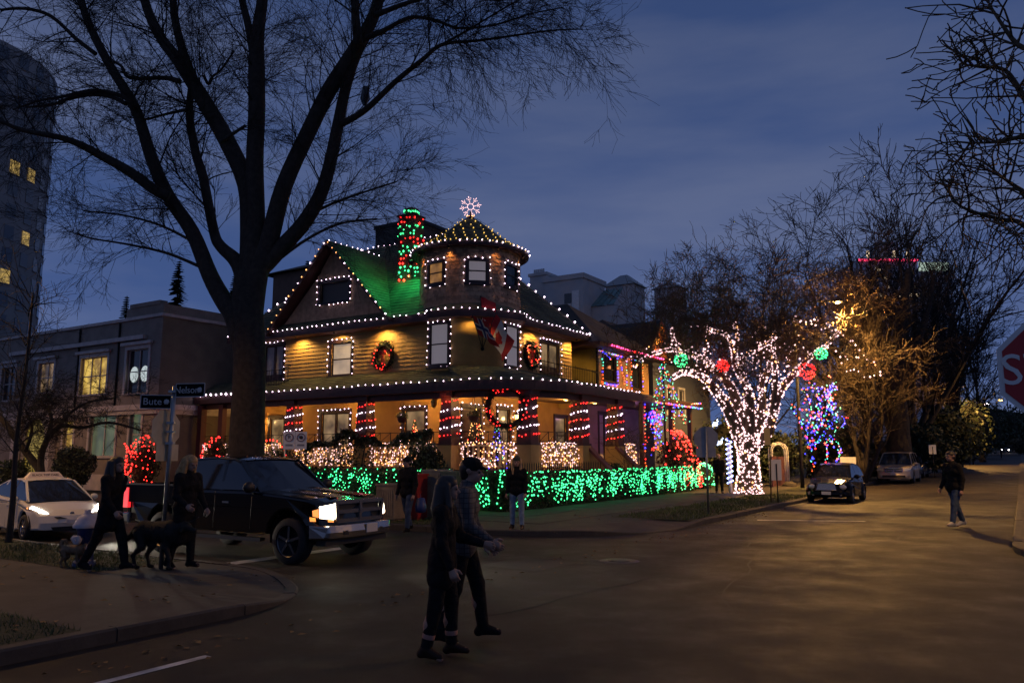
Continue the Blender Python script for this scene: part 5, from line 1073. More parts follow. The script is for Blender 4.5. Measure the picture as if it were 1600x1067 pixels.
m = MB(); b0 = on_a(893, 450, ca)[1]; b1 = on_a(882, 450, ca)[1]; m.box(ca-.05, ca-.005, b0, b1, cz_-2.4, cz_-1.4); part('window', m, M_GLASS, cd); m = MB(); m.box(ca-.08, ca-.006, on_a(905,450,ca)[1], on_a(894,450,ca)[1], cz_-4.5, cz_-1.2); m.box(ca-.08, ca-.006, on_a(891,450,ca)[1], on_a(881,450,ca)[1], cz_-4.8, cz_-2.5); part('panel', m, M_WHITE, cd)
def pavilion(pxl, pxc, pxr, pye, pyt, Y, lit=False):
    a, b, z = ab_at(pxc, pye, Y); bl = on_a(pxl, pye, a)[1]; ar = on_b(pxr, pye, b)[0]; zt = ab_at((pxl+pxr)/2, pyt, Y)[2]
    m = MB(); m.box(a, ar, b, bl, 0, z); part('pavilion_tower', m, M_COND, cd); m = MB(); e = .25; cx, cy = (a+ar)/2, (b+bl)/2; t = .12
    m.add([(a-e,b-e,z+.002),(ar+e,b-e,z+.002),(ar+e,bl+e,z+.002),(a-e,bl+e,z+.002),(cx-t*(ar-a),cy-t*(bl-b),zt),(cx+t*(ar-a),cy-t*(bl-b),zt),(cx+t*(ar-a),cy+t*(bl-b),zt),(cx-t*(ar-a),cy+t*(bl-b),zt)], [(0,1,5,4),(1,2,6,5),(2,3,7,6),(3,0,4,7),(4,5,6,7)]); part('pavilion_roof', m, mat('pale_metal_roof', (.34,.36,.37), .45, metal=.3), cd)
    if lit:
        for k in range(2): m = MB(); x0 = a + (ar-a)*(.12+.45*k); m.box(x0, x0+(ar-a)*.33, b-.06, b-.01, z-6.5, z-4.3 if k == 0 else z-6.4); part('window', m, LIT_DIM, cd)
    return a, ar, b, bl, z
PV = pavilion(946, 990, 1007, 443, 424, 80, True); pavilion(1022, 1062, 1072, 448, 436, 84)
a, b, z = ab_at(966, 450, 77); m = MB(); zr = ab_at(966, 445, 77)[2]; ze = ab_at(958, 478, 77)[2]; bl = on_a(912, 480, a)[1]
m.add([(a-1.2,b,ze),(a-1.2,bl,ze),(a+1.8,bl,zr),(a+1.8,b,zr)], [(0,1,2,3)])
for i in range(7): y = b + (bl-b)*i/6; m.bar((a-1.2,y,ze+.04),(a+1.8,y,zr+.04),.07,.08)
part('metal_roof', m, M_COPPER, cd); m = MB(); m.add([(a-1.2,b-.05,ze),(a+4.8,b-.05,ze),(a+1.8,b-.05,zr+.4)], [(0,1,2)]); m.box(a-1.0, a+4.8, b, bl, 0, ze-.02); part('gable_block', m, M_COND, cd)
# flat-topped dark block behind the ridge, and a small gabled house beyond the left hip
a, b, z = ab_at(652, 346, 60); db = thing('dark_flat_block', 'dark flat-topped building rising behind the ridge and the lit chimney', 'building', (a+5, b+3, 0)); m = MB(); m.box(a, on_b(697,362,b)[0], b, on_a(587,358,a)[1], 0, z); part('wall', m, mat('dark_cladding', (.05,.05,.05), .9, noise=(.7,.15)), db); m = MB(); m.box(a-.12, on_b(697,362,b)[0]+.1, b-.12, on_a(587,358,a)[1]+.1, z+.003, z+.28); part('coping', m, M_DARK, db)
a, b, z = ab_at(496, 405, 55); hb = thing('brown_house', 'small brown gabled house beyond the left hip of the roof', 'house', (a+4, b+2, 0)); m = MB(); m.box(a, a+6, b, b+4.6, 0, z-.6); part('wall', m, mat('brown_siding', (.12,.07,.05), .85, noise=(2,.15)), hb); m = MB(); m.add([(a-.5,b-.6,z-.6),(a+6.5,b-.6,z-.6),(a+6.5,b+5.4,z-.6),(a-.5,b+5.4,z-.6),(a+3,b+1,z+.8),(a+3,b+4,z+.8)], [(0,1,4),(1,2,5,4),(2,3,5),(3,0,4,5)]); part('roof', m, M_ROOF2, hb)
# far tower with red neon crown
FTY = 260; x0 = at(1342,400,FTY)[0]; x1 = at(1432,400,FTY)[0]; x2 = at(1492,405,FTY)[0]; zt = at(1390,404,FTY)[2]
ft_ = thing('neon_topped_tower', 'distant dark tower topped by a red neon line behind the bare trees', 'tower', ((x0+x1)/2, FTY, 0), 'w'); m = MB(); m.box(x0, x1, FTY, FTY+20, 0, zt); m.box(x1+.01, x2, FTY+3, FTY+20, 0, zt-3); m.box((x0+x1)/2-1, (x0+x1)/2+6, FTY+4, FTY+12, zt, zt+7); part('tower_wall', m, mat('far_tower_wall', (.5,.47,.5), .8), ft_)
m = MB(); m.box(x0-.3, x1+.3, FTY-.4, FTY-.05, zt-.9, zt-.2); part('neon_line', m, bulb_mat('neon_pink', (1,.03,.11), 1.6), ft_)
m = MB(); g = random.Random(5)
for x in (x0+3, (x0+x1)/2+2, x1-3): m.box(x-.5, x+.5, FTY-.4, FTY-.06, zt+.3, zt+2.6)
for _ in range(16): x, z = g.uniform(x0+1, x1-1), zt - 3*g.randint(1, 12); m.box(x, x+g.uniform(.7,1.8), FTY-.2, FTY-.02, z-1.2, z-.2)
part('lit_window', m, bulb_mat('far_window', (1,.72,.4), .9), ft_); m = MB(); m.box(x1+2, x2-.5, FTY+2.8, FTY+2.98, zt-3.6, zt-.6); part('lit_crown', m, bulb_mat('far_crown', (.75,.95,.72), .55), ft_)
# ---------------------------------------------------------------- the big bare elm
bx_, by_ = xy(16.7, 20.75); EY = by_
rng = random.Random(101)
elm = thing('elm_tree', 'huge bare elm with dark spreading limbs on the verge behind the truck', 'tree', (bx_, by_, KH), 'w')
def limb_w(P, Y0, dys):
    """photo polyline [(px,py,r_px)] at depths Y0+dy -> (points, radii) smoothed"""
    pts, rad = [], []
    for (px, py, r), dy in zip(P, dys):
        Y = Y0 + dy; pts.append(at(px, py, Y)); rad.append(r * Y / FPX * .76)
    S = smooth_line(pts, 4); Rr = np.interp(np.linspace(0, len(rad)-1, len(S)), range(len(rad)), rad); return S, list(Rr)
g0 = np.array([bx_, by_, KH - .1]); tX = lambda py: at(386, py, EY)
tk = MB(); trunk_pts = [g0, g0 + [0,0,.35], g0 + [0,0,1.0], at(387, 660, EY), at(389, 600, EY), at(390, 540, EY), at(386, 480, EY), at(384, 425, EY)]
tk.tube(smooth_line(trunk_pts, 3), list(np.interp(np.linspace(0, 7, 22), range(8), [.92, .70, .60, .53, .51, .50, .50, .34])), 16, 0)
for k in range(7): t = k*.9 + .3; tk.tube([g0 + [.5*math.cos(t), .5*math.sin(t), .75], g0 + [.9*math.cos(t), .9*math.sin(t), .22], g0 + [1.5*math.cos(t), 1.5*math.sin(t), .02]], [.16, .2, .08], 6)
part('trunk', tk, M_BARK, elm)
LIMBS = [
 [(372,500,26),(350,470,19),(328,430,17),(300,362,15),(262,305,14),(236,245,13),(211,169,11),(169,98,9.5),(135,28,8),(118,-40,7),(95,-130,5)],
 [(264,308,12),(240,296,11.5),(202,268,11),(157,243,9.5),(125,226,8),(93,215,6.5),(37,204,5),(0,190,4),(-60,170,2.5)],
 [(386,460,22),(372,412,16),(345,385,12),(334,361,10.5),(317,276,10),(306,240,9.5),(296,180,8.5),(300,130,7)],
 [(392,450,26),(391,361,21),(385,289,19),(355,221,18),(318,157,17),(281,98,14),(253,62,11.5),(230,14,10),(214,-50,8),(190,-140,5)],
 [(318,157,13),(296,110,10),(280,60,9),(272,20,8.5),(268,-40,7),(262,-130,4.5)],
 [(394,440,26),(400,360,19),(398,255,18.5),(401,180,18),(401,110,18),(402,60,15),(410,0,12),(418,-70,9),(425,-160,6)],
 [(401,110,11),(390,50,8.5),(378,0,7.5),(362,-60,6),(345,-150,4)],
 [(396,450,26),(419,382,20),(444,290,18),(483,204,17),(515,140,17),(556,76,16),(585,22,13),(600,-40,11),(622,-120,7)],
 [(560,72,11),(556,30,9),(553,-20,8),(548,-110,5)],
 [(398,440,24),(428,400,17),(478,344,16),(508,284,14),(528,196,12.5),(540,138,11.5),(556,88,11),(575,55,8)],
 [(533,194,8),(556,182,7),(578,166,6.6),(619,127,5.8),(661,93,5),(691,70,4),(746,64,3),(810,55,2.4),(862,48,1.8),(910,46,1.2)],
 [(572,60,7),(597,50,5.5),(640,28,4.4),(680,32,3.6),(715,44,3),(770,40,2.4),(830,22,1.8),(880,12,1.2)],
 [(585,25,7),(640,4,5),(700,-10,4),(770,0,3),(850,-6,2)],
 [(691,70,3.5),(730,48,2.6),(790,12,2),(850,-20,1.4)],
 [(211,169,6),(190,150,5),(150,142,4.3),(120,146,3.8),(95,152,3),(60,158,2.2),(20,172,1.5)],
 [(150,85,5),(120,62,4.4),(80,26,4),(40,14,3.4),(0,16,2.6)],
 [(281,128,6),(258,122,5),(203,122,4),(190,104,3.4),(176,96,2.6)],
 [(197,163,5),(175,152,4.6),(145,148,4.4),(110,154,4),(80,164,3),(40,168,2)],
 [(290,172,4),(262,178,3),(225,188,2.2)],
 [(345,222,4.5),(372,204,3.4),(384,196,3)],
 [(318,118,4),(326,132,3.6),(332,120,3),(345,110,2.4),(366,80,2)],
 [(420,395,5),(468,346,4),(520,318,3),(570,300,2.3),(620,284,1.6)],
 [(405,430,4.5),(470,380,3.2),(530,350,2.4),(590,342,1.6)],
 [(320,420,4),(262,396,3),(200,382,2.3),(140,372,1.6),(104,360,1)],
 [(306,380,3.6),(250,352,2.6),(190,336,2),(130,330,1.4)],
]
limb_tips = []
for i in (0, 2, 3, 5, 7, 9): LIMBS[i].insert(0, (389, 585, LIMBS[i][0][2]*.85))
for i, L in enumerate(LIMBS):
    n = len(L); lean = rng.uniform(-.9, 1.6) if i not in (5,) else .3
    if i == 1: lean = -2.0
    if i in (10, 11, 12, 13): lean = -2.6
    base = {1: -.6, 4: .6, 6: .2, 8: -.6, 10: -.3, 11: -.8, 12: -.9, 13: -1.4}.get(i, 0.0)
    dys = [base + lean * (k/(n-1))**1.3 for k in range(n)]
    S, Rr = limb_w(L, EY, dys); m = MB(); m.tube(S, Rr, 10 if Rr[0] > .12 else 6, 0); part('limb', m, M_BARK, elm); limb_tips.append((S, Rr, i))
tw_ = MB(); cap = 0
for S, Rr, i in limb_tips:
    seglen = sum(np.linalg.norm(S[k+1]-S[k]) for k in range(len(S)-1)); big = Rr[0] > .15
    n = int(seglen * (2.4 if big else 4.2)); lo = .28 if big else .12
    for _ in range(n):
        f = rng.uniform(lo, 1.0) ** .8; k = min(int(f*(len(S)-1)), len(S)-2); p = S[k]*(1-.5)+S[k+1]*.5; e = S[k+1]-S[k]; e /= np.linalg.norm(e)+1e-9
        s = np.array([rng.gauss(0,1), rng.gauss(0,.8), rng.gauss(0,.7)]); s -= e*s.dot(e); s /= np.linalg.norm(s)+1e-9
        r = min(Rr[k]*.4, rng.uniform(.012, .034)); L = rng.uniform(1.5, 3.6) * (1.1 if big else .8)
        grow(tw_, p, e*.75 + s*.9 + np.array([0,0,.12]), L, r, 3 if L > 1.7 else 2, rng, droop=-.03, spread=.5, kids=(3,5), seg=6, wob=.085, minr=.0045, shrink=.58)
part('twigs', tw_, M_TWIG, elm, kind='stuff')
# pale bird-feeder like bag caught in a fork
p = at(571, 150, EY - .5); o = thing('plastic_bag', 'torn grey plastic bag caught on an elm branch', 'bag', p, 'w'); m = MB(); g = random.Random(2)
prof = [(.02,.35),(.1,.28),(.13,.1),(.16,-.1),(.10,-.28),(.03,-.36)]; m.lathe(prof, 9, p); m.v = [(x+g.uniform(-.03,.03), y+g.uniform(-.03,.03), z+g.uniform(-.03,.03)) for x, y, z in m.v]; part('bag_film', m, mat('grey_film', (.12,.13,.14), .4), o)
# ---------------------------------------------------------------- the lit tree on the right boulevard
LX, LY = xy(36.4, 9.9); lt = thing('lit_street_tree', 'stocky tree wrapped in pinkish white bulbs from roots to branches', 'tree', (LX, LY, KH), 'w')
rng = random.Random(202); YB = LY
def lim(P, dy1=0.0, dy0=0.0): return limb_w(P, YB, [dy0 + (dy1-dy0)*k/(len(P)-1) for k in range(len(P))])
TL_ = {'trunk': lim([(1171,777,34),(1170,768,25),(1170,740,20),(1169,715,19),(1168,695,23),(1166,678,22)])}
ST = [lim([(1158,690,17),(1150,668,17),(1138,640,15),(1122,615,12),(1104,594,9.5),(1086,584,7),(1066,582,5),(1052,590,3.5)], -.8),
      lim([(1160,688,17),(1158,655,16),(1150,625,14),(1138,600,11),(1118,578,8),(1100,562,6.5),(1074,552,5),(1046,546,4),(1022,552,3)], .6),
      lim([(1168,688,17),(1172,650,15),(1170,620,12),(1162,595,9),(1150,572,7),(1146,548,5),(1136,524,3.5),(1110,516,2.5)], -1.2),
      lim([(1172,690,15),(1186,660,13),(1192,630,10),(1190,605,7.5),(1196,585,6),(1206,560,5),(1206,535,4),(1196,512,3)], .9),
      lim([(1176,696,15),(1196,680,13),(1206,655,12),(1212,630,11),(1222,605,9.5),(1240,585,8),(1252,572,6),(1268,556,4.5),(1290,540,3.5),(1308,522,2.6)], .3),
      lim([(1206,650,9),(1210,618,8),(1212,590,6.5),(1210,566,5),(1208,540,3.5),(1210,516,2.5)], -1.0),
      lim([(1150,580,6),(1162,560,5),(1182,545,4),(1200,536,3),(1214,524,2)], -1.5),
      lim([(1148,575,5),(1150,545,4),(1152,522,3),(1146,502,2)], -.6),
      lim([(1100,562,5),(1104,540,3.6),(1106,520,2.6),(1108,508,1.8)], -.4), lim([(1074,552,4),(1052,530,2.8),(1050,512,2)], .3), lim([(1022,552,3),(1006,560,2),(990,574,1.4)], .3)]
ST = [(S, [r*.72 for r in Rr]) for S, Rr in ST]
m = MB(); m.tube(*TL_['trunk'], 14)
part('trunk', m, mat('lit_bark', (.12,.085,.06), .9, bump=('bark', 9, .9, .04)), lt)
for S, Rr in ST: m = MB(); m.tube(S, Rr, 9); part('limb', m, MATS['lit_bark'], lt)
tw_ = MB(); g = random.Random(203)
for S, Rr in ST:
    for _ in range(15):
        f = g.uniform(.45, 1); k = min(int(f*(len(S)-1)), len(S)-2); grow(tw_, S[k], (g.gauss(0,.7), g.gauss(0,.7), g.uniform(.2,1.1)), g.uniform(1.1, 2.3), .026, 3, g, droop=.01, spread=.7, kids=(3,4), seg=4, wob=.22, minr=.010, shrink=.62)
for _ in range(90):   # crown twigs above the lights
    px, py = g.uniform(1030, 1340), g.uniform(430, 570); p = at(px, py, YB + g.uniform(-1.5, 2.0)); grow(tw_, p, (g.gauss(0,.8), g.gauss(0,.6), g.uniform(.1,.8)), g.uniform(1.2, 2.4), .024, 3, g, spread=.75, kids=(3,4), seg=4, wob=.24, minr=.010, shrink=.62)
part('twigs', tw_, mat('lit_twig', (.15,.10,.055), .9), lt, kind='stuff')  # glow of bulbs and street lamp put into the twig colour
g = random.Random(204); P = []
def wrap(S, Rr, n, f0=0, f1=1):
    for _ in range(n):
        f = f0 + (f1-f0)*g.random(); k = min(int(f*(len(S)-1)), len(S)-2); e = S[k+1]-S[k]; e = e/(np.linalg.norm(e)+1e-9); s = np.array([g.gauss(0,1) for _ in range(3)]); s -= e*s.dot(e); s /= np.linalg.norm(s)+1e-9
        u = g.random(); P.append(S[k]*(1-u)+S[k+1]*u + s*(Rr[k]+.035))
wrap(*TL_['trunk'], 680)
for i, (S, Rr) in enumerate(ST): wrap(S, Rr, [290,300,250,210,330,115,66,46,40,34,20][i])
for q in ([(1308,522),(1290,505),(1270,500),(1262,498)], [(1308,522),(1330,530),(1345,548)], [(1236,496),(1262,510),(1290,512),(1330,516)], [(1320,560),(1322,578),(1345,580),(1365,588),(1378,586),(1372,572),(1345,556),(1326,562)], [(1196,512),(1180,520),(1176,530)], [(1214,524),(1240,548),(1270,552)], [(990,574),(980,560),(1005,548),(1022,540)], [(1084,508),(1110,516)], [(1268,500),(1236,494)], [(1290,540),(1310,556)]):
    pts = [at(x, y, YB - .3) for x, y in q]; P += [p + np.array([g.gauss(0,.07) for _ in range(3)]) for p in resample(pts, .24)]
for px, py, n, s in ((1180,580,40,26), (1150,560,40,30), (1230,545,24,24), (1060,560,26,20), (1100,570,26,20), (1205,560,30,18)):
    for _ in range(n): P.append(at(px + g.gauss(0,s), py + g.gauss(0,s*.6), YB + g.uniform(-1,1)))
light_cloud('hundreds of pinkish white bulbs wound round the trunk and limbs of the boulevard tree', P, [PALE, WARM], (LX, LY, 2), r=.044, frame='w', pick=lambda i, p: 1 if LRNG.random() < .08 else 0)
# lit globes hanging in the crown
def globe(px, py, Y, r, ms, lab):
    c = at(px, py, Y); o = thing('light_globe', lab, 'light ball', c, 'w'); g = random.Random(px); m = MB()
    for k in range(6): t = k*math.pi/6; m.tube([c + np.array([r*math.cos(t)*math.cos(e), r*math.sin(t)*math.cos(e), r*math.sin(e)]) for e in np.linspace(0, 2*math.pi, 15)], .008, 3, cap=False)
    m.tube([c + [0,0,r], c + [0,0,r+.9]], .006, 3); part('frame', m, M_WIRE, o); b = MB()
    for _ in range(90): s = np.array([g.gauss(0,1) for _ in range(3)]); s *= r/np.linalg.norm(s); b.octa(c+s, .034)
    part('bulbs', b, ms, o, kind='stuff')
globe(1261, 580, YB-.6, .36, RED, 'bright red light globe hanging above the multicoloured shrub'); globe(1283, 553, YB-.4, .27, GREEN, 'green light globe in the branches above the bright red globe'); globe(1129, 572, YB-.9, .27, RED, 'dimmer red light globe among the white lit limbs'); globe(1064, 563, YB-.5, .3, GREEN, 'dim green light globe at the left of the lit crown')
# shrub wound with multicoloured bulbs
SY = xy(39.5, 9.2)[1]; bs = thing('lit_shrub', 'small tree outlined in blue and mixed coloured bulbs right of the white lit tree', 'shrub', (*at(1278, 735, SY)[:2], KH), 'w'); g = random.Random(205); m = MB(); P = []
outl = [[(1270,735),(1266,700),(1258,672),(1240,640),(1236,632)],[(1266,700),(1285,680),(1296,662),(1318,668),(1324,650)],[(1272,690),(1268,650),(1262,625),(1254,606),(1276,604),(1298,610),(1300,640),(1310,660)],[(1290,735),(1294,705),(1290,690),(1302,680),(1312,700),(1310,720),(1306,735)],[(1268,690),(1290,694),(1302,690)],[(1262,660),(1284,640),(1282,620),(1296,612)],[(1250,660),(1266,668),(1284,664),(1300,668)]]
for q in outl:
    pts = [at(x, y, SY + g.uniform(-.4,.4)) for x, y in q]; m.tube(smooth_line(pts, 3), .03, 5); P += [p + np.array([g.gauss(0,.05) for _ in range(3)]) for p in resample(pts, .085)]
for _ in range(8): grow(m, at(1278+g.gauss(0,10), 690, SY), (g.gauss(0,.6), g.gauss(0,.6), 1), 2.0, .025, 2, g, minr=.008)
part('branches', m, M_TWIG, bs, kind='stuff')
for _ in range(110): P.append(at(1280 + g.gauss(0,17), 652 + g.gauss(0,26), SY + g.uniform(-.5,.5)))
for _ in range(60): P.append(at(1298 + g.gauss(0,5), 620 + g.gauss(0,14), SY + g.uniform(-.3,.3)))
light_cloud('blue and mixed coloured bulbs tracing the small tree right of the white lit tree', P, [BLUE, BLUE, BLUE, TEAL, RED, ORANGE, GREEN], (*at(1278, 735, SY)[:2], 1), r=.042, frame='w')
# ---------------------------------------------------------------- other trees
def bare_tree(label, px, pbase, Y, stems, top, seed, tw=M_TWIG, r=.2, lev=4, kids=(3,4), minr=.01, cat='tree', name='bare_tree', spread=.55, up=.03, group=None, fan=.35, L=None):
    g = random.Random(seed); b = at(px, pbase, Y); A, B = to_ab(b[0], b[1]); z = gz(A) + .1; o = thing(name, label, cat, (b[0], b[1], z), 'w', group=group); base = np.array([b[0], b[1], z]); H = at(px, top, Y)[2] - z
    t = MB(); m = MB()
    for s in range(stems):
        d = np.array([g.gauss(0, fan), g.gauss(0, fan), 1.0]); d /= np.linalg.norm(d); Ls = H * g.uniform(.6, .8); pts = [base + np.array([g.gauss(0,r*.5), g.gauss(0,r*.5), -.1])]; rad = [r]; n = 7
        for k in range(n): d = d + np.array([g.gauss(0,.08), g.gauss(0,.08), .05]); d /= np.linalg.norm(d); pts.append(pts[-1] + d*Ls/n); rad.append(r*(1-.78*(k+1)/n))
        t.tube(pts, rad, 8)
        for k in range(2, n+1):
            for _ in range(2 if k < n else 3):
                e = np.array([g.gauss(0,.55), g.gauss(0,.55), g.uniform(.25,1)]); grow(m, pts[k], d*.6 + e, (L or H*.33)*g.uniform(.7,1.2)*(1 - .3*k/n), max(minr, rad[k]*.5), lev-1, g, droop=0, up=up, spread=spread, kids=kids, seg=4, wob=.15, minr=minr, shrink=.6)
    part('trunk', t, M_BARK, o); part('crown', m, tw, o, kind='stuff'); return o
bare_tree('tall many-stemmed bare tree with wide crown in front of the neon topped tower', 1405, 705, 56, 7, 248, 301, r=.28, kids=(2,4), minr=.018, spread=.6, fan=.30)
bare_tree('slim bare tree rising behind the lit crown, left of the wide tree', 1190, 720, 50, 3, 345, 302, r=.16, minr=.014, fan=.22); bare_tree('thin bare tree with upright twigs right behind the lit crown', 1260, 720, 52, 3, 330, 303, r=.15, minr=.014, fan=.2)
bare_tree('bare garden tree behind the neighbouring roofs', 1085, 700, 54, 3, 395, 304, r=.14, minr=.014, fan=.28, tw=M_TWIG_LIT); bare_tree('bushy bare tree glowing in the street lamp beside the minivan', 1345, 708, 44.5, 5, 450, 305, r=.13, tw=mat('dim_twig', (.045,.032,.02), .9), minr=.012, fan=.4, kids=(3,5))
bare_tree('brown bare tree leaning over the parked minivan', 1440, 705, 60, 3, 430, 306, r=.2, tw=M_TWIG_LIT, minr=.016, fan=.35); bare_tree('bare tree far up the right street', 1500, 700, 78, 3, 400, 307, r=.25, minr=.022, fan=.35); bare_tree('farthest bare street tree before the gap of sky', 1535, 700, 95, 3, 440, 308, r=.25, minr=.026, fan=.3)
bare_tree('second bare street tree behind the walking man', 1475, 700, 70, 3, 380, 309, r=.22, minr=.02, fan=.4)
# thick dark leaning trunk with a propped branch
g = random.Random(310); TY_ = 50; b = at(1400, 712, TY_); lw = thing('old_tree', 'thick black leaning trunk with a forked branch behind the minivan', 'tree', (b[0], b[1], gz(to_ab(b[0],b[1])[0])), 'w'); m = MB()
for q in ([(1405,715,26),(1404,680,22),(1402,640,20),(1396,610,22),(1394,585,22),(1405,540,14),(1412,480,9),(1420,420,6)], [(1398,625,9),(1380,650,9),(1366,672,8),(1350,690,7)], [(1408,600,10),(1424,560,8),(1446,500,6),(1460,430,4)], [(1392,590,10),(1372,540,8),(1360,480,5)]): S, Rr = limb_w(q, TY_, [0]*len(q)); m.tube(S, Rr, 9)
part('trunk', m, M_BARK, lw); m = MB()
for _ in range(36): grow(m, at(g.uniform(1350,1470), g.uniform(430,590), TY_+g.uniform(-1.5,2)), (g.gauss(0,.8), g.gauss(0,.6), g.uniform(-.2,.8)), g.uniform(1.5,3), .025, 3, g, minr=.012, kids=(3,4))
part('crown', m, M_TWIG_LIT, lw, kind='stuff')
# tree off the right edge whose branches reach into view
rt = thing('corner_tree', 'bare tree outside the right edge reaching knobbly twigs over the stop sign', 'tree', (*xy(16.6, -5.2), KH), 'w'); g = random.Random(311); RX, RY = xy(16.6, -5.2); m = MB(); m.tube([(RX,RY,0),(RX+.1,RY,2),(RX,RY+.1,4.5),(RX-.2,RY,7)], [.42,.33,.3,.22], 10); part('trunk', m, M_BARK, rt); m = MB(); t2 = MB()
for q, kz in (([(1700,470),(1660,420),(1600,352),(1560,342),(1500,322),(1480,290)], 0), ([(1720,420),(1650,330),(1600,300),(1570,280),(1540,255)], 1), ([(1700,300),(1640,230),(1600,215),(1560,222),(1515,224)], 2), ([(1700,260),(1640,190),(1600,150),(1570,110),(1530,105),(1500,100)], 3), ([(1680,180),(1630,90),(1590,70),(1560,30),(1545,5)], 4)):
    Yq = RY - 1.5 + .5*kz*g.uniform(-1,1); pts = smooth_line([at(x, y, Yq + .2*k) for k, (x, y) in enumerate(q)], 4); m.tube([(RX-.1, RY, 4.5 + .4*kz)] + pts, [.12] + list(np.linspace(.052, .010, len(pts))), 7)
    for k in range(4, len(pts)):
        for _ in range(g.choice((1,1,2))): grow(t2, pts[k], (g.gauss(-.3,.7), g.gauss(0,.7), g.gauss(.35,.5)), g.uniform(.5,1.2), .018, 2, g, wob=.17, seg=5, minr=.0085, kids=(1,3), spread=.8)
part('limb', m, M_TWIG_LIT, rt); part('twigs', t2, M_TWIG_LIT, rt, kind='stuff')
# conifers behind the stucco building
def conifer(label, px, ptop, Y, w, seed):
    g = random.Random(seed); b = at(px, 700, Y); zt = at(px, ptop, Y)[2]; o = thing('conifer', label, 'tree', (b[0], b[1], 0), 'w'); m = MB(); m.tube([(b[0],b[1],0),(b[0],b[1],zt)], [.3,.02], 7); part('trunk', m, M_BARK, o); f = MB()
    z = zt*.35
    while z < zt:
        q = (zt-z)/(zt*.65); 
        for k in range(9):
            t = g.uniform(0, 6.28); L = w*(q**.8)*g.uniform(.6,1.1)+.1; p = np.array([b[0],b[1],z]); d = np.array([math.cos(t), math.sin(t), -.25]); e = p + d*L
            for i in range(7): c = p + (e-p)*(i+.7)/7.5; s = .12+.26*L*(1-i/8.0)*.6; n = np.array([-d[1], d[0], 0]); f.add([c-d*s*.6, c+n*s, c+d*s, c-n*s+[0,0,-s*.3]], [(0,1,2,3)])
        z += .17
    part('crown', f, M_LEAFD, o, kind='stuff')
conifer('taller dark conifer rising behind the stucco parapet', 263, 408, 58, 1.9, 401); conifer('small pointed conifer left of the taller one', 182, 462, 60, 1.3, 402); conifer('shadowy conifer top beyond the left hip of the main roof', 470, 408, 62, 1.0, 403); conifer('dark conifer half hidden behind the elm trunk', 355, 425, 66, 1.9, 404)
# small leaning street tree in front of the stucco building
SY_ = xy(17.6, 27.5)[1]; b = at(66, 760, SY_); sm = thing('small_leaning_tree', 'low spreading bare tree in front of the arched yellow door', 'tree', (b[0], b[1], KH), 'w'); g = random.Random(405); m = MB()
lim_s = [[(66,765,8),(62,735,8),(40,705,7),(15,670,6),(-10,640,5),(-40,620,3)],[(66,750,7),(64,715,6.5),(72,690,6),(85,672,5),(100,665,4),(130,668,3.4),(170,660,2.6),(220,672,1.8)],[(72,690,5),(80,660,4),(76,640,3),(60,625,2)],[(90,670,4),(110,645,3),(140,628,2.2),(180,622,1.4)],[(40,705,4),(50,670,3),(40,640,2)]]
for q in lim_s:
    S, Rr = limb_w(q, SY_, [.3*k*(-1)**len(q) for k in range(len(q))]); m.tube(S, Rr, 7)
part('trunk', m, M_BARK, sm); m = MB()
for q in lim_s[1:]:
    for _ in range(26): x, y, r = g.choice(q[1:]); grow(m, at(x + g.uniform(-14,14), y + g.uniform(-12,4), SY_+g.uniform(-.6,.6)), (g.gauss(0,1), g.gauss(0,.6), g.uniform(-.05,.5)), g.uniform(.7,1.5), .014, 3, g, minr=.005, kids=(3,4), droop=-.02)
part('crown', m, M_TWIG, sm, kind='stuff')
b = on_g(12, 858); sp = thing('sapling', 'thin bare sapling trunk on the verge at the left edge in front of the taxi', 'tree', (b[0], b[1], KH), 'w'); m = MB(); S = [np.array([b[0],b[1],0]), np.array([b[0]+.02,b[1],1.0]), np.array([b[0]-.02,b[1],2.2]), np.array([b[0]+.05,b[1],3.6]), np.array([b[0],b[1]+.1,5.2])]; m.tube(smooth_line(S,3), list(np.linspace(.07,.02,13)), 8); part('trunk', m, M_BARK, sp); m = MB(); g = random.Random(406)
for k in range(26): f = g.uniform(.35,1); z = 5.2*f; grow(m, (b[0], b[1], z), (g.gauss(0,.7), g.gauss(0,.7), .9), g.uniform(.8,1.6), .014, 2, g, minr=.004, kids=(3,4))
part('crown', m, M_TWIG, sp, kind='stuff')
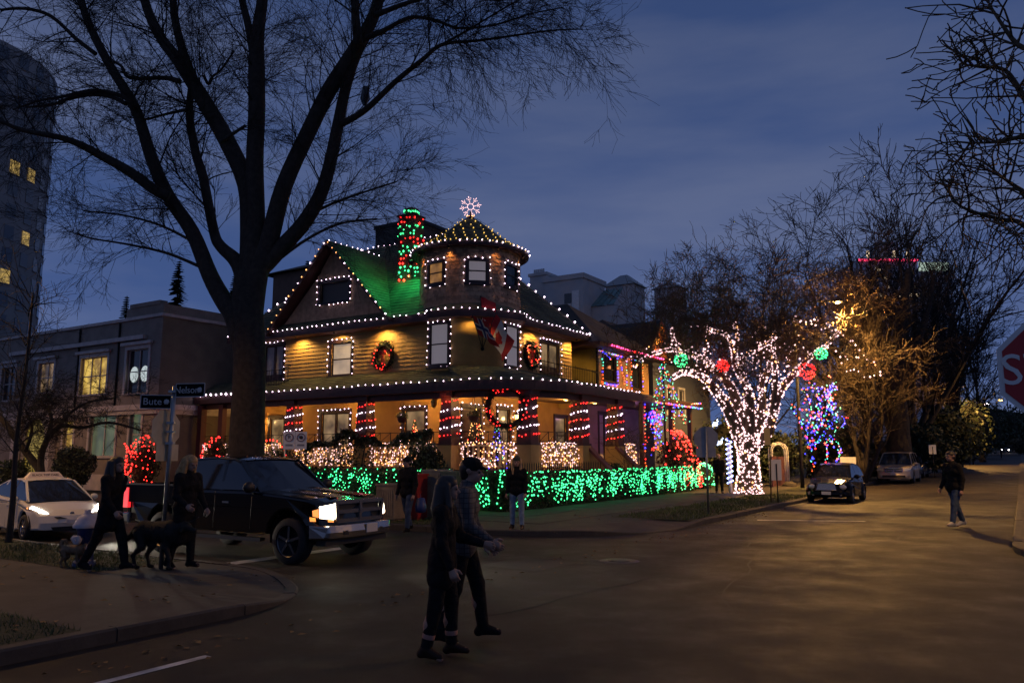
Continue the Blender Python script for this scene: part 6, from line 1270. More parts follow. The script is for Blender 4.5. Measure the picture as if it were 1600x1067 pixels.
# dark planting along the right street
for (px, Y, w, h, n, sd, mt_, lab) in ((1338, 48, 1.5, 1.3, 2600, 501, M_BROWNLEAF, 'golden leafed bush glowing under the street lamp behind the black car'), (1365, 62, 2.2, 1.5, 1800, 502, M_LEAFD, 'dark evergreen bush behind the minivan'), (1440, 56, 2.6, 2.2, 2600, 503, M_LEAFD, 'large dark bush between the minivan and the walking man'),
        (1480, 62, 3.0, 3.0, 2600, 504, M_LEAFD, 'tall dark bush right behind the walking man'), (1210, 46, 2.2, 1.8, 1800, 505, M_LEAFD, 'dark bush behind the white trellis arch'), (1300, 52, 2.6, 2.4, 2000, 506, M_LEAFD, 'dark bush behind the multicoloured shrub'), (1150, 46, 2.4, 2.4, 2000, 507, M_LEAFD, 'dark bush behind the lit trunk'), (1110, 44.5, 1.4, 1.6, 1500, 508, M_LEAFD, 'dark leafy shrub behind the grey stop sign'),
        (1515, 84, 3.4, 4.0, 2200, 509, M_LEAFD, 'high dark hedge far up the right street'), (1560, 150, 6, 5.5, 2000, 510, M_LEAFD, 'distant dark trees closing the right street'), (1592, 190, 7, 6, 1800, 511, M_LEAFD, 'farthest dark tree clump at the end of the street'), (1535, 118, 4.5, 5, 1800, 512, M_LEAFD, 'dark tree mass beyond the far parked cars')):
    p = at(px, 700, Y); bush(lab, (p[0], p[1], gz(to_ab(p[0],p[1])[0]) + h*.9), (w, w*.8, h), n, .05 + .0016*Y, sd, mt_, frame='w')
p = at(1556, 690, 150); bush('small golden lit bush by the far street lamps', (p[0]-.5, p[1]-8, 3.2), (2.2, 1.6, 1.6), 700, .22, 520, M_BROWNLEAF, frame='w')
# shrubs and trees on the right-hand pavement beyond the stop sign
for (a, b, w, h, sd, lab) in ((58, -4.5, 2.6, 2.6, 531, 'dark hedge shrub on the right side beyond the stop sign'), (74, -5, 3, 3, 532, 'second dark shrub up the right pavement')):
    x, y = xy(a, b); bush(lab, (x, y, gz(a) + h*.9), (w, w, h), 1800, .11, sd, M_LEAFD, frame='w')
# ---------------------------------------------------------------- vehicles (x forward, y left)
RUB = mat('tyre_rubber', (.015,.015,.016), .8); CHR = mat('chrome', (.36,.35,.34), .22, metal=1); VG = mat('car_glass', (.012,.014,.02), .04, spec=.9); BLK = mat('black_plastic', (.012,.012,.013), .5)
RIM = mat('alloy_rim', (.38,.38,.39), .3, metal=.9); HLON = bulb_mat('headlight_on', (1,.93,.82), 22); HLOFF = mat('headlight_lens', (.55,.56,.58), .1, metal=.3); AMB = bulb_mat('amber_marker', (1,.30,.03), 1.5); TLON = bulb_mat('tail_light_on', (1,.02,.02), 1.1); TLOFF = mat('tail_light_lens', (.25,.01,.01), .2); PLATE = mat('number_plate', (.55,.55,.55), .5)
def paint(n, c, metal=.0, rough=.25): return mat(n, c, rough, metal=metal, coat=.35, spec=.35)
def arch_pts(cx, cz, r, z0, n=9, rev=False):
    a = math.asin(max(-1, min(1, (z0 - cz)/r))); T = np.linspace(a, math.pi - a, n); P = [(cx + r*math.cos(t), cz + r*math.sin(t)) for t in T]; return P[::-1] if rev else P
def hull(mb, poly, Wd, layers, m=0, ws=None, taper=(0,0,0), bow=0.0, crown=0.0, smooth=False, ymap=None):
    """side outline swept across the width: layers [(y fraction, inset)], plan taper and bowed ends"""
    P = np.array(poly); n = len(P); A = sum(P[i][0]*P[(i+1)%n][1] - P[(i+1)%n][0]*P[i][1] for i in range(n)); sg = 1 if A > 0 else -1; N = []
    for i in range(n):
        e = P[(i+1)%n] - P[i-1]; l = np.linalg.norm(e) + 1e-9; N.append(np.array([e[1], -e[0]])/l*sg)
    xf, xr, tp = taper; base = len(mb.v)
    for yf, ins in layers:
        for i in range(n):
            q = P[i] - N[i]*ins; y = yf*Wd/2; x, z = q
            if ymap: y = ymap(yf, z)
            if tp:
                if x > xf: y *= 1 - tp*((x-xf)/max(.01, P[:,0].max()-xf))**2
                if x < xr: y *= 1 - tp*.7*((xr-x)/max(.01, xr-P[:,0].min()))**2
            f = x/abs(P[:,0]).max(); x = x - bow*f*abs(f)*(yf**2); z = z + crown*(1-yf*yf)*max(0, (z-P[:,1].min())/(P[:,1].max()-P[:,1].min()))**3
            mb.v.append((x, y, z))
    L = len(layers)
    for k in range(L-1):
        for i in range(n): j = (i+1)%n; mb.f.append((base+k*n+i, base+k*n+j, base+(k+1)*n+j, base+(k+1)*n+i)); mb.m.append(m); mb.s.append(smooth)
    mb.f.append(tuple(base + i for i in range(n))); mb.m.append(m); mb.s.append(False)
    mb.f.append(tuple(base + (L-1)*n + i for i in reversed(range(n)))); mb.m.append(m); mb.s.append(False)
LAY = [(-1,.05),(-.985,.02),(-.95,.004),(-.8,0),(-.4,0),(0,0),(.4,0),(.8,0),(.95,.004),(.985,.02),(1,.05)]
WHEELS = {}
def wheel(parent, x, y, r, w, rim=RIM, spokes=5, hub=.68):
    sgn = 1 if y > 0 else -1; m = MB(); N = 26
    prof = [(r*hub, -w/2), (r*.93, -w/2), (r, -w*.36), (r, w*.36), (r*.93, w/2), (r*hub, w/2)]
    o = len(m.v)
    for rr, d in prof:
        for k in range(N): t = 2*math.pi*k/N; m.v.append((x+rr*math.cos(t), y+d, r+rr*math.sin(t)))
    for i in range(len(prof)-1):
        for k in range(N): k2 = (k+1)%N; m.f.append((o+i*N+k, o+i*N+k2, o+(i+1)*N+k2, o+(i+1)*N+k)); m.m.append(0); m.s.append(True)
    W_ = part('wheel', m, RUB, parent); q = MB(); f = y + sgn*w*.42
    o = len(q.v)
    for rr, d in ((r*hub, 0), (r*hub*.94, -.015*sgn), (r*hub*.9, -.07*sgn), (.02, -.09*sgn)):
        for k in range(N): t = 2*math.pi*k/N; q.v.append((x+rr*math.cos(t), f+d, r+rr*math.sin(t)))
    for i in range(3):
        for k in range(N): k2 = (k+1)%N; q.f.append((o+i*N+k, o+i*N+k2, o+(i+1)*N+k2, o+(i+1)*N+k)); q.m.append(1 if i > 0 else 0); q.s.append(True)
    for s in range(spokes):
        t = 2*math.pi*s/spokes + .3; q.bar((x+.04*math.cos(t), f-.02*sgn, r+.04*math.sin(t)), (x+r*hub*.93*math.cos(t), f-.02*sgn, r+r*hub*.93*math.sin(t)), .05, .04, 0, up=(0,1,0))
    q.ball((x, f-.01*sgn, r), .05, 0, 8, 4); part('rim', q, [rim, BLK], W_)
def greenhouse(T, prof, zb, zr, wb, wt, body, pill, roof_ix, glass=VG):
    """glass block with tumblehome, a painted roof shell and pillars"""
    ym = lambda yf, z: yf*(wb + (wt-wb)*min(1, max(0, (z-zb)/(zr-zb)))**1.15)
    g = MB(); hull(g, prof, 1, [(-1,.03),(-.97,.006),(-.6,0),(0,0),(.6,0),(.97,.006),(1,.03)], ymap=ym, crown=.03, bow=.05); part('window_glass', g, glass, T)
    top = [prof[i] for i in roof_ix]; m = MB(); K = [-1.012,-.98,-.9,-.5,0,.5,.9,.98,1.012]; rows = []
    for y in K:
        row = []
        for (x, z) in top: d = .014 if abs(y) < 1 else -.015; row.append((x - .05*(x/abs(x) if x else 0)*0, ym(y, z), z + d + .03*(1-min(1,abs(y))**2)))
        rows.append(row)
    for i in range(len(K)-1): m.strip(rows[i], rows[i+1], 0, True)
    part('roof', m, body, T)
    for (x0, x1, w, mt) in pill:   # each pillar from belt x0 to roof x1
        for s in (-1, 1):
            p = MB(); z1 = zr - .02; a = [(x0-w/2, s*(ym(1,zb)+.004), zb-.01), (x0+w/2, s*(ym(1,zb)+.004), zb-.01), (x1+w/2, s*(ym(1,z1)+.008), z1), (x1-w/2, s*(ym(1,z1)+.008), z1)]; b = [(x, y - s*.05, z) for x, y, z in a]
            p.add(a + b, [(0,1,2,3),(4,7,6,5),(0,4,5,1),(1,5,6,2),(2,6,7,3),(3,7,4,0)]); part('pillar', p, mt or body, T)
    return ym
def mirror(T, x, y, z, m=BLK, s=1):
    for q in (-1, 1): k = MB(); k.ball((x, q*(y+.12), z), .12, 0, 8, 5, sx=.55*s, sy=.95*s, sz=.75*s); k.bar((x+.02, q*y, z-.04), (x, q*(y+.08), z-.02), .05, .05); part('mirror', k, m, T)
def seams(T, lines, m=BLK):
    for pts in lines:
        for s in (-1, 1): k = MB(); k.tube([(x, s*y, z) for x, y, z in pts], .006, 4); part('door_seam', k, m, T)
def handles(T, spots, m):
    for x, y, z in spots:
        for s in (-1, 1): k = MB(); k.box(x-.09, x+.09, min(s*y, s*(y+.03)), max(s*y, s*(y+.03)), z-.015, z+.02); part('door_handle', k, m, T)
def wells(T, xs, r, y):
    for x in xs:
        for s in (-1, 1):
            m = MB(); n = 14; A = [(x + r*math.cos(t), s*(y-.02), r*.93 + r*math.sin(t)) for t in np.linspace(-.2, math.pi+.2, n)]; B = [(p[0], s*(y-.34), p[2]) for p in A]; m.strip(A, B); m.add(B, [tuple(range(n))]); part('wheel_well', m, BLK, T)
# ---- the black pickup truck
HEAD_L = -PHI                                   # heading along the left street towards the crossing
TS = .94; tkh = HEAD_L + R(3); w_ = on_g(456, 881); tk0 = (w_[0] - TS*(1.93*math.cos(tkh) + .86*math.sin(tkh)), w_[1] - TS*(1.93*math.sin(tkh) - .86*math.cos(tkh))); truck = thing('pickup_truck', 'black crew-cab pickup truck with lit headlights turning into the crossing', 'truck', (*tk0, 0), 'l', HEAD_L + R(3)); truck.scale = (TS,)*3; TP = paint('black_truck_paint', (.004,.004,.005), 0, .12)
r = .42; ax = (1.93, -1.66)
low = [(-2.88,.62),(-2.90,1.0),(-2.88,1.02),(-1.28,1.04),(-1.25,1.30),(1.0,1.30),(1.15,1.29),(1.9,1.24),(2.45,1.19),(2.66,1.13),(2.74,1.02),(2.78,.72),(2.76,.58)] + arch_pts(ax[0], .44, .54, .52)+ [(1.2,.50),(-1.0,.50)] + arch_pts(ax[1], .44, .54, .52) + [(-2.5,.58)]
m = MB(); hull(m, low, 1.98, LAY, taper=(2.2,-2.6,.10), bow=.13, crown=.03); part('body', m, TP, truck)
for s in (-1, 1): b = MB(); b.box(-2.88, -1.27, min(s*.9, s*.99), max(s*.9, s*.99), 1.0, 1.36); b.box(-2.9, -1.26, min(s*.87, s*1.0), max(s*.87, s*1.0), 1.361, 1.39, 1); part('bed_wall', b, [TP, BLK], truck)
b = MB(); b.box(-2.91, -2.83, -.9, .9, .75, 1.36); b.box(-2.92, -2.82, -.9, .9, 1.361, 1.38); part('tailgate', b, TP, truck)
ym = greenhouse(truck, [(-1.24,1.29),(-1.16,1.78),(-1.02,1.90),(-.3,1.94),(.18,1.91),(.36,1.86),(1.12,1.29)], 1.29, 1.92, .93, .76, TP, [(1.08,.38,.07,TP),(.02,.0,.07,TP),(-1.12,-1.02,.16,TP)], [1,2,3,4,5])
hd_ = MB()
for s in (-1, 1): hd_.add([(1.2,s*.15,1.335),(2.45,s*.25,1.235),(2.5,s*.5,1.215),(1.2,s*.62,1.325),(1.3,s*.3,1.352),(2.3,s*.38,1.262)], [(0,1,5,4),(1,2,5),(2,3,4,5)], 0, True)
part('hood_bulge', hd_, TP, truck)
wells(truck, ax, .5, .97)
for x in ax:
    for s in (-1, 1): wheel(truck, x, s*.86, r, .28, rim=mat('dark_alloy', (.12,.12,.125), .35, metal=.9))
# front end: chrome crossbar grille, lit headlamps, chrome bumper
gm = MB(); gm.box(2.66,2.735,-.60,.60,.80,1.115); part('grille_mesh', gm, BLK, truck)
gf = MB()
for p, q in (((2.765,-.66,1.13),(2.765,.66,1.13)), ((2.765,-.62,.79),(2.765,.62,.79)), ((2.765,-.66,1.13),(2.765,-.62,.79)), ((2.765,.66,1.13),(2.765,.62,.79)), ((2.775,0,1.13),(2.775,0,.79)), ((2.775,-.64,.96),(2.775,.64,.96))): gf.bar(p, q, .07, .07)
part('grille_frame', gf, CHR, truck)
bdg = MB(); bdg.box(2.81,2.83,-.045,.045,.91,1.01); part('badge', bdg, CHR, truck)
HLM = bulb_mat('truck_headlight_on', (1,.86,.62), 14)
for s in (-1, 1):
    h = MB(); h.add([(2.73,s*.67,1.10),(2.61,s*.915,1.06),(2.64,s*.93,.86),(2.75,s*.67,.82),(2.77,s*.68,.96)], [(0,1,4),(1,2,4),(2,3,4),(3,0,4)]); H = part('headlight', h, HLM, truck)
    h = MB(); h.add([(2.605,s*.93,1.02),(2.50,s*.975,.99),(2.52,s*.98,.89),(2.635,s*.945,.87)], [(0,1,2,3)]); h.add([(2.64,s*.94,.855),(2.46,s*1.0,.875),(2.47,s*.995,.80),(2.755,s*.68,.775),(2.75,s*.68,.81)], [(0,1,2,3,4)]); part('turn_signal', h, AMB, H)
    if True: lamp('SPOT', (*(np.array(tk0) + np.array([math.cos(tkh)*2.8 - math.sin(tkh)*s*.74, math.sin(tkh)*2.8 + math.cos(tkh)*s*.74])), .9), 170, (1,.88,.68), size=.08, target=tuple(np.array([*tk0, 0]) + np.array([math.cos(HEAD_L+R(3))*11, math.sin(HEAD_L+R(3))*11, .1])), spot=R(62), blend=.9, frame='w')
bm = MB(); hull(bm, [(2.5,.46),(2.84,.46),(2.92,.50),(2.93,.60),(2.90,.72),(2.5,.74)], 2.0, LAY, taper=(2.4,-9,.12), bow=.10); part('front_bumper', bm, CHR, truck)
bm = MB(); bm.box(2.86,2.90,-.55,.55,.54,.62); part('bumper_intake', bm, BLK, truck); bm = MB(); bm.box(2.5,2.74,-.86,.86,.36,.455); part('air_dam', bm, BLK, truck); bm = MB(); bm.box(2.935,2.945,.02,.34,.55,.71); part('number_plate', bm, PLATE, truck)
bm = MB(); hull(bm, [(-2.75,.55),(-3.0,.55),(-3.04,.62),(-3.0,.78),(-2.75,.78)], 1.98, LAY, taper=(9,-9,0)); part('rear_bumper', bm, CHR, truck)
for s in (-1, 1):
    t = MB(); t.box(-2.93,-2.78, min(s*.93,s*1.005), max(s*.93,s*1.005), .88, 1.3); part('tail_light', t, TLON, truck)
    t = MB(); t.box(-1.15,1.25, min(s*.9,s*1.02), max(s*.9,s*1.02), .38, .45); part('running_board', t, CHR, truck)
mirror(truck, .95, .95, 1.38, BLK, 1.25); handles(truck, [(.25,.985,1.08),(-.85,.985,1.08)], CHR)
seams(truck, [[(.95,.985,1.28),(.93,.992,.6)],[(-.08,.985,1.28),(-.1,.992,.58)],[(-1.0,.985,1.28),(-1.02,.992,.75)],[(-1.27,.985,1.3),(-1.27,.992,.56)]])
m = MB()
for i in range(6): m.octa((.28, -.55+.22*i, 1.955), .03)
part('roof_marker', m, mat('amber_lens_dark', (.3,.12,.02), .3), truck)
# ---- white hybrid taxi
txh = HEAD_L + R(-10); w_ = on_g(40, 844); tx0 = (w_[0] - .88*(1.35*math.cos(txh) + .77*math.sin(txh)), w_[1] - .88*(1.35*math.sin(txh) - .77*math.cos(txh))); taxi = thing('taxi', 'white hatchback taxi with dazzling headlights and a roof sign behind the hydrant', 'car', (*tx0, 0), 'l', HEAD_L - R(10)); taxi.scale = (.88,)*3; WP = paint('white_car_paint', (.62,.60,.55)); r = .32; ax = (1.35, -1.35)
low = [(-2.22,.35),(-2.24,.75),(-2.16,1.05),(-1.3,1.02),(.4,.97),(1.0,.96),(1.55,.87),(2.0,.74),(2.18,.62),(2.24,.45),(2.2,.28)] + arch_pts(ax[0], .33, .385, .25) + [(.6,.2),(-.6,.2)] + arch_pts(ax[1], .33, .385, .25) + [(-2.1,.28)]
m = MB(); hull(m, low, 1.745, LAY, taper=(1.3,-1.6,.22), bow=.22, crown=.05); part('body', m, WP, taxi)
greenhouse(taxi, [(-2.12,1.03),(-1.7,1.27),(-1.1,1.42),(-.4,1.485),(.05,1.47),(.28,1.42),(1.36,.93)], .96, 1.47, .79, .58, WP, [(1.28,.32,.07,WP),(-.1,-.1,.06,BLK),(-1.2,-.95,.12,WP)], [1,2,3,4,5])
wells(taxi, ax, .375, .86)
for x in ax:
    for s in (-1, 1): wheel(taxi, x, s*.77, r, .2, spokes=7)
for s in (-1, 1):
    h = MB(); h.add([(2.02,s*.44,.63),(1.88,s*.66,.66),(1.55,s*.80,.80),(1.62,s*.76,.86),(1.9,s*.6,.76),(1.86,s*.68,.74)], [(0,1,5,4),(1,2,5),(2,3,5),(3,4,5)]); h.v = [(x+.035, y+.015*s, z) for x, y, z in h.v]; part('headlight', h, HLON, taxi)
    h = MB(); h.octa((1.5, s*.83, .80), .035); part('turn_signal', h, AMB, taxi)
    lamp('SPOT', (*(np.array(tx0) + np.array([math.cos(txh)*2.12 - math.sin(txh)*s*.57, math.sin(txh)*2.12 + math.cos(txh)*s*.57])), .66), 230, (1,.90,.74), size=.07, target=tuple(np.array([*tx0, 0]) + np.array([math.cos(HEAD_L)*9, math.sin(HEAD_L)*9, .0])), spot=R(70), blend=.9, frame='w')
m = MB(); m.add([(2.12,-.42,.60),(2.12,.42,.60),(2.16,.36,.545),(2.16,-.36,.545)], [(0,1,2,3)]); m.add([(2.2,-.5,.36),(2.2,.5,.36),(2.19,.42,.25),(2.19,-.42,.25)], [(0,1,2,3)]); m.v = [(x+.035,y,z) for x,y,z in m.v]; part('grille', m, BLK, taxi)
m = MB(); m.ball((2.13,0,.67), .055, 0, 10, 5, sx=.4, sz=.8); part('badge', m, CHR, taxi); m = MB(); m.box(2.235,2.25,-.16,.16,.43,.53); part('number_plate', m, PLATE, taxi)
mirror(taxi, .82, .84, 1.0, WP); handles(taxi, [(.0,.865,.82),(-1.0,.86,.84)], WP); seams(taxi, [[(.95,.862,.95),(.98,.872,.3)],[(-.1,.862,.98),(-.12,.872,.25)],[(-1.05,.862,1.0),(-.98,.868,.45)]])
m = MB(); q = [(-.34,-.46,1.50),(-.05,-.46,1.50),(-.05,.46,1.50),(-.34,.46,1.50),(-.27,-.34,1.66),(-.13,-.34,1.66),(-.13,.34,1.66),(-.27,.34,1.66)]; m.add(q, [(0,3,2,1),(4,5,6,7),(0,1,5,4),(1,2,6,5),(2,3,7,6),(3,0,4,7)]); SG = part('roof_sign', m, mat('roof_sign_plastic', (.6,.52,.46), .5), taxi)
def text_mesh(body, size, m_, parent, matrix, name='lettering', depth=.004, align='CENTER'):
    c = bpy.data.curves.new('lettering', 'FONT'); c.body = body; c.size = size; c.align_x = align; c.align_y = 'CENTER'; c.extrude = depth; c.resolution_u = 3
    t = bpy.data.objects.new('lettering_curve', c); COL.objects.link(t); dg = bpy.context.evaluated_depsgraph_get(); me = bpy.data.meshes.new_from_object(t.evaluated_get(dg)); bpy.data.objects.remove(t)
    me.transform(matrix); me.materials.clear(); me.materials.append(m_); o = bpy.data.objects.new(name, me); COL.objects.link(o); o.parent = parent; return o
def basis(x, y, o):   # columns: text right, text up, out
    x, y = Vector(x).normalized(), Vector(y).normalized(); z = x.cross(y); return Matrix(((x.x,y.x,z.x,o[0]),(x.y,y.y,z.y,o[1]),(x.z,y.z,z.z,o[2]),(0,0,0,1)))
text_mesh('BLACK TOP CABS', .082, mat('sign_black', (.02,.02,.02), .6), SG, basis((0,1,0), (-.45,0,1), (-.086,0,1.58)))
m = MB(); m.octa((.05,-.52,1.47), .03); m.octa((.05,.52,1.47), .03); part('roof_marker', m, AMB, taxi)
# ---- retro black hatchback parked by the grass
HEAD_R = -math.pi/2 - PHI; r = .33
def parked(a, b): x, y = xy(a, b); return (x, y, gz(a))
retro = thing('retro_car', 'black retro hatchback with mesh grille parked by the grass verge', 'car', parked(34.75, 6.5), 'l', HEAD_R); RP = mat('retro_black_paint', (.006,.005,.007), .14, spec=.16); ax = (1.32, -1.3); retro.scale = (1, 1, .93)
low = [(-2.08,.35),(-2.12,.8),(-2.0,1.06),(-1.0,1.06),(.6,1.03),(.95,1.02),(1.5,.93),(1.9,.80),(2.02,.7),(2.07,.5),(2.1,.42),(2.04,.24)] + arch_pts(ax[0], .34, .40, .25) + [(.6,.22),(-.6,.22)] + arch_pts(ax[1], .34, .40, .25) + [(-1.95,.28)]
m = MB(); hull(m, low, 1.60, LAY, taper=(.9,-1.5,.30), bow=.16, crown=.06); part('body', m, RP, retro)
for x in ax:
    for s in (-1, 1):
        m = MB(); K = 12
        A = [(x + .46*math.cos(t), s*.79, .33 + .46*math.sin(t)) for t in np.linspace(0, math.pi, K)]; B = [(x + .52*math.cos(t), s*.66, .33 + .56*math.sin(t)) for t in np.linspace(0, math.pi, K)]; D = [(x + .39*math.cos(t), s*.85, .33 + .39*math.sin(t)) for t in np.linspace(0, math.pi, K)]
        m.strip(D, A, 0, True); m.strip(A, B, 0, True); part('fender', m, RP, retro); wheel(retro, x, s*.74, r, .2)
greenhouse(retro, [(-2.02,1.04),(-1.75,1.42),(-1.3,1.55),(-.5,1.61),(.05,1.58),(.25,1.52),(1.0,1.01)], 1.03, 1.59, .74, .58, RP, [(.95,.28,.08,RP),(-.2,-.2,.1,RP),(-1.15,-1.05,.12,RP)], [1,2,3,4,5]); wells(retro, ax, .38, .80)
m = MB(); q = [(2.0,-.30,.82),(2.0,.30,.82),(2.08,.36,.55),(2.08,-.36,.55)]; m.add([(x+.03,y,z) for x,y,z in q], [(0,1,2,3)]); part('grille', m, mat('mesh_grille', (.45,.44,.42), .35, metal=.8, noise=(60,.4)), retro)
gf = MB(); gf.tube([(2.045,-.32,.83),(2.045,.32,.83),(2.125,.38,.54),(2.125,-.38,.54),(2.045,-.32,.83)], .016, 5); part('grille_frame', gf, CHR, retro)
for s in (-1, 1): h = MB(); h.ball((1.86, s*.55, .66), .155, 0, 12, 7, sx=.6, sy=1.0, sz=.72); part('headlight', h, HLOFF, retro); h = MB(); h.ball((2.03, s*.5, .36), .06, 0, 8, 5, sx=.5); part('fog_lamp', h, HLOFF, retro)
m = MB(); hull(m, [(1.85,.30),(2.08,.30),(2.15,.36),(2.14,.46),(1.85,.48)], 1.62, LAY, taper=(1.6,-9,.25), bow=.12); part('front_bumper', m, RP, retro); m = MB(); m.box(2.15,2.165,-.17,.17,.36,.49); part('number_plate', m, mat('white_plate', (.7,.7,.72), .5), retro)
mirror(retro, .7, .78, 1.08, RP); handles(retro, [(.0,.8,.92),(-.95,.8,.92)], CHR); seams(retro, [[(.75,.795,1.0),(.8,.802,.3)],[(-.2,.795,1.03),(-.2,.802,.26)],[(-1.05,.795,1.03),(-.95,.80,.6)]])
# ---- minivan
van = thing('minivan', 'pale gold minivan with crossbar grille parked behind the black car', 'van', parked(53.2, 6.35), 'l', HEAD_R); VP = paint('champagne_paint', (.45,.38,.31), .35, .3); r = .34; ax = (1.6, -1.5)
low = [(-2.5,.35),(-2.55,.8),(-2.48,1.1),(-1.0,1.12),(1.0,1.08),(1.4,1.06),(2.0,.98),(2.4,.86),(2.5,.7),(2.56,.45),(2.5,.25)] + arch_pts(ax[0], .35, .41, .26) + [(.8,.22),(-.8,.22)] + arch_pts(ax[1], .35, .41, .26) + [(-2.4,.28)]
m = MB(); hull(m, low, 1.95, LAY, taper=(1.6,-2.2,.14), bow=.18, crown=.05); part('body', m, VP, van)
greenhouse(van, [(-2.48,1.09),(-2.36,1.55),(-2.2,1.7),(-1.0,1.76),(.4,1.74),(.7,1.68),(1.62,1.05)], 1.08, 1.74, .9, .72, VP, [(1.55,.75,.08,VP),(.2,.2,.1,VP),(-.95,-.95,.1,VP),(-2.2,-2.15,.2,VP)], [1,2,3,4,5]); wells(van, ax, .39, .96)
for x in ax:
    for s in (-1, 1): wheel(van, x, s*.86, r, .22)
m = MB(); m.box(2.42,2.51,-.45,.45,.66,.84); part('grille_mesh', m, BLK, van); gf = MB()
for p, q in (((2.52,-.48,.75),(2.52,.48,.75)), ((2.52,0,.84),(2.52,0,.66)), ((2.51,-.48,.855),(2.51,.48,.855)), ((2.53,-.46,.65),(2.53,.46,.65)), ((2.51,-.48,.855),(2.53,-.46,.65)), ((2.51,.48,.855),(2.53,.46,.65))): gf.bar(p, q, .045, .045)
part('grille_frame', gf, CHR, van)
for s in (-1, 1): h = MB(); h.add([(2.46,s*.52,.85),(2.28,s*.84,.88),(2.3,s*.88,.70),(2.5,s*.52,.68)], [(0,1,2,3)]); h.v = [(x+.05,y+.03*s,z) for x,y,z in h.v]; part('headlight', h, HLOFF, van); h = MB(); h.ball((2.47,s*.66,.38), .06, 0, 8, 5, sx=.4); part('fog_lamp', h, HLOFF, van)
m = MB(); m.box(2.545,2.56,-.6,.6,.34,.46); part('lower_intake', m, BLK, van); m = MB(); m.box(2.575,2.59,-.16,.16,.48,.60); part('number_plate', m, PLATE, van); mirror(van, 1.2, .93, 1.1, VP, 1.1); seams(van, [[(1.2,.965,1.06),(1.22,.975,.3)],[(.2,.965,1.08),(.2,.975,.25)],[(-1.0,.965,1.1),(-.95,.975,.7)]])
# ---- generic saloon, copied for the cars further up the street
def saloon(label, loc, rot, pm, group=None, lit=False):
    T = thing('parked_car', label, 'car', loc, 'l', rot, group); r = .31; ax = (1.38, -1.32)
    low = [(-2.2,.38),(-2.26,.78),(-2.15,.98),(-1.4,.98),(.6,.95),(1.0,.94),(1.7,.84),(2.1,.72),(2.22,.55),(2.2,.28)] + arch_pts(ax[0], .32, .37, .24) + [(.6,.2),(-.6,.2)] + arch_pts(ax[1], .32, .37, .24) + [(-2.1,.3)]
    m = MB(); hull(m, low, 1.74, LAY, taper=(1.3,-1.6,.2), bow=.18, crown=.04); part('body', m, pm, T)
    greenhouse(T, [(-1.75,.98),(-1.05,1.36),(-.7,1.42),(-.2,1.44),(.2,1.42),(.4,1.37),(1.15,.94)], .95, 1.42, .78, .58, pm, [(1.1,.42,.07,pm),(-.15,-.15,.07,BLK),(-1.15,-.8,.12,pm)], [1,2,3,4,5]); wells(T, ax, .36, .85)
    for x in ax:
        for s in (-1, 1): wheel(T, x, s*.77, r, .2)
    for s in (-1, 1): h = MB(); h.add([(2.12,s*.4,.70),(1.92,s*.74,.74),(1.95,s*.78,.60),(2.18,s*.42,.56)], [(0,1,2,3)]); h.v = [(x+.045,y+.02*s,z) for x,y,z in h.v]; part('headlight', h, HLON if lit else HLOFF, T); h = MB(); h.box(-2.27,-2.2,min(s*.45,s*.8),max(s*.45,s*.8),.7,.86); part('tail_light', h, TLOFF, T)
    m = MB(); m.box(2.2,2.225,-.4,.4,.5,.64); part('grille', m, BLK, T); m = MB(); m.box(2.23,2.24,-.16,.16,.36,.46); part('number_plate', m, PLATE, T); mirror(T, .85, .82, .98, pm); return T
DK = paint('dark_blue_paint', (.03,.035,.05)); SV = paint('silver_paint', (.42,.42,.42), .5, .3)
saloon('dark saloon parked close behind the pale gold minivan', parked(61, 6.45), HEAD_R, DK)
sv = saloon('silver saloon parked up the street beyond the walking man', parked(106, 6.3), HEAD_R, SV)
dup(sv, parked(119, 6.3), HEAD_R, 'first dark car behind the far silver saloon'); dup(sv, parked(131, 6.4), HEAD_R, 'second dark car behind the far silver saloon'); dup(sv, parked(143, 6.4), HEAD_R, 'farthest parked car before the end of the street')
for c in [o for o in COL.objects if o.parent is None and o.get('label', '').startswith(('first dark', 'second dark', 'farthest parked'))]:
    for ch in [x for x in COL.objects if x.parent == c and x.name.split('.')[0] in ('body', 'roof', 'pillar', 'mirror')]: ch.data = ch.data.copy(); ch.data.materials[0] = DK
x, y = xy(205, 3.0); saloon('distant oncoming car with its headlights on at the end of the street', (x, y, gz(205)), HEAD_R, DK, lit=True)
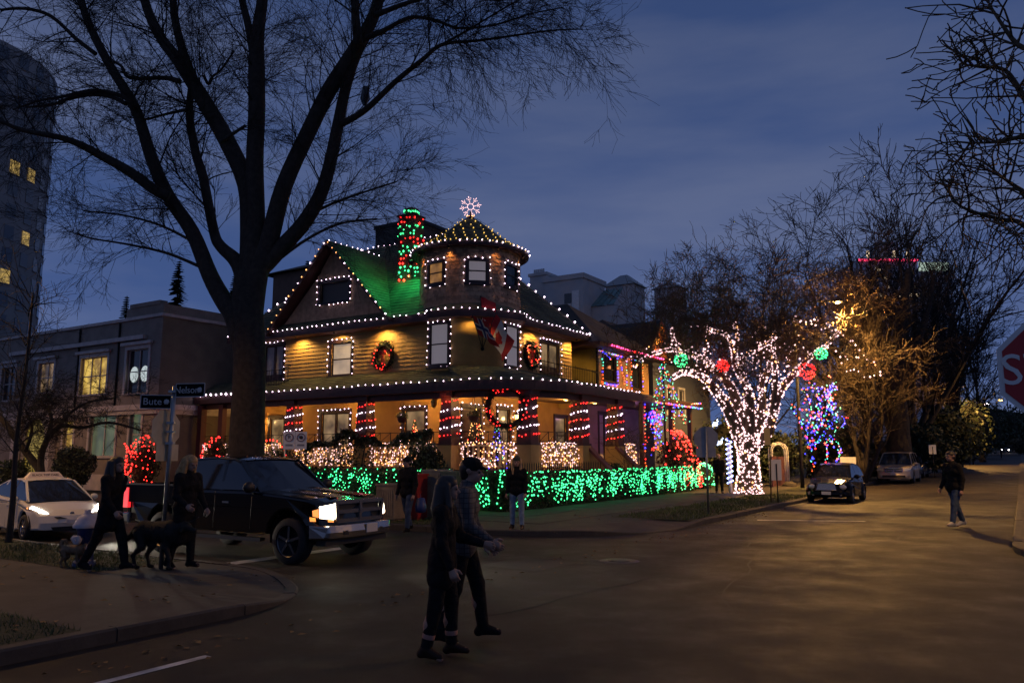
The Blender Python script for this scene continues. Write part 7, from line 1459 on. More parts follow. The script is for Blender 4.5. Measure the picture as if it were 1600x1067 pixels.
# ---------------------------------------------------------------- bodies as one smooth surface from rounded bones
def surface(prims, cell, k=.02):
    """prims: (p0, p1, r0, r1[, k]); smooth union sampled on a grid and meshed -> verts, quads"""
    A = np.array([p[0] for p in prims], float); B = np.array([p[1] for p in prims], float); Rm = np.array([max(p[2], p[3]) for p in prims])
    lo = np.minimum(A, B).min(0) - Rm.max() - 3*cell; hi = np.maximum(A, B).max(0) + Rm.max() + 3*cell
    n = np.ceil((hi - lo)/cell).astype(int) + 1; F = np.full(n, 1.0)
    for p in prims:
        a, b, r0, r1 = np.array(p[0], float), np.array(p[1], float), p[2], p[3]; kk = p[4] if len(p) > 4 else k
        rm = max(r0, r1) + kk + 2*cell; i0 = np.maximum(0, np.floor((np.minimum(a,b) - rm - lo)/cell).astype(int)); i1 = np.minimum(n, np.ceil((np.maximum(a,b) + rm - lo)/cell).astype(int) + 1)
        g = np.meshgrid(*[lo[d] + cell*np.arange(i0[d], i1[d]) for d in range(3)], indexing='ij'); P = np.stack(g, -1); ab = b - a; L = ab.dot(ab)
        t = np.clip(((P - a) @ ab)/L, 0, 1) if L > 1e-12 else np.zeros(P.shape[:3]); d = np.linalg.norm(P - a - t[..., None]*ab, axis=-1) - (r0 + (r1 - r0)*t)
        s = (slice(i0[0],i1[0]), slice(i0[1],i1[1]), slice(i0[2],i1[2])); f = F[s]; h = np.clip(.5 + .5*(f - d)/kk, 0, 1); F[s] = f*(1-h) + d*h - kk*h*(1-h)
    S = F < 0; c = np.zeros(n - 1, int); acc = np.zeros((*(n-1), 3)); cnt = np.zeros(n - 1)
    corners = [(i,j,l) for i in (0,1) for j in (0,1) for l in (0,1)]
    sl = lambda o: tuple(slice(o[d], n[d]-1+o[d]) for d in range(3))
    for o in corners: c += S[sl(o)]
    act = (c > 0) & (c < 8)
    for o in corners:
        for d in range(3):
            if o[d]: continue
            q = list(o); q[d] = 1; f0, f1 = F[sl(o)], F[sl(q)]; x = (f0 < 0) != (f1 < 0); t = np.where(x, f0/(np.where(x, f0 - f1, 1)), 0); acc += np.where(x[..., None], np.array(o) + np.eye(3)[d]*t[..., None], 0); cnt += x
    idx = -np.ones(n - 1, int); idx[act] = np.arange(act.sum()); I = np.argwhere(act); V = lo + cell*(I + acc[act]/cnt[act][:, None]); Q = []
    for d in range(3):
        e, f = [(1,2),(2,0),(0,1)][d]; s0 = [slice(1, n[q]-1) for q in range(3)]; s0[d] = slice(0, n[d]-1); s1 = list(s0); s1[d] = slice(1, n[d]); X = S[tuple(s0)] != S[tuple(s1)]; K = np.argwhere(X); 
        if not len(K): continue
        K = K + np.array([1 if q != d else 0 for q in range(3)]); neg = S[tuple(K.T)]; E_, F_ = np.eye(3, dtype=int)[e], np.eye(3, dtype=int)[f]; q = np.stack([idx[tuple((K - E_ - F_).T)], idx[tuple((K - F_).T)], idx[tuple(K.T)], idx[tuple((K - E_).T)]], 1); q[~neg] = q[~neg][:, ::-1]; Q.append(q)
    Q = np.concatenate(Q); return V, Q[(Q >= 0).all(1)]
def surf_part(name, prims, cell, m, parent, k=.02, kind=None, label=None):
    V, Q = surface(prims, cell, k); b = MB(); b.v = [tuple(v) for v in V]; b.f = [tuple(int(i) for i in q) for q in Q]; b.m = [0]*len(b.f); b.s = [True]*len(b.f); return part(name, b, m, parent, kind, label)
SKIN = mat('skin', (.36,.21,.15), .55); HAIRB = mat('dark_hair', (.018,.012,.009), .5); HAIRL = mat('blond_hair', (.42,.24,.09), .5, noise=(30,.3)); EYEM = mat('eye', (.02,.015,.012), .2)
JEANS = mat('blue_denim', (.05,.075,.125), .85, noise=(12,.25), spec=.15, bump=('noise', 13, .8, .04)); JEANL = mat('faded_denim', (.20,.27,.36), .85, noise=(10,.25), spec=.15, bump=('noise', 13, .8, .04)); BLACKC = mat('black_cloth', (.012,.012,.013), .85, noise=(9,.3), spec=.12, bump=('noise', 13, .9, .04)); DARKC = mat('charcoal_coat', (.013,.012,.013), .85, noise=(8,.3), spec=.12, bump=('noise', 13, .9, .04)); BOOT = mat('brown_boot_leather', (.03,.016,.010), .6, spec=.2); SOLE = mat('pale_sole', (.35,.35,.34), .6); CUFF = mat('boot_cuff', (.34,.17,.13), .8); BEANIE = mat('olive_beanie', (.05,.055,.03), .9)
def plaid():
    m = mat('grey_plaid', (.08,.075,.08), .9); n, l = m.node_tree.nodes, m.node_tree.links; p = n['Principled BSDF']; t = n['Texture Coordinate']; ck = n.new('ShaderNodeTexBrick'); ck.inputs['Scale'].default_value = 7; ck.inputs['Color1'].default_value = (.115,.105,.10,1); ck.inputs['Color2'].default_value = (.06,.055,.062,1); ck.inputs['Mortar'].default_value = (.035,.032,.036,1); ck.inputs['Mortar Size'].default_value = .03; ck.offset = 0; ck.inputs['Brick Width'].default_value = .35; ck.inputs['Row Height'].default_value = .35
    mp_ = n.new('ShaderNodeMapping'); mp_.inputs['Rotation'].default_value = (R(90), 0, 0); l.new(t.outputs['Object'], mp_.inputs['Vector']); l.new(mp_.outputs[0], ck.inputs['Vector']); l.new(ck.outputs[0], p.inputs['Base Color']); return m
def rotz(p, t, c=(0,0)): x, y = p[0]-c[0], p[1]-c[1]; return np.array([c[0]+x*math.cos(t)-y*math.sin(t), c[1]+x*math.sin(t)+y*math.cos(t), p[2]])
def person(label, loc, rot, H, legs, arms, lean=0, head=(0, 0), jacket=None, trousers=None, shoe=BOOT, hair=('short', HAIRB), hat=None, skirt=0, cell=.012, girth=1.0, cuff=None, open_hand=True, hem=None, top_h=0):
    """legs/arms: {'L':(...), 'R':(...)}; leg = (hip flexion, knee bend, outward); arm = (shoulder flexion, outward, elbow bend, inward swing); degrees; x forward, y left"""
    T = thing('person', label, 'person', loc, 'l', rot); Z = lambda x, y, z: np.array([x, y, z])*H; cl, sl_ = math.cos(R(lean)), math.sin(R(lean))
    def L_(p): q = p - Z(0,0,.53); return Z(0,0,.53) + np.array([q[0]*cl + q[2]*sl_, q[1], -q[0]*sl_ + q[2]*cl])
    G = girth; J = {}; base = []; zmin = 9
    for s, k in ((1,'L'), (-1,'R')):
        f, kn, o = map(R, legs[k]); hp = Z(0, s*.052, .525); d = np.array([math.sin(f), s*math.sin(o), -math.cos(f)*math.cos(o)]); kne = hp + d*H*.245; f2 = f - kn; d2 = np.array([math.sin(f2), s*math.sin(o)*.6, -math.cos(f2)]); an = kne + d2*H*.245
        fo = max(-.9, min(.5, f2*.9 if f2 < 0 else f2*.3)); toe = an + np.array([math.cos(fo)*.088*H, s*.012*H, (-.03 + math.sin(fo)*.085)*H]); heel = an + np.array([-.028*H, 0, -.024*H]); J[k] = (hp, kne, an, toe, heel); zmin = min(zmin, toe[2] - .017*H, heel[2] - .02*H)
    for k in J: J[k] = tuple(p - [0,0,zmin] for p in J[k])
    up = -zmin; U = lambda p: L_(p) + [0,0,up]
    torso = [(U(Z(0,-.045,.53)), U(Z(0,.045,.53)), .063*H*G, .063*H*G), (U(Z(0,-.034,.63)), U(Z(0,.034,.63)), .058*H*G, .058*H*G), (U(Z(.004,-.056,.73)), U(Z(.004,.056,.73)), .062*H*G, .062*H*G), (U(Z(0,-.085,.795)), U(Z(0,.085,.795)), .042*H, .042*H), (U(Z(0,0,.53)), U(Z(0,0,.79)), .062*H*G, .055*H*G)]
    hc = U(Z(.012,0,.93)); tw, td = R(head[0]), R(head[1])
    def HD(x, y, z):
        p = np.array([x*math.cos(td) + z*math.sin(td), y, -x*math.sin(td) + z*math.cos(td)])*H; return hc + rotz(p, tw)
    neck = [(U(Z(0,0,.80)), HD(-.008,0,-.03), .034*H, .030*H)]
    hd = [(HD(-.012,0,.014), HD(.008,0,.018), .050*H, .048*H), (HD(.022,0,-.022), HD(.02,0,-.03), .036*H, .034*H), (HD(.043,0,-.048), HD(.043,0,-.048), .013*H, .013*H), (HD(.05,0,.004), HD(.066,0,-.014), .007*H, .010*H, .008), (HD(.05,-.012,-.034), HD(.05,.012,-.034), .007*H, .007*H, .008), (HD(.048,-.026,.012), HD(.048,.026,.012), .008*H, .008*H, .012)] + [(HD(-.004,s*.050,-.004), HD(-.008,s*.053,.006), .010*H, .012*H, .006) for s in (-1,1)]
    arm_p, hand_p, arm_c = [], [], []
    for s, k in ((1,'L'), (-1,'R')):
        f, o, e, iw = map(R, arms[k]); sh = U(Z(0, s*.105, .80)); d = np.array([math.sin(f)*math.cos(o), s*math.sin(o), -math.cos(f)*math.cos(o)]); d = np.array([d[0]*cl + d[2]*sl_, d[1], -d[0]*sl_ + d[2]*cl]); el = sh + d*H*.172
        f2 = f + e; d2 = np.array([math.sin(f2)*math.cos(o), s*math.sin(o)*.5, -math.cos(f2)]); d2 = rotz(d2, -s*iw); d2 /= np.linalg.norm(d2); wr = el + d2*H*.145
        arm_p += [(sh, el, .033*H, .025*H), (el, wr, .025*H, .016*H)]; arm_c += [(sh, el, .042*H*G, .034*H), (el, wr - d2*H*.005, .034*H, .025*H)]
        sd = np.cross(d2, [1.0,0,0] if abs(d2[0]) < .8 else [0,0,1.0]); sd /= np.linalg.norm(sd); nn = np.cross(sd, d2); ax_ = np.cross(d2, np.array([0, s, 0])); ax_ = ax_/(np.linalg.norm(ax_)+1e-9)   # fingers spread along ax_
        pm = wr + d2*H*.048; hand_p += [(wr, pm, .016*H, .02*H, .01), (wr + d2*.02*H - ax_*.01*H, pm - ax_*.014*H, .012*H, .013*H, .01), (wr + d2*.02*H + ax_*.01*H, pm + ax_*.014*H, .012*H, .013*H, .01)]
        cu = np.array([0, -s, 0])*1.0; 
        for i, ln in enumerate((.036,.042,.040,.032)):
            b0 = pm + ax_*H*(-.019 + .0125*i); m1 = b0 + (d2*.92 + cu*.32)*ln*.55*H; m2 = m1 + (d2*.7 + cu*.75)*ln*.5*H; hand_p += [(b0, m1, .0062*H, .0058*H, .003), (m1, m2, .0058*H, .005*H, .003)]
        t0 = wr + d2*.014*H + ax_*(-.012*H); t1 = t0 + (d2*.6 - ax_*.75 + cu*.3)*.030*H; hand_p += [(t0, t1, .0085*H, .0072*H, .006), (t1, t1 + (d2*.9 - ax_*.2 + cu*.4)*.024*H, .0072*H, .006*H, .003)]
    leg_p = []
    for k in J: hp, kn, an, toe, heel = J[k]; leg_p += [(hp, kn, .052*H*G, .036*H), (kn + [(-.004)*H,0,0], kn*.55 + an*.45 + [-.01*H,0,0], .034*H, .034*H), (kn*.55 + an*.45 + [-.01*H,0,0], an, .034*H, .021*H), (an, toe, .022*H, .018*H), (heel, an, .022*H, .022*H)]
    infl = lambda P, d: [(p[0], p[1], p[2]+d, p[3]+d, *p[4:]) for p in P]
    surf_part('body', torso + neck + hd + arm_p + hand_p + leg_p, cell*.78, SKIN, T, k=.018)
    jm = jacket; jk = infl(torso, .014*H/1.7) + arm_c + [(U(Z(0,0,.80)), U(Z(-.004,0,.845)), .052*H, .046*H)]
    if skirt:
        for y in (-.03,.03): jk.append((U(Z(-.005, y, .56)), U(Z(.0, y*1.35, .56 - skirt)), .072*H*G, .080*H*G))
    jk.append((U(Z(0,-.035,.51)), U(Z(0,.035,.51)), .068*H*G, .068*H*G))
    surf_part('jacket', jk, cell, jm, T, k=.03)
    tp = []
    for k in J: hp, kn, an, toe, heel = J[k]; tp += [(hp, kn, .060*H*G, .043*H), (kn, an*.93 + kn*.07, .043*H, .034*H)]
    tp.append((U(Z(0,-.045,.53)), U(Z(0,.045,.53)), .067*H*G, .067*H*G)); surf_part('trousers', tp, cell, trousers, T, k=.022)
    for k in J:
        hp, kn, an, toe, heel = J[k]; sp_ = [(an, toe, .027*H, .017*H), (heel, an + [0,0,.015*H], .026*H, .028*H), (heel, toe, .020*H, .016*H)]
        if top_h: sp_.append((an, an + (kn-an)*top_h, .031*H, .034*H))
        sp_ = [tuple([np.array([p[0][0], p[0][1], max(p[0][2], .022*H)]), np.array([p[1][0], p[1][1], max(p[1][2], .022*H)]), *p[2:]]) for p in sp_]; S = surf_part('shoe', sp_, cell*.8, shoe, T, k=.012)
        if cuff: c = an + (kn-an)*(top_h or .12); surf_part('boot_cuff', [(c - (kn-an)*.02, c + (kn-an)*.03, .037*H, .037*H)], cell*.8, cuff, S)
    kind, hm = hair
    if kind != 'none':
        hp_ = [(HD(-.018,0,.022), HD(.004,0,.026), .055*H, .051*H), (HD(-.03,0,-.01), HD(-.03,0,-.02), .042*H, .038*H)]
        if kind == 'long': hp_ += [(HD(-.034,s*.028,.01), HD(-.046,s*.036,-.12), .044*H, .040*H) for s in (-1,1)] + [(HD(-.046,s*.034,-.11), HD(-.035,s*.05,-.22), .040*H, .022*H) for s in (-1,1)] + [(HD(-.005,s*.05,.02), HD(.018,s*.058,-.10), .022*H, .022*H, .012) for s in (-1,1)] + [(HD(.018,s*.058,-.10), HD(.04,s*.05,-.20), .022*H, .013*H, .012) for s in (-1,1)]
        surf_part('hair', hp_, cell*.8, hm, T, k=.02)
    if hat == 'cap': surf_part('cap', [(HD(-.012,0,.03), HD(.008,0,.032), .056*H, .053*H), (HD(.04,-.02,.03), HD(.085,-.012,.022), .012*H, .007*H, .012), (HD(.04,.02,.03), HD(.085,.012,.022), .012*H, .007*H, .012)], cell*.8, BLACKC, T, k=.012)
    if hat == 'beanie': surf_part('beanie', [(HD(-.014,0,.03), HD(.008,0,.034), .057*H, .053*H), (HD(-.02,0,.05), HD(-.02,0,.06), .045*H, .04*H)], cell*.8, BEANIE, T, k=.015)
    for s in (-1, 1): e = MB(); e.ball(HD(.050, s*.019, .002), .0075*H, 0, 8, 5); part('eye', e, EYEM, T)
    return T, hc, J
gp = lambda px, py, z=0: on_g(px, py, z)
p = gp(690, 1028); person('woman in a long dark coat with long dark hair crossing the road arm in arm', (p[0], p[1], 0), R(-8), 1.64, {'L':(9,8,2),'R':(-6,6,2)}, {'L':(24,10,52,12),'R':(6,8,18,0)}, lean=2, head=(8,4), jacket=DARKC, trousers=BLACKC, shoe=BOOT, hair=('long', HAIRB), skirt=.13, cell=.011, cuff=CUFF, top_h=.3)
p = gp(722, 1003); person('man in a grey plaid jacket and dark cap crossing the road beside the woman', (p[0], p[1], 0), R(-6), 1.80, {'L':(18,10,2),'R':(-8,10,2)}, {'L':(10,6,30,8),'R':(16,8,40,4)}, lean=5, head=(-4,6), jacket=plaid(), trousers=BLACKC, shoe=BLACKC, hair=('short', HAIRB), hat='cap', skirt=.05, cell=.011)
p = on_g(808, 828, .1); person('woman in green beanie, black jacket and pale jeans standing before the green hedge', (p[0], p[1], KH-.01), R(-104), 1.66, {'L':(2,2,3),'R':(-2,4,4)}, {'L':(4,9,16,6),'R':(2,9,14,4)}, lean=0, head=(10,0), jacket=BLACKC, trousers=JEANL, shoe=BOOT, hair=('long', HAIRL), hat='beanie', cell=.014, top_h=.3)
p = on_g(636, 832, .05); person('man in a black jacket and jeans walking past the news boxes', (p[0], p[1], .06), R(-118), 1.72, {'L':(16,10,2),'R':(-14,12,2)}, {'L':(4,12,20,6),'R':(-4,12,24,6)}, lean=2, head=(-20,0), jacket=BLACKC, trousers=JEANS, shoe=BLACKC, hair=('short', HAIRB), hat='cap', cell=.014, girth=1.08)
b = MB(); q = np.array([p[0]+.32, p[1]-.05, .75]); b.lathe([(.0,.12),(.09,.1),(.14,-.1),(.12,-.22),(0,-.24)], 10, tuple(q)); b.tube([q+[0,0,.1], q+[-.02,.02,.2]], .008, 4); solo('carrier_bag', b, mat('blue_bag_film', (.03,.05,.16), .5), 'small blue carrier bag in the hand of the man by the news boxes', 'bag', tuple(q), 'w')
p = gp(1496, 824); person('man in a dark jacket and jeans crossing the right street', (p[0], p[1], 0), R(196), 1.93, {'L':(20,8,2),'R':(-15,10,2)}, {'L':(-6,8,20,4),'R':(8,8,22,6)}, lean=2, head=(-4,2), jacket=BLACKC, trousers=JEANS, shoe=SOLE, hair=('short', HAIRB), cell=.014, skirt=.04, girth=1.05)
p = on_g(284, 888, KH); person('woman with long blond hair in a long black coat holding a leash', (p[0], p[1], KH), R(-28), 1.70, {'L':(6,6,2),'R':(-8,8,2)}, {'L':(8,10,30,10),'R':(10,10,48,12)}, lean=4, head=(4,22), jacket=DARKC, trousers=BLACKC, shoe=BLACKC, hair=('long', HAIRL), skirt=.30, cell=.013); pw = p
p = on_g(166, 892, KH); person('dark-coated walker striding past the blue hydrant', (p[0], p[1], KH), R(-14), 1.70, {'L':(20,8,2),'R':(-17,12,2)}, {'L':(-12,8,16,4),'R':(16,8,26,8)}, lean=4, head=(0,6), jacket=DARKC, trousers=DARKC, shoe=BLACKC, hair=('long', HAIRB), skirt=.15, cell=.013)
p = on_g(1124, 772, .1); X_ = at(1124, 760, 36.2); person('person in dark clothes standing at the gap beside the lit trunk', (X_[0], X_[1], KH), R(-100), 1.75, {'L':(2,2,3),'R':(-2,2,3)}, {'L':(6,8,30,10),'R':(6,8,30,10)}, jacket=DARKC, trousers=BLACKC, hair=('none', None), cell=.02)
# ---------------------------------------------------------------- dogs
def dog(label, loc, rot, S, fur, legs, tail, headp, coat=1.0, cell=.011, fluffy=0):
    T = thing('dog', label, 'dog', loc, 'l', rot); P = []; Z = lambda x, y, z: np.array([x, y, z])*S
    P += [(Z(.30,0,.72), Z(.05,0,.70), .175*S*coat, .15*S*coat), (Z(.05,0,.70), Z(-.34,0,.735), .15*S*coat, .125*S*coat), (Z(-.34,0,.735), Z(-.42,0,.69), .13*S*coat, .12*S*coat), (Z(.34,0,.62), Z(.30,0,.75), .12*S*coat, .14*S*coat)]
    hx, hz = headp; P += [(Z(.36,0,.78), Z(hx-.06,0,hz), .105*S*coat, .085*S*coat), (Z(hx-.03,0,hz+.02), Z(hx+.02,0,hz+.01), .088*S, .08*S), (Z(hx+.06,0,hz-.02), Z(hx+.19,0,hz-.06), .05*S, .036*S), (Z(hx+.19,0,hz-.05), Z(hx+.2,0,hz-.055), .03*S, .03*S)]
    for s in (-1, 1): P += [(Z(hx-.05,s*.075,hz+.05), Z(hx-.03,s*.105,hz-.07), .026*S, .03*S)]
    for s, (fx, hx2) in zip((-1, 1), legs):   # front paw x, hind paw x
        P += [(Z(.28,s*.09,.62), Z(.24+.3*(fx-.28),s*.10,.42), .075*S*coat, .05*S*coat), (Z(.24+.3*(fx-.28),s*.10,.42), Z(fx+.01,s*.09,.20), .048*S*coat, .036*S), (Z(fx+.01,s*.09,.20), Z(fx,s*.09,.045), .034*S, .032*S), (Z(fx,s*.09,.035), Z(fx+.06,s*.09,.03), .036*S, .03*S)]
        P += [(Z(-.36,s*.09,.66), Z(-.27+.4*(hx2+.36),s*.11,.42), .10*S*coat, .06*S*coat), (Z(-.27+.4*(hx2+.36),s*.11,.42), Z(hx2-.07,s*.10,.25), .056*S*coat, .036*S), (Z(hx2-.07,s*.10,.25), Z(hx2-.01,s*.10,.05), .034*S, .03*S), (Z(hx2,s*.10,.035), Z(hx2+.07,s*.10,.03), .036*S, .03*S)]
    for a, b in zip(tail, tail[1:]): P.append((Z(a[0],0,a[1]), Z(b[0],0,b[1]), a[2]*S, b[2]*S))
    surf_part('body', P, cell, fur, T, k=.035*S)
    for s in (-1, 1): e = MB(); e.ball(Z(hx+.05, s*.045, hz+.035), .014*S, 0, 6, 4); part('eye', e, EYEM, T)
    n = MB(); n.ball(Z(hx+.222,0,hz-.045), .02*S, 0, 6, 4); part('nose', n, EYEM, T)
    c = MB(); c.tube([Z(.40 + .06*(hx-.36) + .1*math.cos(t)*.3, .105*math.cos(t), .79 + .105*math.sin(t)) for t in np.linspace(0, 6.283, 17)], .014*S, 5); part('collar', c, mat('red_collar', (.25,.02,.02), .6), T)
    if fluffy:
        g = random.Random(7); f = MB(); V, Q = surface(P, cell*1.6, .035*S)
        for _ in range(fluffy): v = V[g.randrange(len(V))]; d = np.array([g.gauss(-.5,.4), g.gauss(0,.5), g.gauss(-.4,.5)]); l = .05*S; f.add([v + [0,.006,0], v - [0,.006,0], v + d*l], [(0,1,2)])
        part('fur', f, fur, T, kind='stuff')
    return T
p = on_g(245, 888, KH); D1 = (p[0], p[1], KH); dog('big shaggy black dog with lowered tail walking beside the blond woman', D1, R(-16), .80, mat('black_fur', (.008,.008,.008), .8), [(.34,-.42),(.22,-.26)], [(-.42,.72,.07),(-.58,.66,.062),(-.74,.56,.055),(-.86,.52,.03)], (.62,.80), coat=1.3, fluffy=3200)
p = on_g(112, 886, KH); D2 = (p[0], p[1], KH); dog('small tan dog with curled tail beside the blue hydrant', D2, R(-4), .38, mat('tan_fur', (.20,.13,.075), .8, noise=(9,.3)), [(.30,-.36),(.34,-.30)], [(-.42,.76,.075),(-.52,.92,.075),(-.48,1.06,.07),(-.34,1.08,.065),(-.28,.98,.05)], (.58,.86), coat=1.2, cell=.007, fluffy=2400)
def leash(a, b, sag, lab):
    a, b = np.array(a), np.array(b); m = MB(); m.tube([a*(1-t)+b*t - np.array([0,0,sag*4*t*(1-t)]) for t in np.linspace(0,1,12)], .006, 4); solo('dog_leash', m, mat('nylon_leash', (.03,.03,.03), .6), lab, 'leash', tuple(a), 'w')
leash((pw[0]+.30, pw[1]-.20, .93), (D1[0]+.42, D1[1]-.14, .85), .03, 'short black leash from the blond woman to the big black dog')
# ---------------------------------------------------------------- signs, hydrant, street furniture
def octagon(r): return [(r*math.cos(R(22.5+45*k)), r*math.sin(R(22.5+45*k))) for k in range(8)]
def plate_sign(parent, name, poly, c, right, out, m, t=.004):
    """flat plate: polygon in (right, up), thickness t along out"""
    r_, o_ = np.array([*right, 0.0]), np.array([*out, 0.0]); b = MB(); b.prism(poly, -t/2, t/2, 0, lambda x, y, z: tuple(np.array(c) + r_*x + np.array([0,0,y]) + o_*z)); return part(name, b, m, parent)
def dirv(t): return (math.cos(t), math.sin(t))
SB = mat('sign_back_lamplit', (.55,.47,.32), .6, metal=.1, noise=(5,.12)); SRED = mat('stop_red', (.40,.015,.02), .5); SWH = mat('sign_white', (.72,.72,.70), .5); SBL = mat('street_blade_navy', (.006,.006,.007), .9, spec=.1); SNAV = SBL  # sign back tinted yellow: lamplight put into its colour
p = on_g(251, 888, KH); PX, PY = p[0], p[1]; sgn = thing('stop_sign', 'back of a stop sign on a steel pole under two street name blades', 'street sign', (PX, PY, KH), 'w')
zN_ = at(288, 603, PY)[2]; m = MB(); m.tube([(PX,PY,KH),(PX+.03,PY,2.0),(PX+.045,PY,zN_)], .035, 10); part('pole', m, M_STEEL, sgn)
tp_ = lambda z: PX + .05*(z/3.7); HO = HEAD_L + R(14); o_ = dirv(HO); r_ = (-o_[1], o_[0]); bk = (-o_[0], -o_[1])
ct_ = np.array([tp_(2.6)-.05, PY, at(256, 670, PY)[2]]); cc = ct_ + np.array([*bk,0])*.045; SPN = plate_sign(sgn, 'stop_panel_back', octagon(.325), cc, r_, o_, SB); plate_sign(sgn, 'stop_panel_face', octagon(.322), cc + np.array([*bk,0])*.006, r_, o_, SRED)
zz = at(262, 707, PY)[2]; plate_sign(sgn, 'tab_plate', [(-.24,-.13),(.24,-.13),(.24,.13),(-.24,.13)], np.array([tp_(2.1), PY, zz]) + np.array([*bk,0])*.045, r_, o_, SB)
m = MB()
for z in (2.36, 2.86, 2.04, 2.22): m.box(PX-.03, PX+.09, PY-.05, PY+.05, z, z+.035)
part('clamp', m, M_STEEL, sgn)
def blade(px0, px1, py, ang, txt, lab_sz, zpx):
    z = at(px0, py, PY)[2]; d = dirv(ang); n = (d[1], -d[0]); w = .75; return z, d, n
zN = at(288, 610, PY)[2]; zB = at(238, 628, PY)[2]
def street_blade(c0, d, L, z, txt):
    n = (d[1], -d[0]); mid = np.array([c0[0] + d[0]*L/2, c0[1] + d[1]*L/2, z]); B = plate_sign(sgn, 'street_name_blade', [(-L/2,-.105),(L/2,-.105),(L/2,.105),(-L/2,.105)], mid, d, n, SBL, .012)
    e = MB(); rr = np.array([*d,0]); nn = np.array([*n,0])
    for p0, p1 in (((-L/2,-.105),(L/2,-.105)),((L/2,-.105),(L/2,.105)),((L/2,.105),(-L/2,.105)),((-L/2,.105),(-L/2,-.105))): e.bar(mid + rr*p0[0] + [0,0,p0[1]] + nn*.007, mid + rr*p1[0] + [0,0,p1[1]] + nn*.007, .014, .012)
    part('blade_rim', e, M_STEEL, B); off = np.array(ROOT[sgn.name][1]); t0 = mid + nn*.008 - rr*(L*.12); text_mesh(txt, .155, mat('blade_lettering', (.45,.45,.45), .6), B, basis((*d,0), (0,0,1), tuple(t0 - off)))
    q = MB(); c = mid + nn*.0085 + rr*L*.34; q.ball(c, .05, 0, 8, 4, sx=.1 if abs(n[0]) > .9 else 1, sy=.15, sz=.9); part('blade_emblem', q, mat('blade_lettering', (.45,.45,.45), .6), B)
dN = dirv(R(-14)); dB = dirv(R(8))
street_blade((tp_(3.6)+.03, PY), dN, .52, zN, 'Nelson'); street_blade((tp_(3.5)-.03-.46*dB[0], PY-.46*dB[1]-.02), dB, .46, zB, 'Bute')
# parking signs on a post
Y = xy(15.9, 13.9)[1]; c = at(461, 688, Y); ps_ = thing('parking_sign', 'pair of white no parking plates on a thin post above the truck roof', 'street sign', (c[0], c[1], KH), 'w'); m = MB(); m.tube([(c[0]-.26,c[1]+.03,KH),(c[0]-.26,c[1]+.03,c[2]+.25)], .025, 8); part('post', m, M_STEEL, ps_)
o_ = dirv(R(-80)); r_ = (-o_[1], o_[0]); r3, o3 = np.array([*r_,0]), np.array([*o_,0])
for k, s in enumerate((-1, 1)):
    cc = c + r3*s*.152; F = plate_sign(ps_, 'plate', [(-.148,-.23),(.148,-.23),(.148,.23),(-.148,.23)], cc, r_, o_, SWH); b = MB(); b.tube([cc + r3*.1*math.cos(t) + np.array([0,0,.08+.1*math.sin(t)]) + o3*.006 for t in np.linspace(0, 6.283, 25)], .013, 4); b.bar(cc + r3*(-.07) + [0,0,.15] + o3*.007, cc + r3*.07 + [0,0,.01] + o3*.007, .02, .006); part('ring_symbol', b, mat('faded_sign_red', (.16,.05,.06), .6), F)
    if s < 0: text_mesh('P', .14, mat('sign_black', (.02,.02,.02), .6), F, basis(r3, (0,0,1), tuple(cc + np.array([0,0,.08]) + o3*.005 - np.array(ROOT[ps_.name][1]))))
    else: b = MB(); b.prism([(.05*math.cos(t), .05*math.sin(t)) for t in np.linspace(0, 6.1, 14)], 0, .004, 0, lambda x, y, z, cc=cc: tuple(cc + r3*x + np.array([0,0,.08+y]) + o3*(.004+z))); part('disc_symbol', b, mat('sign_black', (.02,.02,.02), .6), F)
    b = MB(); b.bar(cc + r3*(-.09) + [0,0,-.12] + o3*.005, cc + r3*.09 + [0,0,-.12] + o3*.005, .05, .004, up=tuple(o3)); part('arrow_mark', b, mat('sign_grey', (.25,.25,.26), .6), F)
# grey stop sign back on the house corner
p = on_g(1106, 806, .08); Y = p[1]; c = at(1103, 685, Y); gs = thing('stop_sign', 'grey back of a stop sign with two small plates on the house corner verge', 'street sign', (p[0], p[1], KH), 'w'); m = MB(); m.tube([(c[0],Y,KH-.02),(c[0],Y,c[2]+.36)], .032, 8); part('pole', m, M_STEEL, gs)
o_ = (-c[0]/math.hypot(c[0],Y), -Y/math.hypot(c[0],Y)); r_ = (-o_[1], o_[0]); bk = np.array([-o_[0], -o_[1], 0]); GB = mat('grey_sign_back', (.30,.31,.33), .5, metal=.5, noise=(4,.12)); plate_sign(gs, 'stop_panel_back', octagon(.375), c + bk*.04, r_, o_, GB); plate_sign(gs, 'stop_panel_face', octagon(.372), c + bk*.047, r_, o_, SRED)
for s in (-1, 1): plate_sign(gs, 'tab_plate', [(-.135,-.14),(.135,-.14),(.135,.14),(-.135,.14)], at(1103, 707, Y) + np.array([*r_,0])*s*.155 + bk*.04, r_, o_, GB)
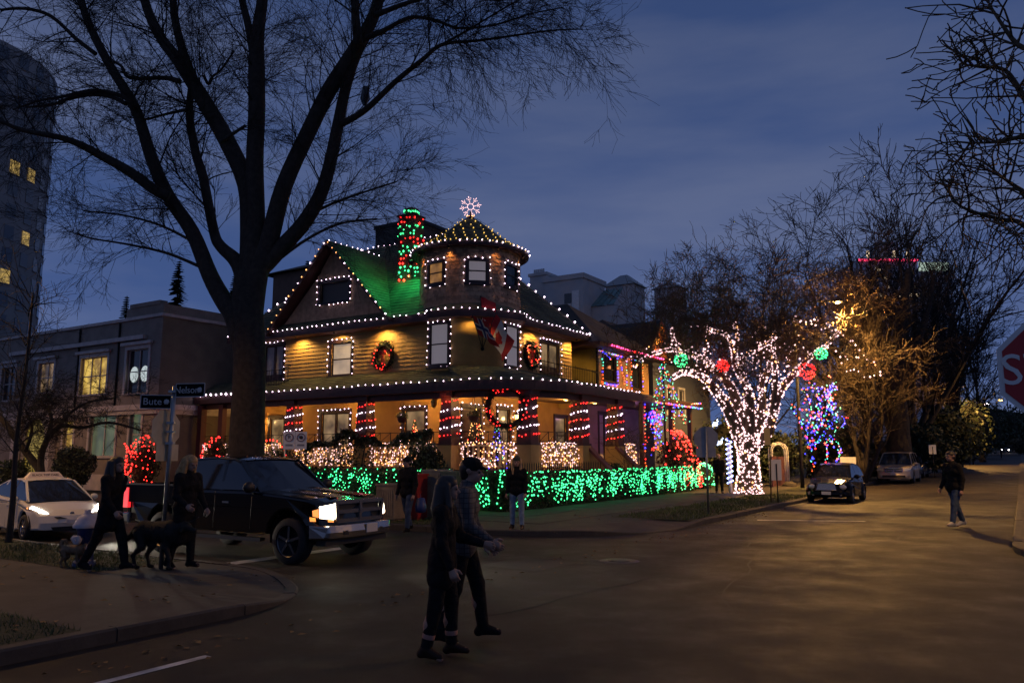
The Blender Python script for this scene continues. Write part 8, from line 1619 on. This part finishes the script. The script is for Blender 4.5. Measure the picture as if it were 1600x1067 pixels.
# yellowish plate on a timber post and white notice on a stake, by the lit trunk
p = on_g(1205, 785, KH); Y = p[1]; c = at(1198, 682, Y); o = thing('narrow_sign', 'narrow yellowish plate on a tall thin post right of the lit trunk', 'street sign', (p[0], p[1], KH), 'w'); m = MB(); m.tube([(p[0],Y,KH),(c[0]+.12,Y,c[2]+.3)], .026, 7); part('post', m, M_TWIG_LIT, o); plate_sign(o, 'plate', [(-.11,-.31),(.11,-.31),(.11,.31),(-.11,.31)], c - np.array([0,.04,0]), (1,0), (0,-1), mat('buff_plate', (.50,.38,.16), .6))
def stake_sign(px, py, pyb, w, h, lab, b=None, Y=None):
    if Y is None: g_ = on_g(px, pyb, KH); Y = g_[1]
    c = at(px, py, Y); z0 = gz(to_ab(c[0], Y)[0]) + KH; o = thing('stake_sign', lab, 'street sign', (c[0], Y, z0), 'w'); plate_sign(o, 'plate', [(-w/2,-h/2),(w/2,-h/2),(w/2,h/2),(-w/2,h/2)], c, (1,.0), (0,-1), SWH); m = MB(); m.tube([(c[0],Y-.03,z0),(c[0],Y-.03,c[2]+h*.3)], .022, 6); part('stake', m, M_DARK, o)
stake_sign(1213, 734, 785, .38, .76, 'blank pale back of a square sign on a dark stake by the trellis arch'); stake_sign(1457, 702, 0, .46, .58, 'small white sign plate behind the walking man', Y=50)
# white trellis arch with gate and a low wall
Y = xy(43, 10.6)[1]; tl, tr_ = at(1206, 745, Y), at(1233, 745, Y); arch_o = thing('trellis_arch', 'white metal garden arch with hooped top behind the stake sign', 'garden arch', ((tl[0]+tr_[0])/2, Y, .2), 'w'); zt = at(1220, 705, Y)[2]; cx = (tl[0]+tr_[0])/2; w = (tr_[0]-tl[0])/2
for dy in (0, .35):
    for q in (1.0, .82): m = MB(); m.tube([(cx-w*q,Y+dy,.15)] + [(cx-w*q*math.cos(t), Y+dy, zt + w*q*math.sin(t)) for t in np.linspace(0, math.pi, 12)] + [(cx+w*q,Y+dy,.15)], .028, 5); part('hoop', m, M_WHITE, arch_o)
m = MB()
for t in np.linspace(.1, math.pi-.1, 8): m.bar((cx-w*math.cos(t), Y, zt+w*math.sin(t)), (cx-w*math.cos(t), Y+.35, zt+w*math.sin(t)), .03, .03)
part('crossbar', m, M_WHITE, arch_o)
gwl = thing('garden_wall', 'low maroon board wall behind the trellis arch', 'wall', (44, 10.9, .15)); 
for i in range(11): m = MB(); a = 42.2 + i*.32; m.box(a, a+.3, 11.0, 11.06, .15, 1.75); part('plank', m, mat('maroon_board', (.10,.035,.045), .75, noise=(3,.25)), gwl)
p = at(1325, 720, 44); wbx = thing('white_board', 'white board leaning behind the black retro car', 'board', (p[0], 44, gz(40)), 'w'); plate_sign(wbx, 'panel', [(-.45,-1.0),(.45,-1.0),(.45,.5),(-.45,.5)], np.array([p[0], 44, gz(42)+1.15]), (1,.1), (0,-1), M_WHITE, .05); m = MB(); m.bar((p[0]-.4,44.06,.1), (p[0]-.4,44.06,1.4), .06, .06); m.bar((p[0]+.4,44.06,.1), (p[0]+.4,44.06,1.4), .06, .06); part('leg', m, M_WHITE, wbx)
bld = MB(); q = on_g(1222, 762, KH); bld.ball((q[0]+.4, q[1], KH+.12), .38, 0, 9, 6, sz=.6); g = random.Random(6); bld.v = [(x+g.uniform(-.03,.03), y+g.uniform(-.03,.03), z+g.uniform(-.02,.02)) for x, y, z in bld.v]; solo('boulder', bld, M_CONC, 'pale boulder in the grass right of the lit trunk', 'rock', (q[0]+.4, q[1], KH), 'w')
# hydrant
p = on_g(131, 884, KH); hy = thing('fire_hydrant', 'blue fire hydrant with white bonnet and caps on the near left verge', 'hydrant', (p[0], p[1], KH), 'w'); HB_ = mat('hydrant_blue', (.02,.035,.13), .4, noise=(6,.2)); HW = mat('hydrant_white', (.50,.47,.50), .5, noise=(8,.15)); c = (p[0], p[1], KH)
m = MB(); m.lathe([(.17,0),(.17,.05),(.135,.06),(.13,.12),(.125,.55),(.15,.57),(.15,.6),(.13,.62)], 20, c); part('barrel', m, HB_, hy)
m = MB(); m.lathe([(.2,.60),(.205,.635),(.19,.66),(.15,.74),(.085,.80),(.05,.82),(.05,.87),(.0,.875)], 20, c); part('bonnet', m, HW, hy)
for t, r0 in ((R(-100), .075), (R(-10), .06), (R(170), .06)):
    d = np.array([math.cos(t), math.sin(t), 0]); q = np.array(c) + [0,0,.42]; m = MB(); m.tube([q + d*.1, q + d*.19], r0*.8, 12); part('outlet', m, HB_, hy); m = MB(); m.tube([q + d*.185, q + d*.215, q + d*.235], [r0, r0, r0*.7], 12); m.tube([q + d*.235, q + d*.262], .02, 5); part('outlet_cap', m, HW, hy)
for k in range(8): t = k*math.pi/4; m = MB(); m.tube([(c[0]+.155*math.cos(t), c[1]+.155*math.sin(t), KH+.05), (c[0]+.155*math.cos(t), c[1]+.155*math.sin(t), KH+.08)], .015, 6); part('bolt', m, M_STEEL, hy)
# stop sign close at the viewer's right
Y = 5.2; c = at(1661, 577, Y); ss = thing('stop_sign', 'red stop sign seen close, cut by the right edge of the view', 'street sign', (c[0], Y+.05, KH), 'w'); m = MB(); m.tube([(c[0],Y+.06,KH),(c[0],Y+.06,c[2]+.4)], .035, 10); part('pole', m, mat('mint_pole', (.25,.34,.30), .5), ss)
o_ = dirv(R(-116)); r_ = (-o_[1], o_[0]); plate_sign(ss, 'white_border', octagon(.40), c, r_, o_, SWH); o3, r3 = np.array([*o_,0]), np.array([*r_,0]); F = plate_sign(ss, 'stop_panel_face', octagon(.365), c + o3*.005, r_, o_, SRED)
text_mesh('STOP', .30, SWH, F, basis(r3, (0,0,1), tuple(c + o3*.008 - np.array(ROOT[ss.name][1]))))
# ---------------------------------------------------------------- street lamps: sodium heads on arms
SOD = (1, .50, .12); HEADL = bulb_mat('sodium_lamp_glow', (1,.60,.20), 9)
def street_lamp(label, a, b, h, aim, arm=2.2, e=0, group=None, r=.07, spot=True):
    x, y = xy(a, b); z0 = gz(a) + .1; o = thing('street_lamp', label, 'street lamp', (x, y, z0), 'w', group=group); d = np.array([*aim, 0.0]); d /= np.linalg.norm(d); top = np.array([x, y, z0 + h]); m = MB()
    m.tube([(x,y,z0),(x,y,z0+1),(x,y,z0+h*.9)], [r*1.4, r*1.2, r], 10); m.tube(smooth_line([(x,y,z0+h*.9), top + d*.3, top + d*arm*.6 + [0,0,.15], top + d*arm + [0,0,.1]], 4), r*.6, 7); part('pole', m, mat('dark_lamp_pole', (.02,.02,.02), .8, spec=.1), o)
    q = top + d*(arm+.3) + [0,0,.08]; m = MB(); m.ball(q, .34, 0, 10, 6, sx=.6+.4*abs(d[0]), sy=.6+.4*abs(d[1]), sz=.28); part('lamp_head', m, M_DARK, o); m = MB(); m.ball(q - [0,0,.06], .2, 0, 10, 6, sx=.8, sy=.8, sz=.35); part('lamp_glass', m, HEADL, o)
    if e > 14500: lamp('POINT', tuple(q - np.array([0,0,.3])), e*.13, SOD, size=.15, frame='w')
    if e: lamp('SPOT', tuple(q - np.array([0,0,.14])), e, SOD, size=.15, target=tuple(q - np.array([0,0,5])), spot=R(162), blend=.35, frame='w')
    return o
street_lamp('lit street lamp on the right verge hidden among branches beyond the black car', 41.6, 9.4, 9.25, (UY, -UX), arm=1.85, e=15000)
street_lamp('street lamp on the near left pavement outside the left edge of the view', 4.2, 19.5, 8.0, (UX, UY), e=1500)
street_lamp('street lamp far up the right street', 92, 8.0, 8.6, (UY, -UX), e=14000)
street_lamp('street lamp on the right pavement just outside the right edge of the view', 66, -1.6, 8.8, (-UY, UX), arm=1.2, e=1600)
street_lamp('street lamp across the crossing outside the right edge of the view', 21, -6.5, 9.2, (-UY, UX), e=3600)
street_lamp('street lamp on the left street outside the left edge of the view', 7.4, 38, 8.2, (UX, UY), e=3600)
for k, (px, py, Y, lab) in enumerate(((1559, 658, 175, 'left twin-headed far street lamp at the end of the street'), (1573, 668, 215, 'shorter far street lamp at the end of the street'))):
    c = at(px, py, Y); A = to_ab(c[0], Y)[0]; o = thing('street_lamp', lab, 'street lamp', (c[0], Y, gz(A)), 'w'); m = MB(); m.tube([(c[0],Y,gz(A)),(c[0],Y,c[2])], .14, 6); m.bar(c + [-.9,0,0], c + [.9,0,0], .12, .12); part('pole', m, M_STEEL, o)
    for s in (-1, 1): m = MB(); m.ball(c + [s*.95,-.1,-.02], .5, 0, 8, 5, sz=.4); part('lamp_head', m, HEADL, o)
c = at(1541, 631, 120); o = thing('street_lamp', 'single bright white far lamp above the parked cars', 'street lamp', (c[0], 120, gz(130)), 'w'); m = MB(); m.tube([(c[0]+1.6,120,gz(130)),(c[0]+1.6,120,c[2]+.2),(c[0],120,c[2]+.1)], .09, 6); part('pole', m, M_DARK, o); m = MB(); m.ball(c, .42, 0, 8, 5, sz=.35); part('lamp_head', m, bulb_mat('white_lamp_glow', (1,.85,.95), 8), o)
c = at(1563, 625, 230); o = thing('street_lamp', 'highest amber far lamp near the gap of sky', 'street lamp', (c[0], 230, gz(240)), 'w'); m = MB(); m.tube([(c[0]+2,230,gz(240)),(c[0]+2,230,c[2]+.3),(c[0],230,c[2]+.2)], .14, 6); part('pole', m, M_DARK, o); m = MB(); m.ball(c, .6, 0, 8, 5, sz=.5); part('lamp_head', m, HEADL, o)
